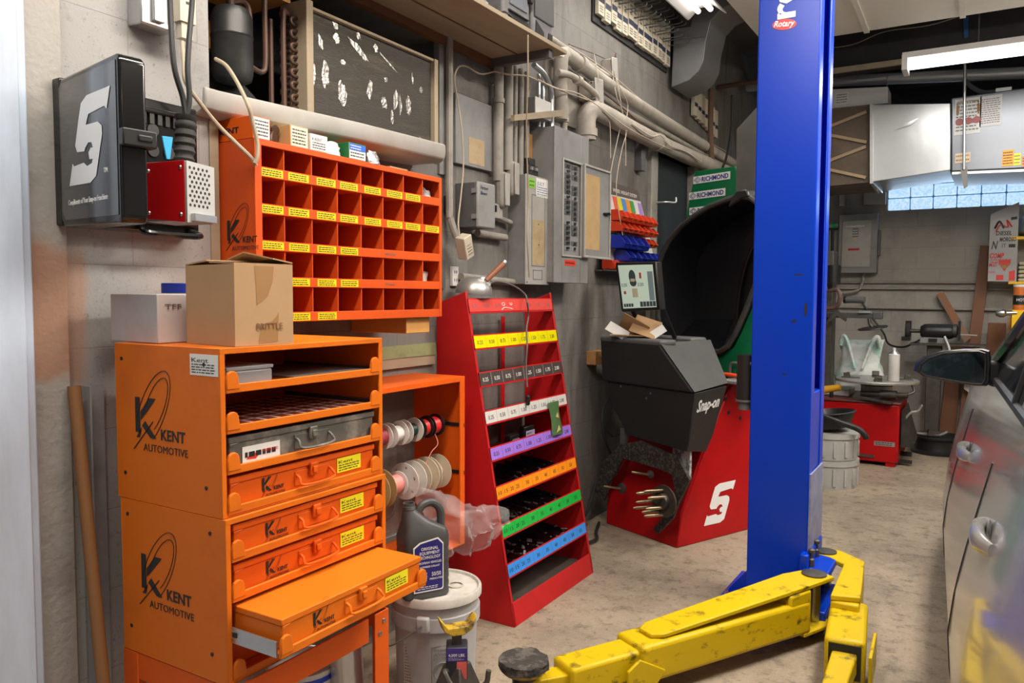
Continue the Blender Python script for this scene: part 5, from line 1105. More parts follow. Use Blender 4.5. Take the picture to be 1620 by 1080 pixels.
TRAY = mat('textured_black_plastic', (.013, .013, .014), .55, bump=.3, bscale=220, dirt=.2, dcol=(.03, .03, .03), scale=5)
b = B()
F = [(-.52, -.1, 1.107), (-.057, -.1, 1.10), (.19, -.1, .862), (-.50, -.1, .862)]
K = [(-.52, .30, 1.107), (-.10, .35, 1.10), (.05, .325, .87), (-.5, .30, .862)]
b.loft([F, K]); b.done('weight_tray', TRAY, bal, bev=.012, seg=3, local=True)
b = B(); b.prism([(-.05, -.098, 1.103), (.192, -.098, .866), (.054, .325, .874), (-.095, .35, 1.104)], V((.7, .05, .7))*.004); b.done('tray_slope', mat('worn_grey_black_plastic', (.075, .075, .078), .6, dirt=.4, dcol=(.04, .04, .042), scale=9), bal, bev=.002, local=True)
b = B(); b.loft([[(-.47, -.085, .862), (.188, -.085, .862), (.150, -.085, .60), (.135, -.085, .555), (-.32, -.06, .568), (-.45, -.075, .735)], [(-.47, .3, .862), (.052, .325, .862), (.05, .22, .60), (.045, .17, .51), (-.3, .2, .53), (-.45, .25, .70)]]); b.done('tray_skirt', TRAY, bal, bev=.006, local=True)
b = B(); q0, q1, q2 = V((.188, -.085, .862)), V((.052, .325, .862)), V((.150, -.085, .60)); xd = (q1-q0).normalized(); nd = (q1-q0).cross(q2-q0).normalized(); nd = nd if nd.x > 0 else -nd; yd = nd.cross(xd); yd = yd if yd.z > 0 else -yd
b.text('Snap-on', q0+xd*.045-yd*.105+nd*.002, xd, yd, .085, .30, .001, shear=.3, bold=.025); b.done('lettering', WHITEP, bal, smooth=0, local=True)
for x, z in ((-.35, .845), (-.12, .83), (-.15, .80)): B().lathe([(.006, 0), (.005, .003)], (x, -.09, z), (0, -1, 0), 10).done('screw', STEEL, bal, local=True)
B().box((-.52, -.102, 1.085), (-.04, .02, 1.118)).box((-.52, .2, 1.08), (-.1, .33, 1.12)).done('tray_rim', GREYD, bal, bev=.012, local=True)
# tread-plate guard and adapters on the sloping front
PLATE = mat('black_tread_plate', (.022, .020, .019), .6, dirt=.8, dcol=(.085, .07, .055), scale=60, sharp=(.50, .56), bump=.8, bscale=70)
def ax(px, py): return (940+px/5.4, 680+py/5.4)
outer = [(0.1405,4.153,0.158), (0.0714,4.183,0.1947), (0.1296,4.158,0.38), (0.2547,4.103,0.5061), (0.4063,4.037,0.557), (0.5881,3.958,0.5198), (0.6535,3.929,0.5218), (0.7353,3.894,0.4086), (0.659,3.927,0.2512), (0.636,3.937,0.1846), (0.5378,3.98,0.0726), (0.503,3.995,0.0875)]
inner = [(0.1622,4.144,0.2079), (0.1567,4.146,0.2402), (0.224,4.117,0.3287), (0.2843,4.09,0.4354), (0.3541,4.06,0.4343), (0.548,3.975,0.4235), (0.6273,3.941,0.4125), (0.645,3.933,0.3422), (0.6344,3.938,0.2621), (0.6024,3.952,0.2169), (0.5409,3.978,0.1324), (0.52,3.987,0.106)]
nb = V((-.4, -.917, 0)); b = B(); T = nb*.018
vo = [[b.bm.verts.new(V(p)+k*T) for p in outer] for k in (0, 1)]; vi = [[b.bm.verts.new(V(p)+k*T) for p in inner] for k in (0, 1)]
for i in range(len(outer)-1):
    b._f([vo[1][i], vo[1][i+1], vi[1][i+1], vi[1][i]]); b._f([vo[0][i], vo[0][i+1], vi[0][i+1], vi[0][i]]); b._f([vo[0][i], vo[0][i+1], vo[1][i+1], vo[1][i]]); b._f([vi[0][i], vi[0][i+1], vi[1][i+1], vi[1][i]])
for e in (0, -1): b._f([vo[0][e], vo[1][e], vi[1][e], vi[0][e]])
b.done('tread_guard', PLATE, bal)
B().box((-.40, -.045, .50), (-.365, -.02, .60)).done('grey_tab', GREYD, bal, local=True)
B().box((-.02, -.02, .40), (.10, -.005, .56)).done('tile_label', mat('grey_white_tiles', (.5, .5, .5), .6, dirt=.9, dcol=(.15, .15, .15), scale=30, sharp=(.48, .52)), bal, local=True)
BRASS = mat('dull_brass_steel', (.36, .29, .18), .35, metal=.9, dirt=.4, dcol=(.15, .12, .08), scale=30)
fl = root('adapter_flange', 'round drilled balancer flange plate with brass studs hung on the balancer front', 'adapter', lx((-.06, -.07, .25)))
fc = V((0.5987,3.882,0.2797)); 
B().lathe([(.02, 0), (.082, 0), (.085, .004), (.085, .012), (.02, .012)], fc, nb, 28).done('flange_plate', GRIME, fl)
B().lathe([(.045, .01), (.04, .035), (.015, .035)], fc, nb, 20).done('flange_hub', GRIME, fl)
for px_, py_, L in ((-.005, .062, .13), (-.045, .045, .15), (.03, .03, .13), (-.06, -.01, .14), (-.068, -.045, .15), (.015, -.035, .13), (-.035, -.065, .12), (.0, -.08, .13)):
    p = fc + V((.917, -.4, 0))*(px_*.8) + Z*py_*.9; B().lathe([(.009, 0), (.009, L*.85), (.006, L*.95), (.003, L)], p, nb+V((-.2, .05, .05)), 12).done('stud', BRASS, fl)
for i, (px_, lab, r) in enumerate((('a', 'small rod with a round disc at the left on the balancer front', .03), ('b', 'bent dark adapter rod above the flange plate on the balancer front', .022))):
    p = V((0.2875,4.052,0.2699)) if i == 0 else V((0.4884,3.964,0.3908))
    c = root('adapter_rod', lab, 'adapter', p); B().lathe([(.008, 0), (r, .0), (r*.95, .012), (.008, .02)], p, nb, 16).done('disc', GRIME, c); B().lathe([(.0065, 0), (.0065, .10), (.004, .108)], p+nb*.015, nb+V((-.35, 0, .25)), 10).done('rod', BRASS, c)
# monitor on the balancer
c = root('monitor', 'balancer monitor with a lit pale green screen standing behind the black tray', 'monitor', lx((-.48, .15, 1.12)), BR)
b = B().box((-.022, .0, -.02), (.022, .03, .3)); 
MX = MW[bal.name].inverted()
def mo(u, v, n=0):   # u 0..1, v 0..1 on the screen plane, slightly rolled
    p0, p1, p2, p3 = V((0.2423,4.109,1.261)), V((0.5147,3.99,1.277)), V((0.4801,4.005,1.535)), V((0.1902,4.131,1.54))
    return lerp(lerp(p0, p1, u), lerp(p3, p2, u), v) + nb*n
b = B().hexa([mo(0, 0, -.05), mo(1, 0, -.05), mo(1, 0), mo(0, 0), mo(0, 1, -.05), mo(1, 1, -.05), mo(1, 1), mo(0, 1)]); b.done('monitor_case', BLACK, c, bev=.006)
SCRN = mat('lit_screen', (.4, .5, .42), .2, emit=(.56, .68, .56), es=.5)
b = B().poly([mo(.07, .06, .0015), mo(.93, .06, .0015), mo(.93, .94, .0015), mo(.07, .94, .0015)]); 
bb = B(); bb.poly([mo(.07, .06, .0015), mo(.93, .06, .0015), mo(.93, .94, .0015), mo(.07, .94, .0015)]); scr = bb.done('screen', SCRN, c, smooth=0)
def quad_uv(b, u0, v0, u1, v1, n=.0022): b.poly([mo(u0, v0, n), mo(u1, v0, n), mo(u1, v1, n), mo(u0, v1, n)])
ux_ = (mo(1, .5)-mo(0, .5)).normalized(); uy_ = (mo(.5, 1)-mo(.5, 0)).normalized()
b = B()
for k in range(4): quad_uv(b, .10+k*.065, .09, .155+k*.065, .155)
for k in range(5): quad_uv(b, .53+k*.08, .08, .60+k*.08, .185)
b.poly([mo(.40+.085*math.cos(t), .70+.14*math.sin(t), .0022) for t in [i*.314 for i in range(20)]]); b.poly([mo(.41+.085*math.cos(t), .58+.08*math.sin(t), .0022) for t in [i*.314 for i in range(20)]])
b.text('0.00', mo(.10, .50, .0024), ux_, uy_, .028, .045, .0002); b.text('0.00', mo(.52, .50, .0024), ux_, uy_, .028, .045, .0002); b.done('screen_icons', flat('screen_grey', (75, 85, 95), .4), scr, smooth=0)
b = B(); quad_uv(b, .58, .66, .63, .78); quad_uv(b, .14, .35, .20, .41); b.done('red_marks', flat('screen_red', (205, 70, 60), .4), scr, smooth=0)
b = B(); quad_uv(b, .35, .60, .46, .66, .0026); quad_uv(b, .36, .28, .50, .46); b.done('pale_marks', flat('screen_cream', (215, 210, 180), .4), scr, smooth=0)
b = B(); quad_uv(b, .78, .2, .91, .8); b.done('side_bar', flat('screen_blue', (140, 165, 175), .4), scr, smooth=0)
b = B()
for u in (.10, .88): p = lerp(mo(u, .3, -.03), mo(u, .3, -.03), 0); b.bar((p.x-nb.x*.14, p.y-nb.y*.14, 1.119), (p.x, p.y, p.z), .02, .02, up=(0, 1, 0))
b.done('stand_post', BLACK, c)
# torn cardboard box in the tray
p = lx((-.30, -.015, 1.12)); c = root('cardboard_scrap', 'torn open cardboard box lying in the black tray below the monitor', 'cardboard box', p)
for k, (u, v, w_, h_, rx, ry, rz) in enumerate(((-.02, .0, .16, .14, .9, .5, .3), (.05, -.01, .15, .12, -.7, .3, .1))):
    B().obox(p+V((u, v, .06)), (w_, .004, h_), (rx, ry, rz)).done('flap', CARD, c)
B().obox(p+V((-.03, 0, .012)), (.24, .14, .004), (0, .03, .3)).done('flap', CARD, c)
B().obox(p+V((-.10, -.05, .035)), (.13, .004, .06), (-.6, .5, .1)).obox(p+V((.12, -.02, .03)), (.10, .004, .05), (-.5, -.6, .4)).done('white_edge', PAPER, c)
tag(B().box((0, 4.165, .945), (.06, 4.30, 1.025)).done('wood_block', WOOD, bev=.003), 'small wooden block fixed to the wall left of the balancer', 'block')
tag(B().tube([(0.03,4.444,0.7361), (0.1,4.18,0.6761), (0.12,4.166,0.5306), (0.12,4.279,0.3913)], .008).tube([(0.12,4.183,0.5654), (0.14,4.248,0.52), (0.14,4.39,0.5254)], .004).done('balancer_cable', CORD), 'black cable looping down the left side of the balancer', 'cable')
tag(B().tube([(.10, 4.15, .02), (.15, 4.0, .01), (.22, 3.85, .02), (.16, 3.75, .012), (.08, 3.9, .04), (.05, 4.1, .10), (.06, 4.2, .25)], .009).done('floor_cable', CORD), 'black cable coiled on the floor between the red rack and the balancer', 'cable')
# tools on the balancer top
pp = lx((-.0, .46, .886)); c = root('pliers', 'orange-handled wheel weight pliers lying on the balancer top', 'pliers', pp)
d = V((.917, -.4, 0)); 
b = B(); b.tube([pp+d*-.14+Z*.016, pp+d*-.05+Z*.02, pp+d*.06+Z*.014], .011); b.done('handle', flat('orange_grip', (225, 75, 40), .4), c); B().tube([pp+d*.06+Z*.014, pp+d*.12+Z*.014], .012).done('jaw', STEEL, c)
c = root('caliper', 'dark curved caliper arm standing on the balancer top behind the pliers', 'caliper', lx((.0, .5, .886))); p = lx((-.02, .495, .886)); B().tube([p+d*-.05+Z*.0, p+d*-.04+Z*.08, p+d*.04+Z*.075, p+d*.12+Z*.04], .009).done('caliper_arm', GREYD, c)

# ---------------------------------------------------------------- green machine with wheel hood behind the balancer
gm = root('hooded_machine', 'green machine behind the balancer with a big black wheel hood and white stickers on its tall back panel', 'machine', (.626, 3.996, 0), BR)
gm['label'] = 'green machine with a big black wheel hood and stickers on its tall panel'
pan = [(-.985, 2.236), (-.634, 2.226), (-.54, 2.0), (-.40, 1.6), (-.3, .86), (-1.06, .86), (-1.065, 1.7), (-1.055, 1.95)]
B().prism([(x, 1.2, z) for x, z in pan], (0, .03, 0)).done('back_panel', GREEN, gm, bev=.003, local=True)
B().box((-.75, .87, 0), (.04, 1.19, 1.5)).done('cabinet', GREEN, gm, bev=.01, local=True)
for k, (x, z, wd) in enumerate(((-.998, 2.146, .326), (-1.037, 2.038, .326), (-1.03, 1.93, .326))):
    st = B().prism([(x, 1.1985, z), (x+wd, 1.1985, z), (x+wd, 1.1985, z+.052), (x, 1.1985, z+.052)], (0, -.0015, 0)).done('sticker', PAPER, gm, smooth=0, local=True)
    b = B(); b.text('RICHMOND', (x+.078, 1.1965, z+.010), (1, 0, 0), (0, 0, 1), .045, .235, .0006, bold=.03)
    for r_ in (.022, .012):
        q = [(x+.04-r_*1.5, z+.026), (x+.04, z+.026+r_), (x+.04+r_*1.5, z+.026), (x+.04, z+.026-r_)]; b.tube([(u, 1.196, v) for u, v in q+[q[0]]], .0018, 4, 1)
    b.done('sticker_print', flat('navy_print', (30, 45, 120), .4), st, smooth=0, local=True)
ho = [(-.60, 1.02), (-.645, 1.22), (-.658, 1.40), (-.65, 1.54), (-.61, 1.63), (-.554, 1.702), (-.46, 1.78), (-.354, 1.834), (-.25, 1.875), (-.13, 1.90), (-.06, 1.912), (.04, 1.90), (.12, 1.84), (.17, 1.76), (.17, 1.62), (.12, 1.48), (.075, 1.385), (.03, 1.28), (-.04, 1.14), (-.09, 1.065), (-.15, 1.03), (-.40, 1.0), (-.54, .995)]
cx0, cz0 = -.2, 1.45
def ring(k, y, dz=0): return [(cx0+(x-cx0)*k, y, cz0+(z-cz0)*k+dz) for x, z in ho]
HOOD = mat('black_hood_plastic', (.011, .011, .012), .33, dirt=.2, dcol=(.03, .03, .032), scale=3)
b = B(); b.loft([ring(1.0, .85), ring(1.02, .62), ring(1.0, .50), ring(.96, .50), ring(.965, .62), ring(.93, .82)], cap=False)
v = [b.bm.verts.new(p) for p in ring(.935, .82)]; b._f(v); v = [b.bm.verts.new(p) for p in ring(1.0, .85)]; b._f(v)
B().prism([(x, .535, z) for x, z in [(-.60, .89), (.30, .89), (.30, 1.62), (.19, 1.6), (.12, 1.47), (.085, 1.385), (.04, 1.28), (-.03, 1.14), (-.08, 1.055), (-.15, 1.02), (-.40, .99), (-.54, .985), (-.60, 1.0)]], (0, .03, 0)).done('front_panel', GREEN, gm, local=True, bev=.002)
hood = b.done('wheel_hood', HOOD, gm, local=True, bev=.004)
B().tube(ring(1.0, .50)+[ring(1.0, .5)[0]], .016, 8, 1).done('hood_rim', mat('scuffed_black_rim', (.035, .034, .033), .4, dirt=.5, dcol=(.14, .13, .12), scale=4), hood, local=True)
b = B().hexa([(-.58, .52, 1.02), (-.15, .52, 1.045), (-.15, .55, 1.045), (-.58, .55, 1.02), (-.60, .80, 1.20), (-.27, .80, 1.21), (-.27, .82, 1.20), (-.60, .82, 1.19)]); b.done('hood_floor', GLOSSBLK, hood, local=True)
b = B().tube([(-.27, .80, 1.215), (-.25, .80, 1.40), (-.18, .80, 1.62), (-.05, .80, 1.78)], .012, 8, 3).tube([(-.27, .79, 1.215), (-.15, .55, 1.05)], .012, 8, 1); b.done('hood_ridge', HOOD, hood, local=True)
B().prism([(.0, .48, 1.895), (-.10, .48, 1.85), (-.08, .48, 1.90), (-.04, .48, 1.945), (.03, .48, 1.945), (.05, .48, 1.90)], (0, .4, 0)).done('hood_hinge', HOOD, gm, bev=.01, local=True)
c = root('grey_screen', 'dark grey steel panel with a clipped corner standing behind the blue post', 'panel', lx((-.2, 1.02, 0)), BR)
B().prism([(-.46, 1.0, 1.96), (-.465, 1.0, 2.42), (-.32, 1.0, 2.525), (.05, 1.0, 2.55), (.05, 1.0, 1.96)], (0, .025, 0)).xf(MW[bal.name]).done('panel', mat('dark_grey_panel', (.06, .058, .056), .5, dirt=.6, dcol=(.12, .10, .08), scale=9), c)
B().box((.0, 1.0, 1.505), (.05, 1.03, 1.96)).xf(MW[bal.name]).done('upright', GREYD, c)

# ---------------------------------------------------------------- two-post lift: blue column with yellow swing arms
lift = root('vehicle_lift', 'blue steel lift column with yellow swing arms at its foot', 'vehicle lift', (1.28, 3.5, 0))
x0, x1, y0_, y1_ = 1.16, 1.405, 3.35, 3.66
t = .012; o_ = [(x0, y0_), (x1, y0_), (x1, y0_+.075), (x1-t, y0_+.075), (x1-t, y0_+t), (x0+t, y0_+t), (x0+t, y1_-t), (x1-t, y1_-t), (x1-t, y1_-.075), (x1, y1_-.075), (x1, y1_), (x0, y1_)]
B().prism([(x, y, .02) for x, y in o_], (0, 0, 3.16)).done('column', BLUE, lift, bev=.016, seg=4)
B().box((1.03, 3.22, 0), (1.46, 3.78, .02)).done('base_plate', BLUE, lift, bev=.003)
B().prism([(1.16, 3.42, .02), (1.05, 3.42, .02), (1.07, 3.42, .06), (1.16, 3.42, .17)], (0, .02, 0)).done('gusset', BLUE, lift)
B().lathe([(.018, 0), (.018, .02), (.01, .022), (.01, .045)], (1.075, 3.36, .02), n=6).done('anchor_bolt', STEEL, lift)
b = B().box((1.385, 3.30, .05), (1.42, 3.62, .30)).box((1.40, 3.24, .055), (1.50, 3.60, .10)).box((1.40, 3.24, .215), (1.50, 3.60, .245)).box((1.36, 3.375, .30), (1.40, 3.64, .95)); b.done('carriage', BLUE, lift, bev=.006)
B().box((1.405, 3.36, .2), (1.412, 3.64, .62)).done('wear_plate', mat('scuffed_blue_grey', (.18, .2, .34), .4, dirt=.6, dcol=(.4, .4, .42), scale=12), lift)
b = B(); yf = y0_-.0012
b.text('re', (1.303, yf, 2.475), (0, 0, 1), (-1, 0, 0), .14, .135, .0008, bold=.03); b.done('lettering', WHITEP, lift, smooth=0)
ov = B(); ov.prism([(1.264+.048*math.cos(i*.2618)+.0, yf+.0008, 2.452+.022*math.sin(i*.2618)-.012*math.cos(i*.2618)*.35) for i in range(24)], (0, -.0008, 0)); ovl = ov.done('oval_badge', flat('badge_red', (200, 30, 40), .35), lift, smooth=0)
b = B(); b.text('Rotary', (1.222, yf-.0004, 2.448), (1, 0, -.09), (.09, 0, 1), .034, .082, .0006, shear=.25, bold=.02); b.done('badge_lettering', WHITEP, ovl, smooth=0)
c = lift; cc_ = V((1.128, 3.39, 0))
b = B().cyl(cc_+Z*.908, cc_+Z*1.10, .036, n=24); b.done('stop_cylinder', BLACK, lift); B().cyl(cc_+Z*.90, cc_+Z*.908, .040).cyl(cc_+Z*.865, cc_+Z*.90, .028).done('cylinder_foot', GREYD, lift); B().cyl((1.155, 3.37, 1.065), (1.165, 3.365, 1.065), .008).box((1.15, 3.37, .9), (1.162, 3.40, .92)).done('clamp', STEEL, lift)
for z, y in ((1.47, 3.3), (1.30, 3.3)): pass
b = B(); rr = random.Random(2)
for (px_, z, w_, h_) in ((1.345, 1.44, .02, .003), (1.33, 1.25, .012, .006), (1.375, 1.30, .006, .03), (1.30, 1.03, .01, .004)):
    b.poly([(px_+w_*math.cos(a)*rr.uniform(.7, 1.2), y0_-.0006, z+h_*math.sin(a)*rr.uniform(.7, 1.2)) for a in [i*.628 for i in range(10)]])
b.done('scuff', INK, lift, smooth=0)
# arm reaching left
P0 = V((1.455, 3.235, 0)); P1 = V((.815, 2.07, 0)); da = (P1-P0).normalized(); na = V((-da.y, da.x, 0)); L = (P1-P0).length
arm = B(); s0, s1 = .10, .93
arm.bar(P0+da*s0+Z*.125, P0+da*s1+Z*.125, .15, .13); a1 = arm.done('arm_tube', YELLOW, lift, bev=.016, seg=3)
B().bar(P0+da*(s1-.2)+Z*.125, P0+da*1.20+Z*.125, .118, .098).done('arm_extension', YELLOW, a1, bev=.012)
b = B(); q = lambda s_, n_, z_: P0+da*s_+na*n_+Z*z_
b.loft([[q(-.05, -.055, .232), q(-.05, .055, .232), q(-.05, .055, .25), q(-.05, -.055, .25)], [q(.10, -.07, .232), q(.10, .07, .232), q(.10, .07, .25), q(.10, -.07, .25)], [q(.82, -.055, .192), q(.82, .055, .192), q(.82, .055, .208), q(.82, -.055, .208)], [q(.86, -.03, .190), q(.86, .03, .190), q(.86, .03, .204), q(.86, -.03, .204)]]); b.done('top_strap', YELLOW, a1, bev=.004)
b = B(); b.prism([q(.10, -.072, .06), q(.10, -.072, .232), q(.22, -.072, .225), q(.22, -.072, .06)], na*.144); b.done('yoke_block', YELLOW, a1, bev=.01)
B().prism([q(-.06, -.06, .05), q(-.06, .06, .05), q(.14, .075, .05), q(.14, -.075, .05)], (0, 0, .016)).done('lower_yoke', YELLOW, a1, bev=.004)
B().cyl(P0+Z*.06, P0+Z*.25, .026, n=20).done('pivot_pin', STEEL, a1); B().lathe([(.048, 0), (.048, .006), (.03, .010)], P0+Z*.25, n=24).done('pin_cap', GRIME, a1)
b = B(); b.prism([q(.88, .076, .06), q(1.0, .076, .06), q(1.0, .076, .13), q(.95, .076, .16), q(.84, .076, .10)], na*.012); b.done('stop_plate', YELLOW, a1, bev=.003)
def pad(Pc, par, zb=.115, r=.072):
    B().cyl(Pc+Z*(zb-.055), Pc+Z*(zb+.02), .036, n=20).done('pad_post', BLACK, par)
    B().lathe([(r*.9, 0), (r, .008), (r, .014)], Pc+Z*(zb+.018), n=24).done('pad_plate', YW, par)
    rr = random.Random(int(Pc.x*100)); b = B(); b.loft([[Pc+V((r*1.1*rr.uniform(.93, 1.04)*math.cos(i*.2618), r*1.1*rr.uniform(.93, 1.04)*math.sin(i*.2618), zb+z_+rr.uniform(-.003, .003))) for i in range(24)] for z_ in (.032, .04, .05, .058)]); b.done('rubber_pad', mat('cracked_rubber', (.035, .03, .027), .9, dirt=.9, dcol=(.11, .10, .09), scale=22, bump=.9, bscale=45, sharp=(.48, .6)), par)
pc_ = P0+da*1.345; B().bar(P0+da*1.15+Z*.13, pc_+Z*.145, .07, .03).done('pad_bracket', YELLOW, a1, bev=.004); pad(pc_, a1, zb=.165)
# arm folded toward the camera side
Q0 = V((1.445, 3.56, 0)); b = B()
plan = [(1.40, 3.62), (1.44, 3.63), (1.50, 3.615), (1.605, 3.52), (1.645, 3.08), (1.545, 3.05), (1.535, 3.44), (1.47, 3.50), (1.41, 3.52)]
b.prism([(x, y, .225) for x, y in plan], (0, 0, .022)); a2 = b.done('arm_top_plate', YELLOW, lift, bev=.005)
b = B(); b.prism([(x, y, .06) for x, y in [(1.52, 3.56), (1.605, 3.52), (1.645, 3.05), (1.545, 3.05), (1.535, 3.42)]], (0, 0, .165)); b.done('arm_body', YELLOW, a2, bev=.008)
b = B(); D0, D1 = V((1.597, 3.16, .125)), V((1.635, 2.78, .125)); b.bar(D0, D1, .13, .15); ho_ = b.done('arm_sleeve', YELLOW, a2, bev=.014)
d2_ = (D1-D0).normalized(); b = B().bar(D1+d2_*.001, D1+d2_*.004, .102, .118); b.done('sleeve_opening', INK, ho_)
b = B(); b.hexa([V(p) for p in ((1.595, 2.78, .09), (1.675, 2.78, .09), (1.655, 2.60, .05), (1.585, 2.60, .05), (1.595, 2.78, .16), (1.675, 2.78, .16), (1.655, 2.60, .085), (1.585, 2.60, .085))]); b.done('arm_tongue', YELLOW, a2, bev=.006)
B().bar((1.705, 3.0, .10), (1.712, 2.80, .09), .012, .12).done('stop_plate', YELLOW, a2, bev=.003)
B().lathe([(.045, 0), (.045, .006), (.02, .009)], Q0+Z*.247, n=24).done('pin_cap', GRIME, a2); B().cyl(Q0+Z*.06, Q0+Z*.247, .026).done('pivot_pin', STEEL, a2)
pad(V((1.575, 2.50, -.03)), a2, zb=.08)
for (x, y) in ((1.425, 3.34), (1.42, 3.48)): B().lathe([(.012, 0), (.012, .03), (.007, .035), (.007, .055), (.014, .058), (.014, .07), (.006, .075)], (x, y, .245), n=12).done('lock_pin', GRIME, lift)

# ---------------------------------------------------------------- tyre changer, tubs and things by the back wall
c = root('tyre_changer', 'red tyre changer with a round steel turntable and black arms', 'tyre changer', (1.15, 7.1, 0))
B().box((.80, 6.83, .03), (1.45, 7.55, .50)).done('cabinet', REDM, c, bev=.012)
B().box((.79, 6.82, .50), (1.46, 7.56, .515)).done('cabinet_top', mat('greasy_red_top', (.12, .02, .018), .5, dirt=.8, dcol=(.05, .03, .025), scale=8), c, bev=.004)
B().box((1.36, 6.84, 0), (1.43, 6.90, .03)).box((.82, 6.84, 0), (.9, 6.9, .03)).box((1.36, 7.45, 0), (1.43, 7.5, .03)).done('foot', REDM, c)
label('name_plate', (1.275, 6.8295, .165), X, Z, .15, .035, GALV, c, None, 2, INK)
B().prism([(.96, 6.815, .07), (1.28, 6.815, .065), (1.28, 6.815, .085), (.96, 6.815, .09)], (0, .014, 0)).done('pedal', GRIME, c)
TT = mat('worn_turntable_steel', (.42, .41, .39), .42, metal=.5, dirt=.6, dcol=(.2, .18, .15), scale=9)
b = B(); b.lathe([(.12, -.15), (.12, -.05), (.16, -.02), (.315, -.015), (.318, 0), (.315, .006)], (1.25, 7.12, .665), n=40); tt = b.done('turntable', TT, c)
for k in range(4):
    a = k*1.571+.15; p = V((1.25+.20*math.cos(a), 7.12+.20*math.sin(a), .671)); B().obox(p, (.14, .06, .018), (0, 0, a)).obox(p+V((.03*math.cos(a), .03*math.sin(a), .025)), (.05, .055, .04), (0, .2, a)).done('clamp_jaw', GRIME, tt, bev=.004)
b = B().cyl((1.15, 6.95, .56), (1.50, 6.92, .57), .022).cyl((1.30, 6.93, .565), (1.42, 6.92, .568), .035).tube([(1.48, 6.93, .57), (1.54, 6.95, .60), (1.52, 7.0, .65)], .010); b.done('air_cylinder', GRIME, c)
B().bar((1.12, 6.84, .55), (1.40, 6.78, .515), .06, .012).done('bead_blade', GRIME, c)
b = B().prism([(1.46, 6.9, .44), (1.46, 6.9, .15), (1.55, 6.9, .17), (1.47, 6.9, .46)], (0, .5, 0)).box((1.45, 6.95, .02), (1.54, 7.0, .04)).box((1.45, 7.05, .06), (1.53, 7.1, .09)); b.done('rubber_flap', RUBBER, c)
tag(B().tube([(1.47, 6.95, .36), (1.52, 6.95, .43), (1.57, 6.95, .45), (1.60, 6.95, .50)], .009).done('bent_rod', GALV), 'pale bent rod sticking out at the right of the red tyre changer', 'rod')
b = B().box((.72, 7.3, .4), (.86, 7.5, 1.75)); b.done('tower', GRIME, c, bev=.006)
ar = B(); ar.bar((.74, 7.3, 1.19), (1.22, 7.2, 1.195), .045, .045, up=(0, 0, 1)); ar.bar((1.20, 7.2, 1.195), (1.27, 7.19, 1.197), .055, .06); arm_ = ar.done('swing_arm', GREYD, c, bev=.006)
B().bar((1.09, 7.2, 1.225), (1.18, 7.2, 1.225), .06, .02).done('arm_bracket', GALV, arm_)
B().tube([(1.17, 7.19, 1.17), (1.175, 7.19, 1.13), (1.195, 7.19, 1.10)], .014).done('disc_stem', GRIME, arm_); B().lathe([(.02, -.012), (.115, -.004), (.118, .0), (.115, .006), (.02, .012)], (1.20, 7.19, 1.09), (-.15, -.1, 1), 28).done('bead_disc', BLACK, arm_)
B().cyl((.98, 7.15, 1.325), (1.14, 7.12, 1.325), .028).done('roller', GREYD, c)
B().lathe([(.03, 0), (.03, .02), (.015, .02)], (.975, 7.152, 1.325), (1, -.2, 0)).done('roller_cap', BLACK, c)
b = B().tube([(.80, 7.2, 1.26), (.86, 7.15, 1.25), (.93, 7.12, 1.28), (.95, 7.1, 1.36), (.92, 7.12, 1.41), (.86, 7.15, 1.40)], .018, 10); b.done('air_hose', mat('dull_red_hose', (.16, .09, .08), .6, dirt=.6, dcol=(.05, .04, .04), scale=20), c)
B().lathe([(.062, 0), (.062, .15), (.058, .15), (.055, .02)], (.875, 7.2, 1.47), n=24).done('cup_holder', BLACK, c); b = B().tube([(.83, 7.2, 1.63), (.8, 7.2, 1.5), (.82, 7.2, 1.40)], .02); b.done('elbow', GREYD, c)
B().bar((.92, 7.15, 1.30), (.92, 7.15, 1.20), .012, .012, up=(0, 1, 0)).prism([(.92, 7.15, 1.245), (.84, 7.15, 1.14), (.87, 7.15, 1.14), (.92, 7.15, 1.19), (.99, 7.15, 1.14), (1.0, 7.15, 1.16)], (0, .02, 0)).done('tool_fork', GRIME, arm_)
b = B()
for k in range(9): b.lathe([(.010, -.004), (.014, 0), (.010, .004)], (.80+.012*math.sin(k*1.3), 7.15, 1.17-k*.022), (1, (k % 2)*1.0, .3), 8)
b.done('chain', GALV, c)
# spray can, green bag, drill
c = root('spray_can', 'white aerosol can standing on the turntable', 'spray can', (1.37, 6.98, .672)); 
B().lathe([(.042, 0), (.044, .004), (.044, .215), (.040, .22)], (1.385, 6.99, .673), n=24).done('can_body', WHITE, c); B().lathe([(.040, 0), (.034, .012), (.020, .022), (.018, .026)], (1.385, 6.99, .893), n=24).done('can_dome', GALV, c); B().lathe([(.012, 0), (.012, .018), (.006, .024)], (1.385, 6.99, .918), n=12).done('nozzle', WHITE, c)
rr = random.Random(5); rg = []
for i in range(10):
    v = i/9; rg.append([(1.06+(.20+.02*math.sin(v*7))*math.cos(j*.3491)*(1-.12*v)*rr.uniform(.9, 1.08), 7.62+.10*math.sin(j*.3491)*(1-.5*v)*rr.uniform(.9, 1.08), .517+v*.40+(.06*abs(math.cos(j*.3491)) if v > .85 else 0)) for j in range(18)])
BG = mat('mint_bag', (.42, .62, .56), .3, dirt=.9, dcol=(.75, .75, .74), scale=5, sharp=(.45, .5), bump=.7, bscale=16)
c = root('shopping_bag', 'mint green and white plastic bag bulging behind the turntable', 'plastic bag', (1.06, 7.62, .517)); B().loft(rg).done('bag_body', BG, c)
for s in (-1, 1): B().tube([(1.06+s*.16, 7.56, .92), (1.06+s*.14, 7.54, 1.0), (1.06+s*.10, 7.53, .95), (1.06+s*.03, 7.5, .72)], lambda t: .022-.008*t, 8).done('bag_handle', BG, c)
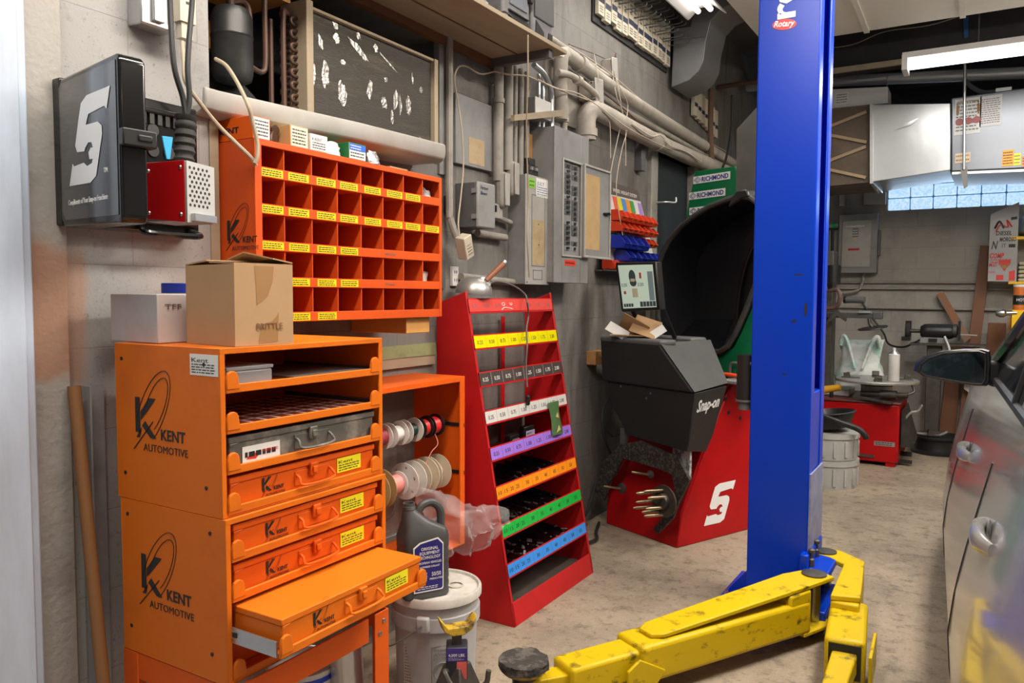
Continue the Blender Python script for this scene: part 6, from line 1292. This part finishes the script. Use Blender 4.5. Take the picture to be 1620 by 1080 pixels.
c = root('drill', 'yellow-handled power tool lying at the left of the turntable', 'drill', (.95, 6.95, .52)); b = B(); b.tube([(.87, 6.92, .575), (.94, 6.92, .59), (1.0, 6.91, .605)], lambda t: .033-.008*t, 12); b.done('handle', flat('tool_yellow', (205, 150, 30), .45), c); B().lathe([(.03, 0), (.035, .02), (.02, .06)], (.86, 6.92, .57), (-1, 0, -.1)).done('head', BLACK, c); B().cyl((.93, 6.92, .516), (.93, 6.92, .59), .016).done('grip', BLACK, c)
c = root('white_tray', 'dirty white plastic tray lying on the tyre changer', 'tray', (.95, 7.2, .516)); B().box((.82, 7.05, .516), (1.05, 7.4, .57)).done('tray_body', WHITE, c, bev=.01)
TUB = mat('grey_tub_plastic', (.40, .40, .385), .5, dirt=.4, dcol=(.2, .19, .17), scale=6)
for k, (z, h, lab) in enumerate(((0, .20, 'grey ribbed plastic tub on the floor by the blue column, lower of two'), (.205, .185, 'grey ribbed plastic tub stacked on another, black pan on top'))):
    c = root('tub', lab, 'tub', (1.06, 5.98, z)); B().lathe([(.198, 0), (.206, h*.8), (.214, h*.82), (.214, h), (.205, h)], (1.06, 5.98, z), n=36).done('tub_body', TUB, c)
    b = B()
    for j in range(16):
        a = j*.3927; b.obox((1.06+.205*math.cos(a), 5.98+.205*math.sin(a), z+h*.42), (.012, .022, h*.6), (0, 0, a))
    b.done('rib', TUB, c, bev=.003)
c = root('drain_pan', 'black oil drain pan with a spout resting on the stacked tubs', 'drain pan', (1.06, 5.98, .39)); b = B(); b.lathe([(.15, 0), (.19, .10), (.20, .105), (.19, .112), (.14, .01)], (1.06, 5.98, .414), (-.12, 0, 1), 32); b.done('pan_body', BLACK, c)
B().tube([(.86, 5.85, .545), (1.0, 5.80, .53), (1.18, 5.80, .475), (1.28, 5.82, .44), (1.325, 5.82, .40), (1.33, 5.82, .375)], .020, 10).done('pan_handle', BLACK, c)
# bench grinder
c = root('bench_grinder', 'old black bench grinder on a pedestal stand with a small table', 'bench grinder', (1.65, 8.1, 0))
B().lathe([(.045, 0), (.065, .03), (.068, .06), (.068, .22), (.065, .25), (.045, .28)], (1.50, 8.1, 1.04), (1, 0, 0), 24).done('motor', BLACK, c)
b = B().cyl((1.38, 8.1, 1.04), (1.82, 8.1, 1.04), .018); b.done('shaft', GRIME, c); B().lathe([(.07, 0), (.075, .01), (.075, .03), (.07, .04)], (1.375, 8.1, 1.04), (1, 0, 0), 28).done('grinding_wheel', RUBBER, c); B().box((1.35, 8.03, .95), (1.42, 8.17, .985)).box((1.37, 8.14, .95), (1.42, 8.17, 1.13)).done('wheel_guard', BLACK, c); B().lathe([(.03, 0), (.06, .01), (.062, .04), (.03, .05)], (1.75, 8.1, 1.05), (1, 0, 0), 24).done('wire_wheel', GRIME, c); B().box((1.80, 8.04, .96), (1.82, 8.14, 1.14)).done('spark_shield', BLACK, c)
B().box((1.50, 8.03, .93), (1.72, 8.17, .985)).done('grinder_base', GREY, c, bev=.006); B().box((1.57, 8.02, .945), (1.64, 8.03, .978)).done('switch', BLACK, c)
B().box((1.42, 7.96, .915), (2.02, 8.24, .93)).done('table', GRIME, c, bev=.003); B().box((1.56, 8.02, .06), (1.68, 8.16, .915)).done('pedestal', GRIME, c, bev=.006); B().box((1.48, 7.92, 0), (1.80, 8.28, .06)).done('base', RUBBER, c)
B().tube([(1.70, 8.0, 1.0), (1.74, 7.95, .90), (1.745, 7.93, .84)], .009).done('lever', WHITE, c); B().bar((1.82, 8.06, 1.02), (1.95, 8.06, 1.015), .01, .01).done('tool_rest_rod', GALV, c)
tag(B().box((1.84, 8.05, .60), (1.97, 8.2, .912)).done('purple_can', mat('brown_purple_can', (.14, .06, .03), .6, dirt=1, dcol=(.32, .02, .35), scale=4, sharp=(.55, .57))), 'brown and purple drum standing under the grinder table', 'drum')
tag(B().tube([(.95, 8.46, 1.30), (1.05, 8.44, 1.15), (1.16, 8.42, 1.0), (1.22, 8.3, .90), (1.35, 8.2, .88), (1.45, 8.1, .93), (1.5, 8.1, .96)], .009).done('grinder_cable', CORD), 'black cable sagging from the wall to the grinder', 'cable')
# wheel rim with old parts on the floor
c = root('steel_rim', 'dark steel wheel lying on the floor under the grinder', 'wheel', (1.68, 7.75, 0)); 
B().lathe([(.20, .0), (.205, .02), (.175, .035), (.165, .09), (.175, .12), (.205, .135), (.21, .15), (.20, .155), (.17, .13), (.06, .12)], (1.68, 7.7, 0), n=36).done('rim', BLACK, c)
tag(B().tube([(1.52, 7.6, .17), (1.60, 7.6, .165), (1.70, 7.58, .17), (1.76, 7.6, .20)], .022).obox((1.66, 7.60, .18), (.10, .05, .05), (0, .2, .3)).done('old_bracket', GRIME), 'greasy bracket lying on the dark wheel', 'bracket')
tag(B().tube([(1.25, 8.0, .012), (1.5, 7.95, .02), (1.62, 8.0, .03)], .012).done('grey_bar', GREYD), 'grey bar on the floor behind the tyre changer', 'bar')
# boards leaning on the back wall
def plank(lab, pts, th, m): return tag(B().prism(pts, th).done('plank', m, bev=.003), lab, 'plank')
plank('tall dark brown plank leaning on the back wall beside the poster', [(1.81, 8.26, .0), (1.905, 8.26, .0), (2.04, 8.44, 1.82), (1.945, 8.44, 1.83)], (0, .03, 0), WOODD)
plank('short worn plank leaning diagonally behind the dark brown one', [(1.60, 8.42, 1.375), (1.655, 8.42, 1.41), (1.90, 8.3, .98), (1.85, 8.3, .93)], (0, .025, 0), mat('grey_red_wood', (.22, .15, .11), .7, dirt=.8, dcol=(.30, .12, .05), scale=6, sharp=(.48, .52)))
plank('wide brown board standing low at the right of the grinder', [(2.0, 8.35, .0), (2.17, 8.35, .0), (2.17, 8.35, 1.12), (2.03, 8.35, 1.12)], (0, .03, 0), WOODD)
plank('narrow brown board standing next to the wide one', [(2.18, 8.35, .0), (2.25, 8.35, .0), (2.25, 8.35, 1.17), (2.18, 8.35, 1.17)], (0, .03, 0), WOOD)
plank('brown board standing on the floor behind the grinder pedestal', [(1.66, 8.38, .0), (1.80, 8.38, .0), (1.84, 8.40, .90), (1.72, 8.40, .90)], (0, .03, 0), WOODD)
tag(B().prism([(1.86, 8.2, .52), (1.95, 8.2, .45), (2.02, 8.2, .60), (1.98, 8.2, .73), (1.87, 8.2, .70)], (0, .02, 0)).done('white_carton', PAPER), 'crumpled white carton behind the wing mirror, under the grinder table', 'carton')
# sponsor poster
c = root('poster', 'narrow grey poster crowded with red and black lettering by the window', 'poster', (2.12, 8.2, 1.49))
B().prism([(2.012, 8.2, 1.495), (2.228, 8.2, 1.49), (2.226, 8.2, 2.185), (2.014, 8.2, 2.085)], (0, .012, 0)).done('sheet', mat('grey_poster', (.33, .33, .34), .35, dirt=.3, dcol=(.45, .44, .44), scale=5), c)
b = B(); yp_ = 8.1985
b.text('DIESEL', (2.06, yp_, 1.90), X, Z, .05, .12, shear=.2, bold=.02); b.text('MOROSO', (2.09, yp_, 1.845), X, Z, .05, .125, shear=.2, bold=.03); b.text('N', (2.03, yp_, 1.78), X, Z, .10, .05, shear=.3, bold=.02); b.text('IT', (2.11, yp_, 1.79), X, Z, .05, .03); 
b.prism([(2.16, yp_, 1.79), (2.21, yp_, 1.79), (2.21, yp_, 1.82), (2.16, yp_, 1.82)], (0, -.0005, 0)); b.prism([(2.17, yp_, 2.03), (2.215, yp_, 2.035), (2.215, yp_, 2.06), (2.17, yp_, 2.055)], (0, -.0005, 0)); b.tube([(2.05, yp_, 1.96), (2.08, yp_, 2.02), (2.10, yp_, 2.0), (2.12, yp_, 1.96)], .008, 6); b.done('black_print', INK, c, smooth=0)
b = B(); b.text('COMP', (2.02, yp_, 1.70), X, Z, .06, .11, shear=.2, bold=.04); b.text('MSD', (2.018, yp_, 1.625), X, Z, .045, .06, shear=.2, bold=.02); b.text('NGK', (2.018, yp_, 1.565), X, Z, .03, .05); b.prism([(2.09, yp_, 1.64), (2.18, yp_, 1.64), (2.18, yp_, 1.68), (2.09, yp_, 1.68)], (0, -.0005, 0)); b.prism([(2.10, yp_, 1.64), (2.17, yp_, 1.64), (2.135, yp_, 1.58)], (0, -.0005, 0)); b.prism([(2.075, yp_, 1.505), (2.13, yp_, 1.505), (2.13, yp_, 1.55), (2.075, yp_, 1.55)], (0, -.0005, 0)); b.prism([(2.17, yp_, 1.50), (2.215, yp_, 1.50), (2.215, yp_, 1.59), (2.17, yp_, 1.58)], (0, -.0005, 0)); b.tube([(2.06, yp_, 1.93), (2.09, yp_, 1.99), (2.15, yp_, 1.97), (2.14, yp_, 2.03), (2.18, yp_, 1.97)], .006, 6); lines(b, (2.03, yp_, 1.655), X, Z, .16, .04, 2); b.done('red_print', REDP, c, smooth=0)
b = B(); b.lathe([(.018, 0), (.018, .001)], (2.135, 8.1975, 1.62), (0, -1, 0), 16); b.prism([(2.09, 8.1975, 1.655), (2.12, 8.1975, 1.635), (2.10, 8.1975, 1.63)], (0, -.0004, 0)); b.prism([(2.18, 8.1975, 1.655), (2.15, 8.1975, 1.635), (2.17, 8.1975, 1.63)], (0, -.0004, 0)); b.done('emblem', flat('dull_gold', (150, 120, 50), .4), c, smooth=0)
# yellow cabinet with cans at the right edge
CABY = flat('cabinet_yellow', (240, 190, 10), .4)
c = root('yellow_cabinet', 'bright yellow steel cabinet at the right edge beyond the car', 'cabinet', (2.5, 7.95, 0)); B().box((2.195, 7.8, .3), (2.8, 8.2, 1.245)).done('cabinet_body', CABY, c, bev=.006); B().box((2.19, 7.79, 0), (2.8, 8.2, .3)).done('plinth', CABY, c)
c = root('orange_can', 'orange and black labelled can standing on the yellow cabinet', 'can', (2.25, 7.9, 1.246)); B().lathe([(.055, 0), (.055, .21), (.05, .215)], (2.255, 7.88, 1.246)).done('can_body', flat('can_orange', (200, 110, 45), .4), c); B().lathe([(.0555, 0), (.0555, .08)], (2.255, 7.88, 1.29), cap=False).done('label_band', INK, c); B().lathe([(.056, 0), (.056, .02)], (2.255, 7.88, 1.44)).done('can_lid', WHITE, c)
b = B(); b.text('HOT', (2.225, 7.822, 1.32), X, Z, .035, .06); b.done('label_print', WHITEP, c, smooth=0)
struct(B().box((2.17, 8.2, 1.47), (2.9, 8.49, 1.49)).box((2.17, 8.2, 1.86), (2.9, 8.49, 1.885)).done('trim_13', CABY))
for k in range(5): tag(B().box((2.24, 8.22, 1.4905+k*.036), (2.7, 8.46, 1.4905+k*.036+.03)).done('folded_cloth', flat('pale_cloth', (190, 185, 160), .8), bev=.012), 'pale folded cloth in the pile on the yellow shelf behind the poster, ' + ('bottom one', 'second from bottom', 'middle one', 'second from top', 'top one')[k], 'cloth')
tag(B().obox((2.34, 8.35, 1.97), (.22, .2, .16), (0, .25, .2)).done('grey_case', GREYD, bev=.02), 'dark grey case tilted on the yellow shelf behind the poster', 'case')
c = root('torch', 'shiny metal torch lying at the left edge of the yellow cabinet', 'torch', (2.15, 7.85, 1.18)); B().lathe([(.018, 0), (.034, .03), (.034, .06), (.02, .075), (.02, .15)], (2.08, 7.80, 1.215), (1, .1, .05), 16).done('torch_body', STEEL, c); 

# ---------------------------------------------------------------- back wall fittings
c = root('fuse_panel', 'grey steel fuse panel with a red warning strip on the back wall', 'electrical panel', (.91, 8.45, 1.58))
B().box((.735, 8.36, 1.585), (1.085, 8.5, 2.16)).done('panel_box', GREY, c, bev=.004); B().box((.765, 8.345, 1.64), (1.03, 8.362, 2.10)).done('panel_door', BOXL, c, bev=.012)
B().box((1.085, 8.40, 1.75), (1.11, 8.44, 2.0)).done('switch_lever', GREYD, c, bev=.006)
B().box((.80, 8.338, 2.035), (.97, 8.346, 2.045)).done('door_trim', GALV, c); label('rating_plate', (.862, 8.3445, 1.935), X, Z, .055, .085, INKG, c, None, 3, GALV); label('danger_strip', (.825, 8.3445, 1.805), X, Z, .105, .022, flat('danger_red', (195, 50, 40), .4), c, None, 1, flat('dark_red_ink2', (110, 10, 10), .5)); B().lathe([(.015, 0), (.015, .001)], (.888, 8.3445, 1.912), (0, -1, 0), 12).done('seal', mat('gold_seal', (.5, .4, .2), .5), c)
for x0_, lab, w_ in ((.94, 'dull grey box in the shade above the fuse panel', .2), (.72, 'small pale switch in the shade left above the fuse panel', .05)): tag(B().box((x0_, 8.42, 2.25), (x0_+w_, 8.5, 2.37)).done('wall_box', BOXL, bev=.006), lab, 'box')
tag(B().cyl((.45, 8.44, 2.06), (.72, 8.44, 2.065), .028).done('grey_pipe', PIPE), 'short grey pipe ending at a green cap left of the fuse panel', 'pipe'); tag(B().lathe([(.03, 0), (.032, .02), (.03, .045)], (.66, 8.44, 2.065), (1, 0, 0)).done('pipe_plug', flat('green_cap', (40, 170, 110), .4)), 'bright green cap on the grey pipe by the fuse panel', 'cap')
for z, lab in ((1.50, 'upper of the two thin horizontal conduits on the back wall'), (1.44, 'second thin horizontal conduit on the back wall, just below the upper one'), (1.25, 'low thin horizontal conduit on the back wall behind the grinder')): tag(B().cyl((.5, 8.47, z), (2.9, 8.47, z-.02), .012).done('conduit', PIPE), lab, 'conduit')
tag(B().tube([(.96, 8.46, 1.585), (.95, 8.44, 1.48), (.90, 8.44, 1.41), (.75, 8.44, 1.39)], .014).done('cable_elbow', PIPE), 'curved cable dropping from the fuse panel into the conduits', 'cable')
for k in range(3): tag(B().tube([(.66-.05*k, 8.46, 2.05), (.66-.05*k, 8.46, 1.75), (.60-.06*k, 8.46, 1.66), (.45-.06*k, 8.46, 1.62)], .012).done('curved_cable', CORD), 'dark cable curving down the wall left of the fuse panel, ' + ('rightmost of three', 'middle of three', 'leftmost of three')[k], 'cable')
# ducts, heater, pipe, carton
c = root('supply_duct', 'shiny white-grey sheet metal duct joining the unit heater, dented in the middle', 'duct', (1.4, 7.5, 2.35))
d0 = [(1.137,7.2,2.947), (1.712,7.2,2.888), (1.729,7.2,2.361), (1.155,7.2,2.306)]
B().prism(d0, (0, .7, 0)).done('duct_body', mat('bright_galvanised', (.55, .57, .58), .32, metal=.7, dirt=.3, dcol=(.40, .41, .42), scale=3, bump=.25, bscale=5), c, bev=.006)
b = B(); b.loft([[V((1.329,7.19,2.718))+V((0, 0, dz*.4)) for dz in (0, .01)]+[V((1.329,7.19,2.718))+V((0, .004, .005))], [V((1.43,7.19,2.743))+V((0, -.008, dz)) for dz in (0, .03)]+[V((1.43,7.19,2.743))+V((0, .004, .01))], [V((1.484,7.19,2.788))+V((0, 0, dz*.4)) for dz in (0, .01)]+[V((1.484,7.19,2.788))+V((0, .004, .005))]]); b.done('dent', GALV, c)
B().prism([(1.124,7.185,2.95), (1.148,7.185,2.948), (1.167,7.185,2.293), (1.143,7.185,2.295)], (0, .72, 0)).done('flange', GALV, c)
c = root('brown_duct', 'brown duct panel braced with wooden slats in two chevrons', 'duct', (.9, 7.5, 2.35))
B().prism([(0.6851,7.25,2.958), (1.116,7.25,2.96), (1.135,7.25,2.314), (0.7019,7.25,2.301)], (0, .7, 0)).done('duct_body', mat('dull_brown_panel', (.12, .09, .065), .5, metal=.4, dirt=.5, dcol=(.28, .21, .15), scale=4), c)
for a, e in (((0.7335,7.235,2.783), (1.095,7.235,2.897)), ((0.7342,7.235,2.756), (1.103,7.235,2.645)), ((0.7359,7.235,2.491), (1.099,7.235,2.609)), ((0.7366,7.235,2.464), (1.106,7.235,2.351))): B().bar(a, e, .025, .022, up=(0, 1, 0)).done('slat', mat('pale_slat', (.42, .30, .19), .7), c)
tag(B().tube([V((1.132,7.4,2.322)), V((1.168,7.4,2.266)), V((1.194,7.4,2.238))], .012, 6).done('hanging_strap', GALV), 'short bright strap hanging below the duct corner', 'strap')
c = root('unit_heater', 'grey hanging unit heater with printed sheets and coloured labels', 'heater', (2.1, 7.5, 2.34))
HT = mat('blue_grey_heater', (.17, .185, .215), .3, metal=.5, dirt=.2, dcol=(.3, .3, .31), scale=2)
hp = [(1.715,7.2,2.927), (2.511,7.2,2.952), (2.534,7.2,2.33), (1.734,7.2,2.35)]
B().prism(hp, (0, .75, 0)).done('heater_body', HT, c, bev=.008)
h = lambda px_, py_, y=7.197: None
def sheet(name, a, d, m, ink, rows, seed=1, txt=None):
    a, d = V(a), V(d); return label(name, (a.x, a.y, d.z), X+Z*.03, Z, d.x-a.x, a.z-d.z, m, c, txt, rows, ink, seed)
sheet('wiring_sheet', (1.742,7.196,2.908), (1.923,7.196,2.628), mat('sheet_grey', (.6, .6, .6), .3), INKG, 9, 2); sheet('instruction_sheet', (1.914,7.196,2.911), (2.06,7.196,2.677), mat('sheet_grey2', (.58, .57, .58), .3), INKG, 12, 4)
b = B(); rdm = ((1.778,7.192,2.731), (1.839,7.192,2.734), (1.894,7.192,2.737))
for p in rdm: b.lathe([(.028, 0), (.028, .001)], p, (0, -1, 0), 18)
b.done('red_dial_print', flat('dial_red', (150, 60, 60), .4), c, smooth=0)
b = B(); q_ = [V(p) for p in ((1.764,7.192,2.781), (1.76,7.192,2.885), (1.902,7.192,2.887), (1.905,7.192,2.78))]; b.tube(q_, .004, 4, 1); b.bar(q_[0]+Z*.02, q_[0]+Z*.08, .02, .002, up=(0, 1, 0)); b.bar(q_[3]+Z*.02, q_[3]+Z*.08, .02, .002, up=(0, 1, 0)); b.done('diagram_print', flat('diagram_brown', (140, 95, 45), .4), c, smooth=0)
sheet('small_label', (1.756,7.196,2.487), (1.862,7.196,2.409), mat('label_cream', (.6, .5, .38), .4), flat('brown_ink', (160, 110, 50), .5), 2, 3); sheet('orange_label', (2.075,7.196,2.483), (2.149,7.196,2.361), flat('label_orange', (240, 160, 40), .4), INK, 5, 5); sheet('lime_label', (2.15,7.196,2.452), (2.194,7.196,2.362), flat('label_lime', (225, 225, 30), .4), INKG, 3, 6); sheet('orange_label', (2.204,7.196,2.428), (2.259,7.196,2.352), flat('label_orange2', (240, 140, 50), .4), INK, 3, 7)
B().box((2.015, 7.3, 2.94), (2.12, 7.4, 2.985)).done('control_box', GALV, c)
b = B().prism([(1.739,7.19,2.344), (1.739,7.19,2.324), (2.535,7.19,2.301), (2.534,7.19,2.32)], (0, .77, 0)); b.done('bottom_rail', GALV, c)
tag(B().tube([(1.80, 7.5, 3.12), (1.84, 7.45, 3.06), (1.92, 7.4, 2.99), (2.015, 7.36, 2.97)], .018).done('flexible_conduit', GALV), 'flexible conduit curving from the long pipe to the heater top', 'conduit')
hr = root('hanging_rod', 'thin vertical rod with a dark hook block hanging in front of the heater', 'rod', (1.824,7.05,2.337)); B().cyl(V(((1.802,7.05,3.147)[0], 7.05, 3.25)), (1.824,7.05,2.337), .010).done('rod', GALV, hr); (B().prism([(1.798,7.05,2.359), (1.845,7.05,2.365), (1.854,7.05,2.209), (1.829,7.05,2.192), (1.819,7.05,2.231)], (0, .02, 0)).done('hook_block', INKG, hr))
c = root('flue_pipe', 'long round galvanised flue pipe running across under the ceiling', 'pipe', (1.5, 7.6, 3.2)); B().tube([(-.0, 7.6, 3.33), (.66, 7.6, 3.287), (2.2, 7.6, 3.15), (4.2, 7.6, 3.0)], .048, 20, 1).done('pipe', mat('pale_galvanised', (.55, .55, .54), .4, metal=.35), c); B().cyl((1.204,7.6,3.227), (1.214,7.6,3.226), .053, n=24).done('joint', GALV, c)
c = root('long_carton', 'long white cardboard carton lying on top of the brown duct', 'box', (.95, 7.4, 2.95)); B().prism([(0.7132,7.3,3.143), (1.246,7.3,3.1), (1.25,7.3,2.964), (0.7227,7.3,2.974)], (0, .25, 0)).done('carton_body', WHITE, c, bev=.003)
a = V((0.8407,7.297,2.997)); label('barcode_label', a, X, Z, .10, .10, PAPER, c, None, 4, INKG)
c = root('long_ceiling_light', 'long fluorescent fixture hanging across the right, brightly lit', 'light fixture', (2.2, 6.3, 3.0))
B().box((1.44, 6.24, 3.03), (3.9, 6.40, 3.07)).done('housing', WHITE, c); B().box((1.44, 6.22, 2.945), (1.475, 6.42, 3.05)).done('end_cap', WHITE, c)
TUBE2 = mat('lit_tube_bright', (1, 1, 1), .5, emit=(1, .97, .9), es=5)
for y in (6.27, 6.37): B().cyl((1.48, y, 2.995), (3.86, y, 2.995), .02).done('tube', TUBE2, c)
b = B().cyl((1.9, 6.3, 3.07), (1.9, 6.3, 3.6), .004).cyl((3.3, 6.3, 3.07), (3.3, 6.3, 3.6), .004); b.done('hanger', GREYD, c)
area('long_fixture_light', (2.6, 6.32, 2.93), (0, 0, 0), 2.3, .16, 42, (1, .97, .9)); area('wall_fixture_light', (.40, 4.2, 3.14), (0, 0, 0), .16, 1.6, 14, (1, .95, .86))
tag(B().prism([(1.784,6.98,3.471), (1.817,6.98,3.475), (1.822,6.98,3.324), (1.794,6.98,3.319)], (0, .003, 0)).done('tape_strip', flat('blue_tape2', (35, 75, 130), .5)), 'strip of blue tape on the dark beam above the long light', 'tape'); tag(B().tube([(0.7615,6.95,3.387), (1.017,6.95,3.387), (1.247,6.95,3.449), (1.557,6.95,3.445), (1.85,6.95,3.488), (2.169,6.95,3.485)], .004).done('sagging_wire', PIPE), 'thin wire sagging along the dark beam', 'wire')

# ---------------------------------------------------------------- silver car
cr_ = root('car', 'silver car parked at the right, its left side and wing mirror in view', 'car', (1.962, 1.97, 0), math.radians(2.9))
SILVER = mat('silver_car_paint', (.42, .415, .41), .22, metal=.5, dirt=.35, dcol=(.24, .23, .22), scale=3, coat=.6)
GLASS = mat('dark_car_glass', (.02, .024, .028), .06, coat=.4, dirt=.25, dcol=(.10, .10, .10), scale=8)
def CP(u, w_, z): return (w_, u, z)      # u forward, w to the right (into the car)
# body side sections along the length: profile (w, z)
def prof_at(u):
    f = max(0, (u-1.55)/1.5); taper = .10*f*f
    r = max(0, (-u-.3)/1.2)*.05
    s = taper+r
    return [(.09+s, .20), (.03+s, .28), (.008+s, .38), (.0+s, .50), (.012+s, .62), (.034+s, .74), (.060+s, .86), (.086+s, .98), (.115+s, 1.085)]
us = [-1.9+.2*i for i in range(0, 26)]
rings = []
for u in us:
    p = prof_at(u)
    hood = 0 if u < 1.45 else (u-1.45)*.055
    rings.append([CP(u, a, z-hood*(z/1.085)**2) for a, z in p] + [CP(u, .9, 1.07-hood), CP(u, .9, .25)])
b = B(); b.loft(rings, closed=True); body = b.done('body_shell', SILVER, cr_, local=True, smooth=60)
# wheel arch: dark disc and tyre
TY = mat('tyre', (.02, .02, .02), .8)
b = B(); b.lathe([(.20, 0), (.31, .0), (.325, .02), (.325, .16), (.31, .18), (.2, .18)], CP(2.45, .075, .325), (1, 0, 0), 40); whl = b.done('wheel', TY, cr_, local=True)
b = B(); b.lathe([(.02, -.01), (.19, -.005), (.205, .01)], CP(2.45, .08, .325), (1, 0, 0), 32); b.done('wheel_rim', STEEL, whl, local=True)
b = B(); b.tube([CP(2.45+.37*math.cos(t), .085+.05*max(0, (2.45+.37*math.cos(t)-1.55)/1.5)**2, .325+.37*math.sin(t)) for t in [i*.1309-.1 for i in range(26)]], .018, 8, 1); b.done('arch_lip', SILVER, cr_, local=True)
# door shut lines
def surf(u, z, out=.0008):
    p = prof_at(u)
    for (a0, z0_), (a1, z1_) in zip(p, p[1:]):
        if z0_ <= z <= z1_: return V(CP(u, a0+(a1-a0)*(z-z0_)/(z1_-z0_)-out, z))
    return V(CP(u, p[-1][0], z))
b = B()
b.tube([surf(.30-.10*(z-.3), z, -.001) for z in [.25+.05*i for i in range(15)]], .004, 5, 1); b.tube([surf(1.33-.12*max(0, z-.6), z, -.001) for z in [.25+.05*i for i in range(15)]], .004, 5, 1); b.done('door_gap', INK, cr_, local=True)
# belt line trim, glass, pillars
gw = lambda u, z: .12+(z-1.085)*.27
def G(u, z, o=0): return V(CP(u, gw(u, z)-o, z))
b = B(); b.tube([G(u, 1.09) for u in (-1.5, -.6, .2, .9, 1.2)], .012, 8, 2); b.done('belt_trim', BLACK, cr_, local=True)
B().prism([G(.28, 1.09), G(1.2, 1.09), G(.5, 1.32), G(.33, 1.37)], (.008, 0, 0)).done('front_side_window', GLASS, cr_, local=True, smooth=0)
B().prism([G(-.85, 1.09), G(.21, 1.09), G(.26, 1.38), G(-.5, 1.38)], (.008, 0, 0)).done('rear_side_window', GLASS, cr_, local=True, smooth=0)
b = B(); b.bar(G(.245, 1.085, .004), G(.295, 1.40, .004), .05, .012, up=(1, 0, 0)); b.done('door_pillar', BLACK, cr_, local=True, bev=.003)
b = B(); b.tube([G(1.32, 1.08, -.01), G(.9, 1.19, -.005), G(.55, 1.32, -.01), G(.2, 1.41, -.03), G(-.5, 1.43, -.03), G(-1.1, 1.2, -.01)], .028, 10, 4); b.done('roof_rail', mat('dark_pillar', (.025, .025, .028), .25, coat=.4), cr_, local=True)
b = B(); b.hexa([CP(.3, .36, 1.40), CP(.3, 1.2, 1.44), CP(-.9, 1.2, 1.44), CP(-.9, .36, 1.40), CP(.3, .36, 1.43), CP(.3, 1.2, 1.47), CP(-.9, 1.2, 1.47), CP(-.9, .36, 1.43)]); b.done('roof', SILVER, cr_, local=True)
B().prism([CP(1.32, .12, 1.06), CP(1.32, .95, 1.07), CP(.5, .95, 1.42), CP(.5, .25, 1.38)], (0, .01, .0)).done('windscreen', GLASS, cr_, local=True, smooth=0)
# door handles
for u in (-.07, .96):
    b = B(); z = .85; rg = []
    for i in range(17):
        k = -1+i/8; q = surf(u+k*.11, z, .022*(1-abs(k)**3)); hz = .014+.012*(1-k*k); hw = .008+.008*(1-k*k)
        rg.append([q+V((hw*math.cos(a), 0, hz*math.sin(a))) for a in [j*.5236 for j in range(12)]])
    b.loft(rg); hh = b.done('door_handle', SILVER, cr_, local=True)
    b = B(); b.lathe([(.001, 0), (.03, .0), (.035, .002)], surf(u, z+.0, -.002), (-1, 0, .05), 20); b.done('handle_recess', mat('recess', (.12, .12, .12), .4, metal=.5), hh, local=True)
# wing mirror
mw = root
mcx = V((.0, .85, 1.125))
ml = []
mpts = [(-.10, -.012), (-.097, .010), (-.075, .032), (-.03, .050), (.03, .058), (.075, .060), (.092, .055), (.096, .03), (.096, -.03), (.088, -.045), (.06, -.046), (-.02, -.036), (-.08, -.026)]
def MR(k, du, dz=0): return [mcx+V((x*k*1.02, du, z*k*1.05+dz)) for x, z in mpts]
b = B(); b.loft([MR(1, 0), MR(1.06, .015), MR(1.0, .06), MR(.7, .10), MR(.3, .115)]); ms = b.done('mirror_housing', mat('black_mirror_shell', (.012, .011, .012), .3, coat=.3), cr_, local=True)
b = B(); v = [b.bm.verts.new(p) for p in MR(.87, -.002)]; b._f(v); b.done('mirror_glass', mat('mirror_glass', (.035, .042, .037), .05, metal=1, dirt=.5, dcol=(.2, .2, .2), scale=14), ms, local=True, smooth=0)
b = B(); b.tube([MR(.9, -.003)[i] for i in list(range(len(mpts)))+[0]], .004, 6, 1); b.done('mirror_bezel', BLACK, ms, local=True)
b = B(); b.hexa([mcx+V(p) for p in ((.07, .03, -.035), (.135, .04, -.065), (.135, .18, -.065), (.07, .08, -.035), (.07, .03, .03), (.135, .06, .02), (.135, .16, .02), (.07, .08, .03))]); b.done('mirror_foot', BLACK, ms, local=True, bev=.01)
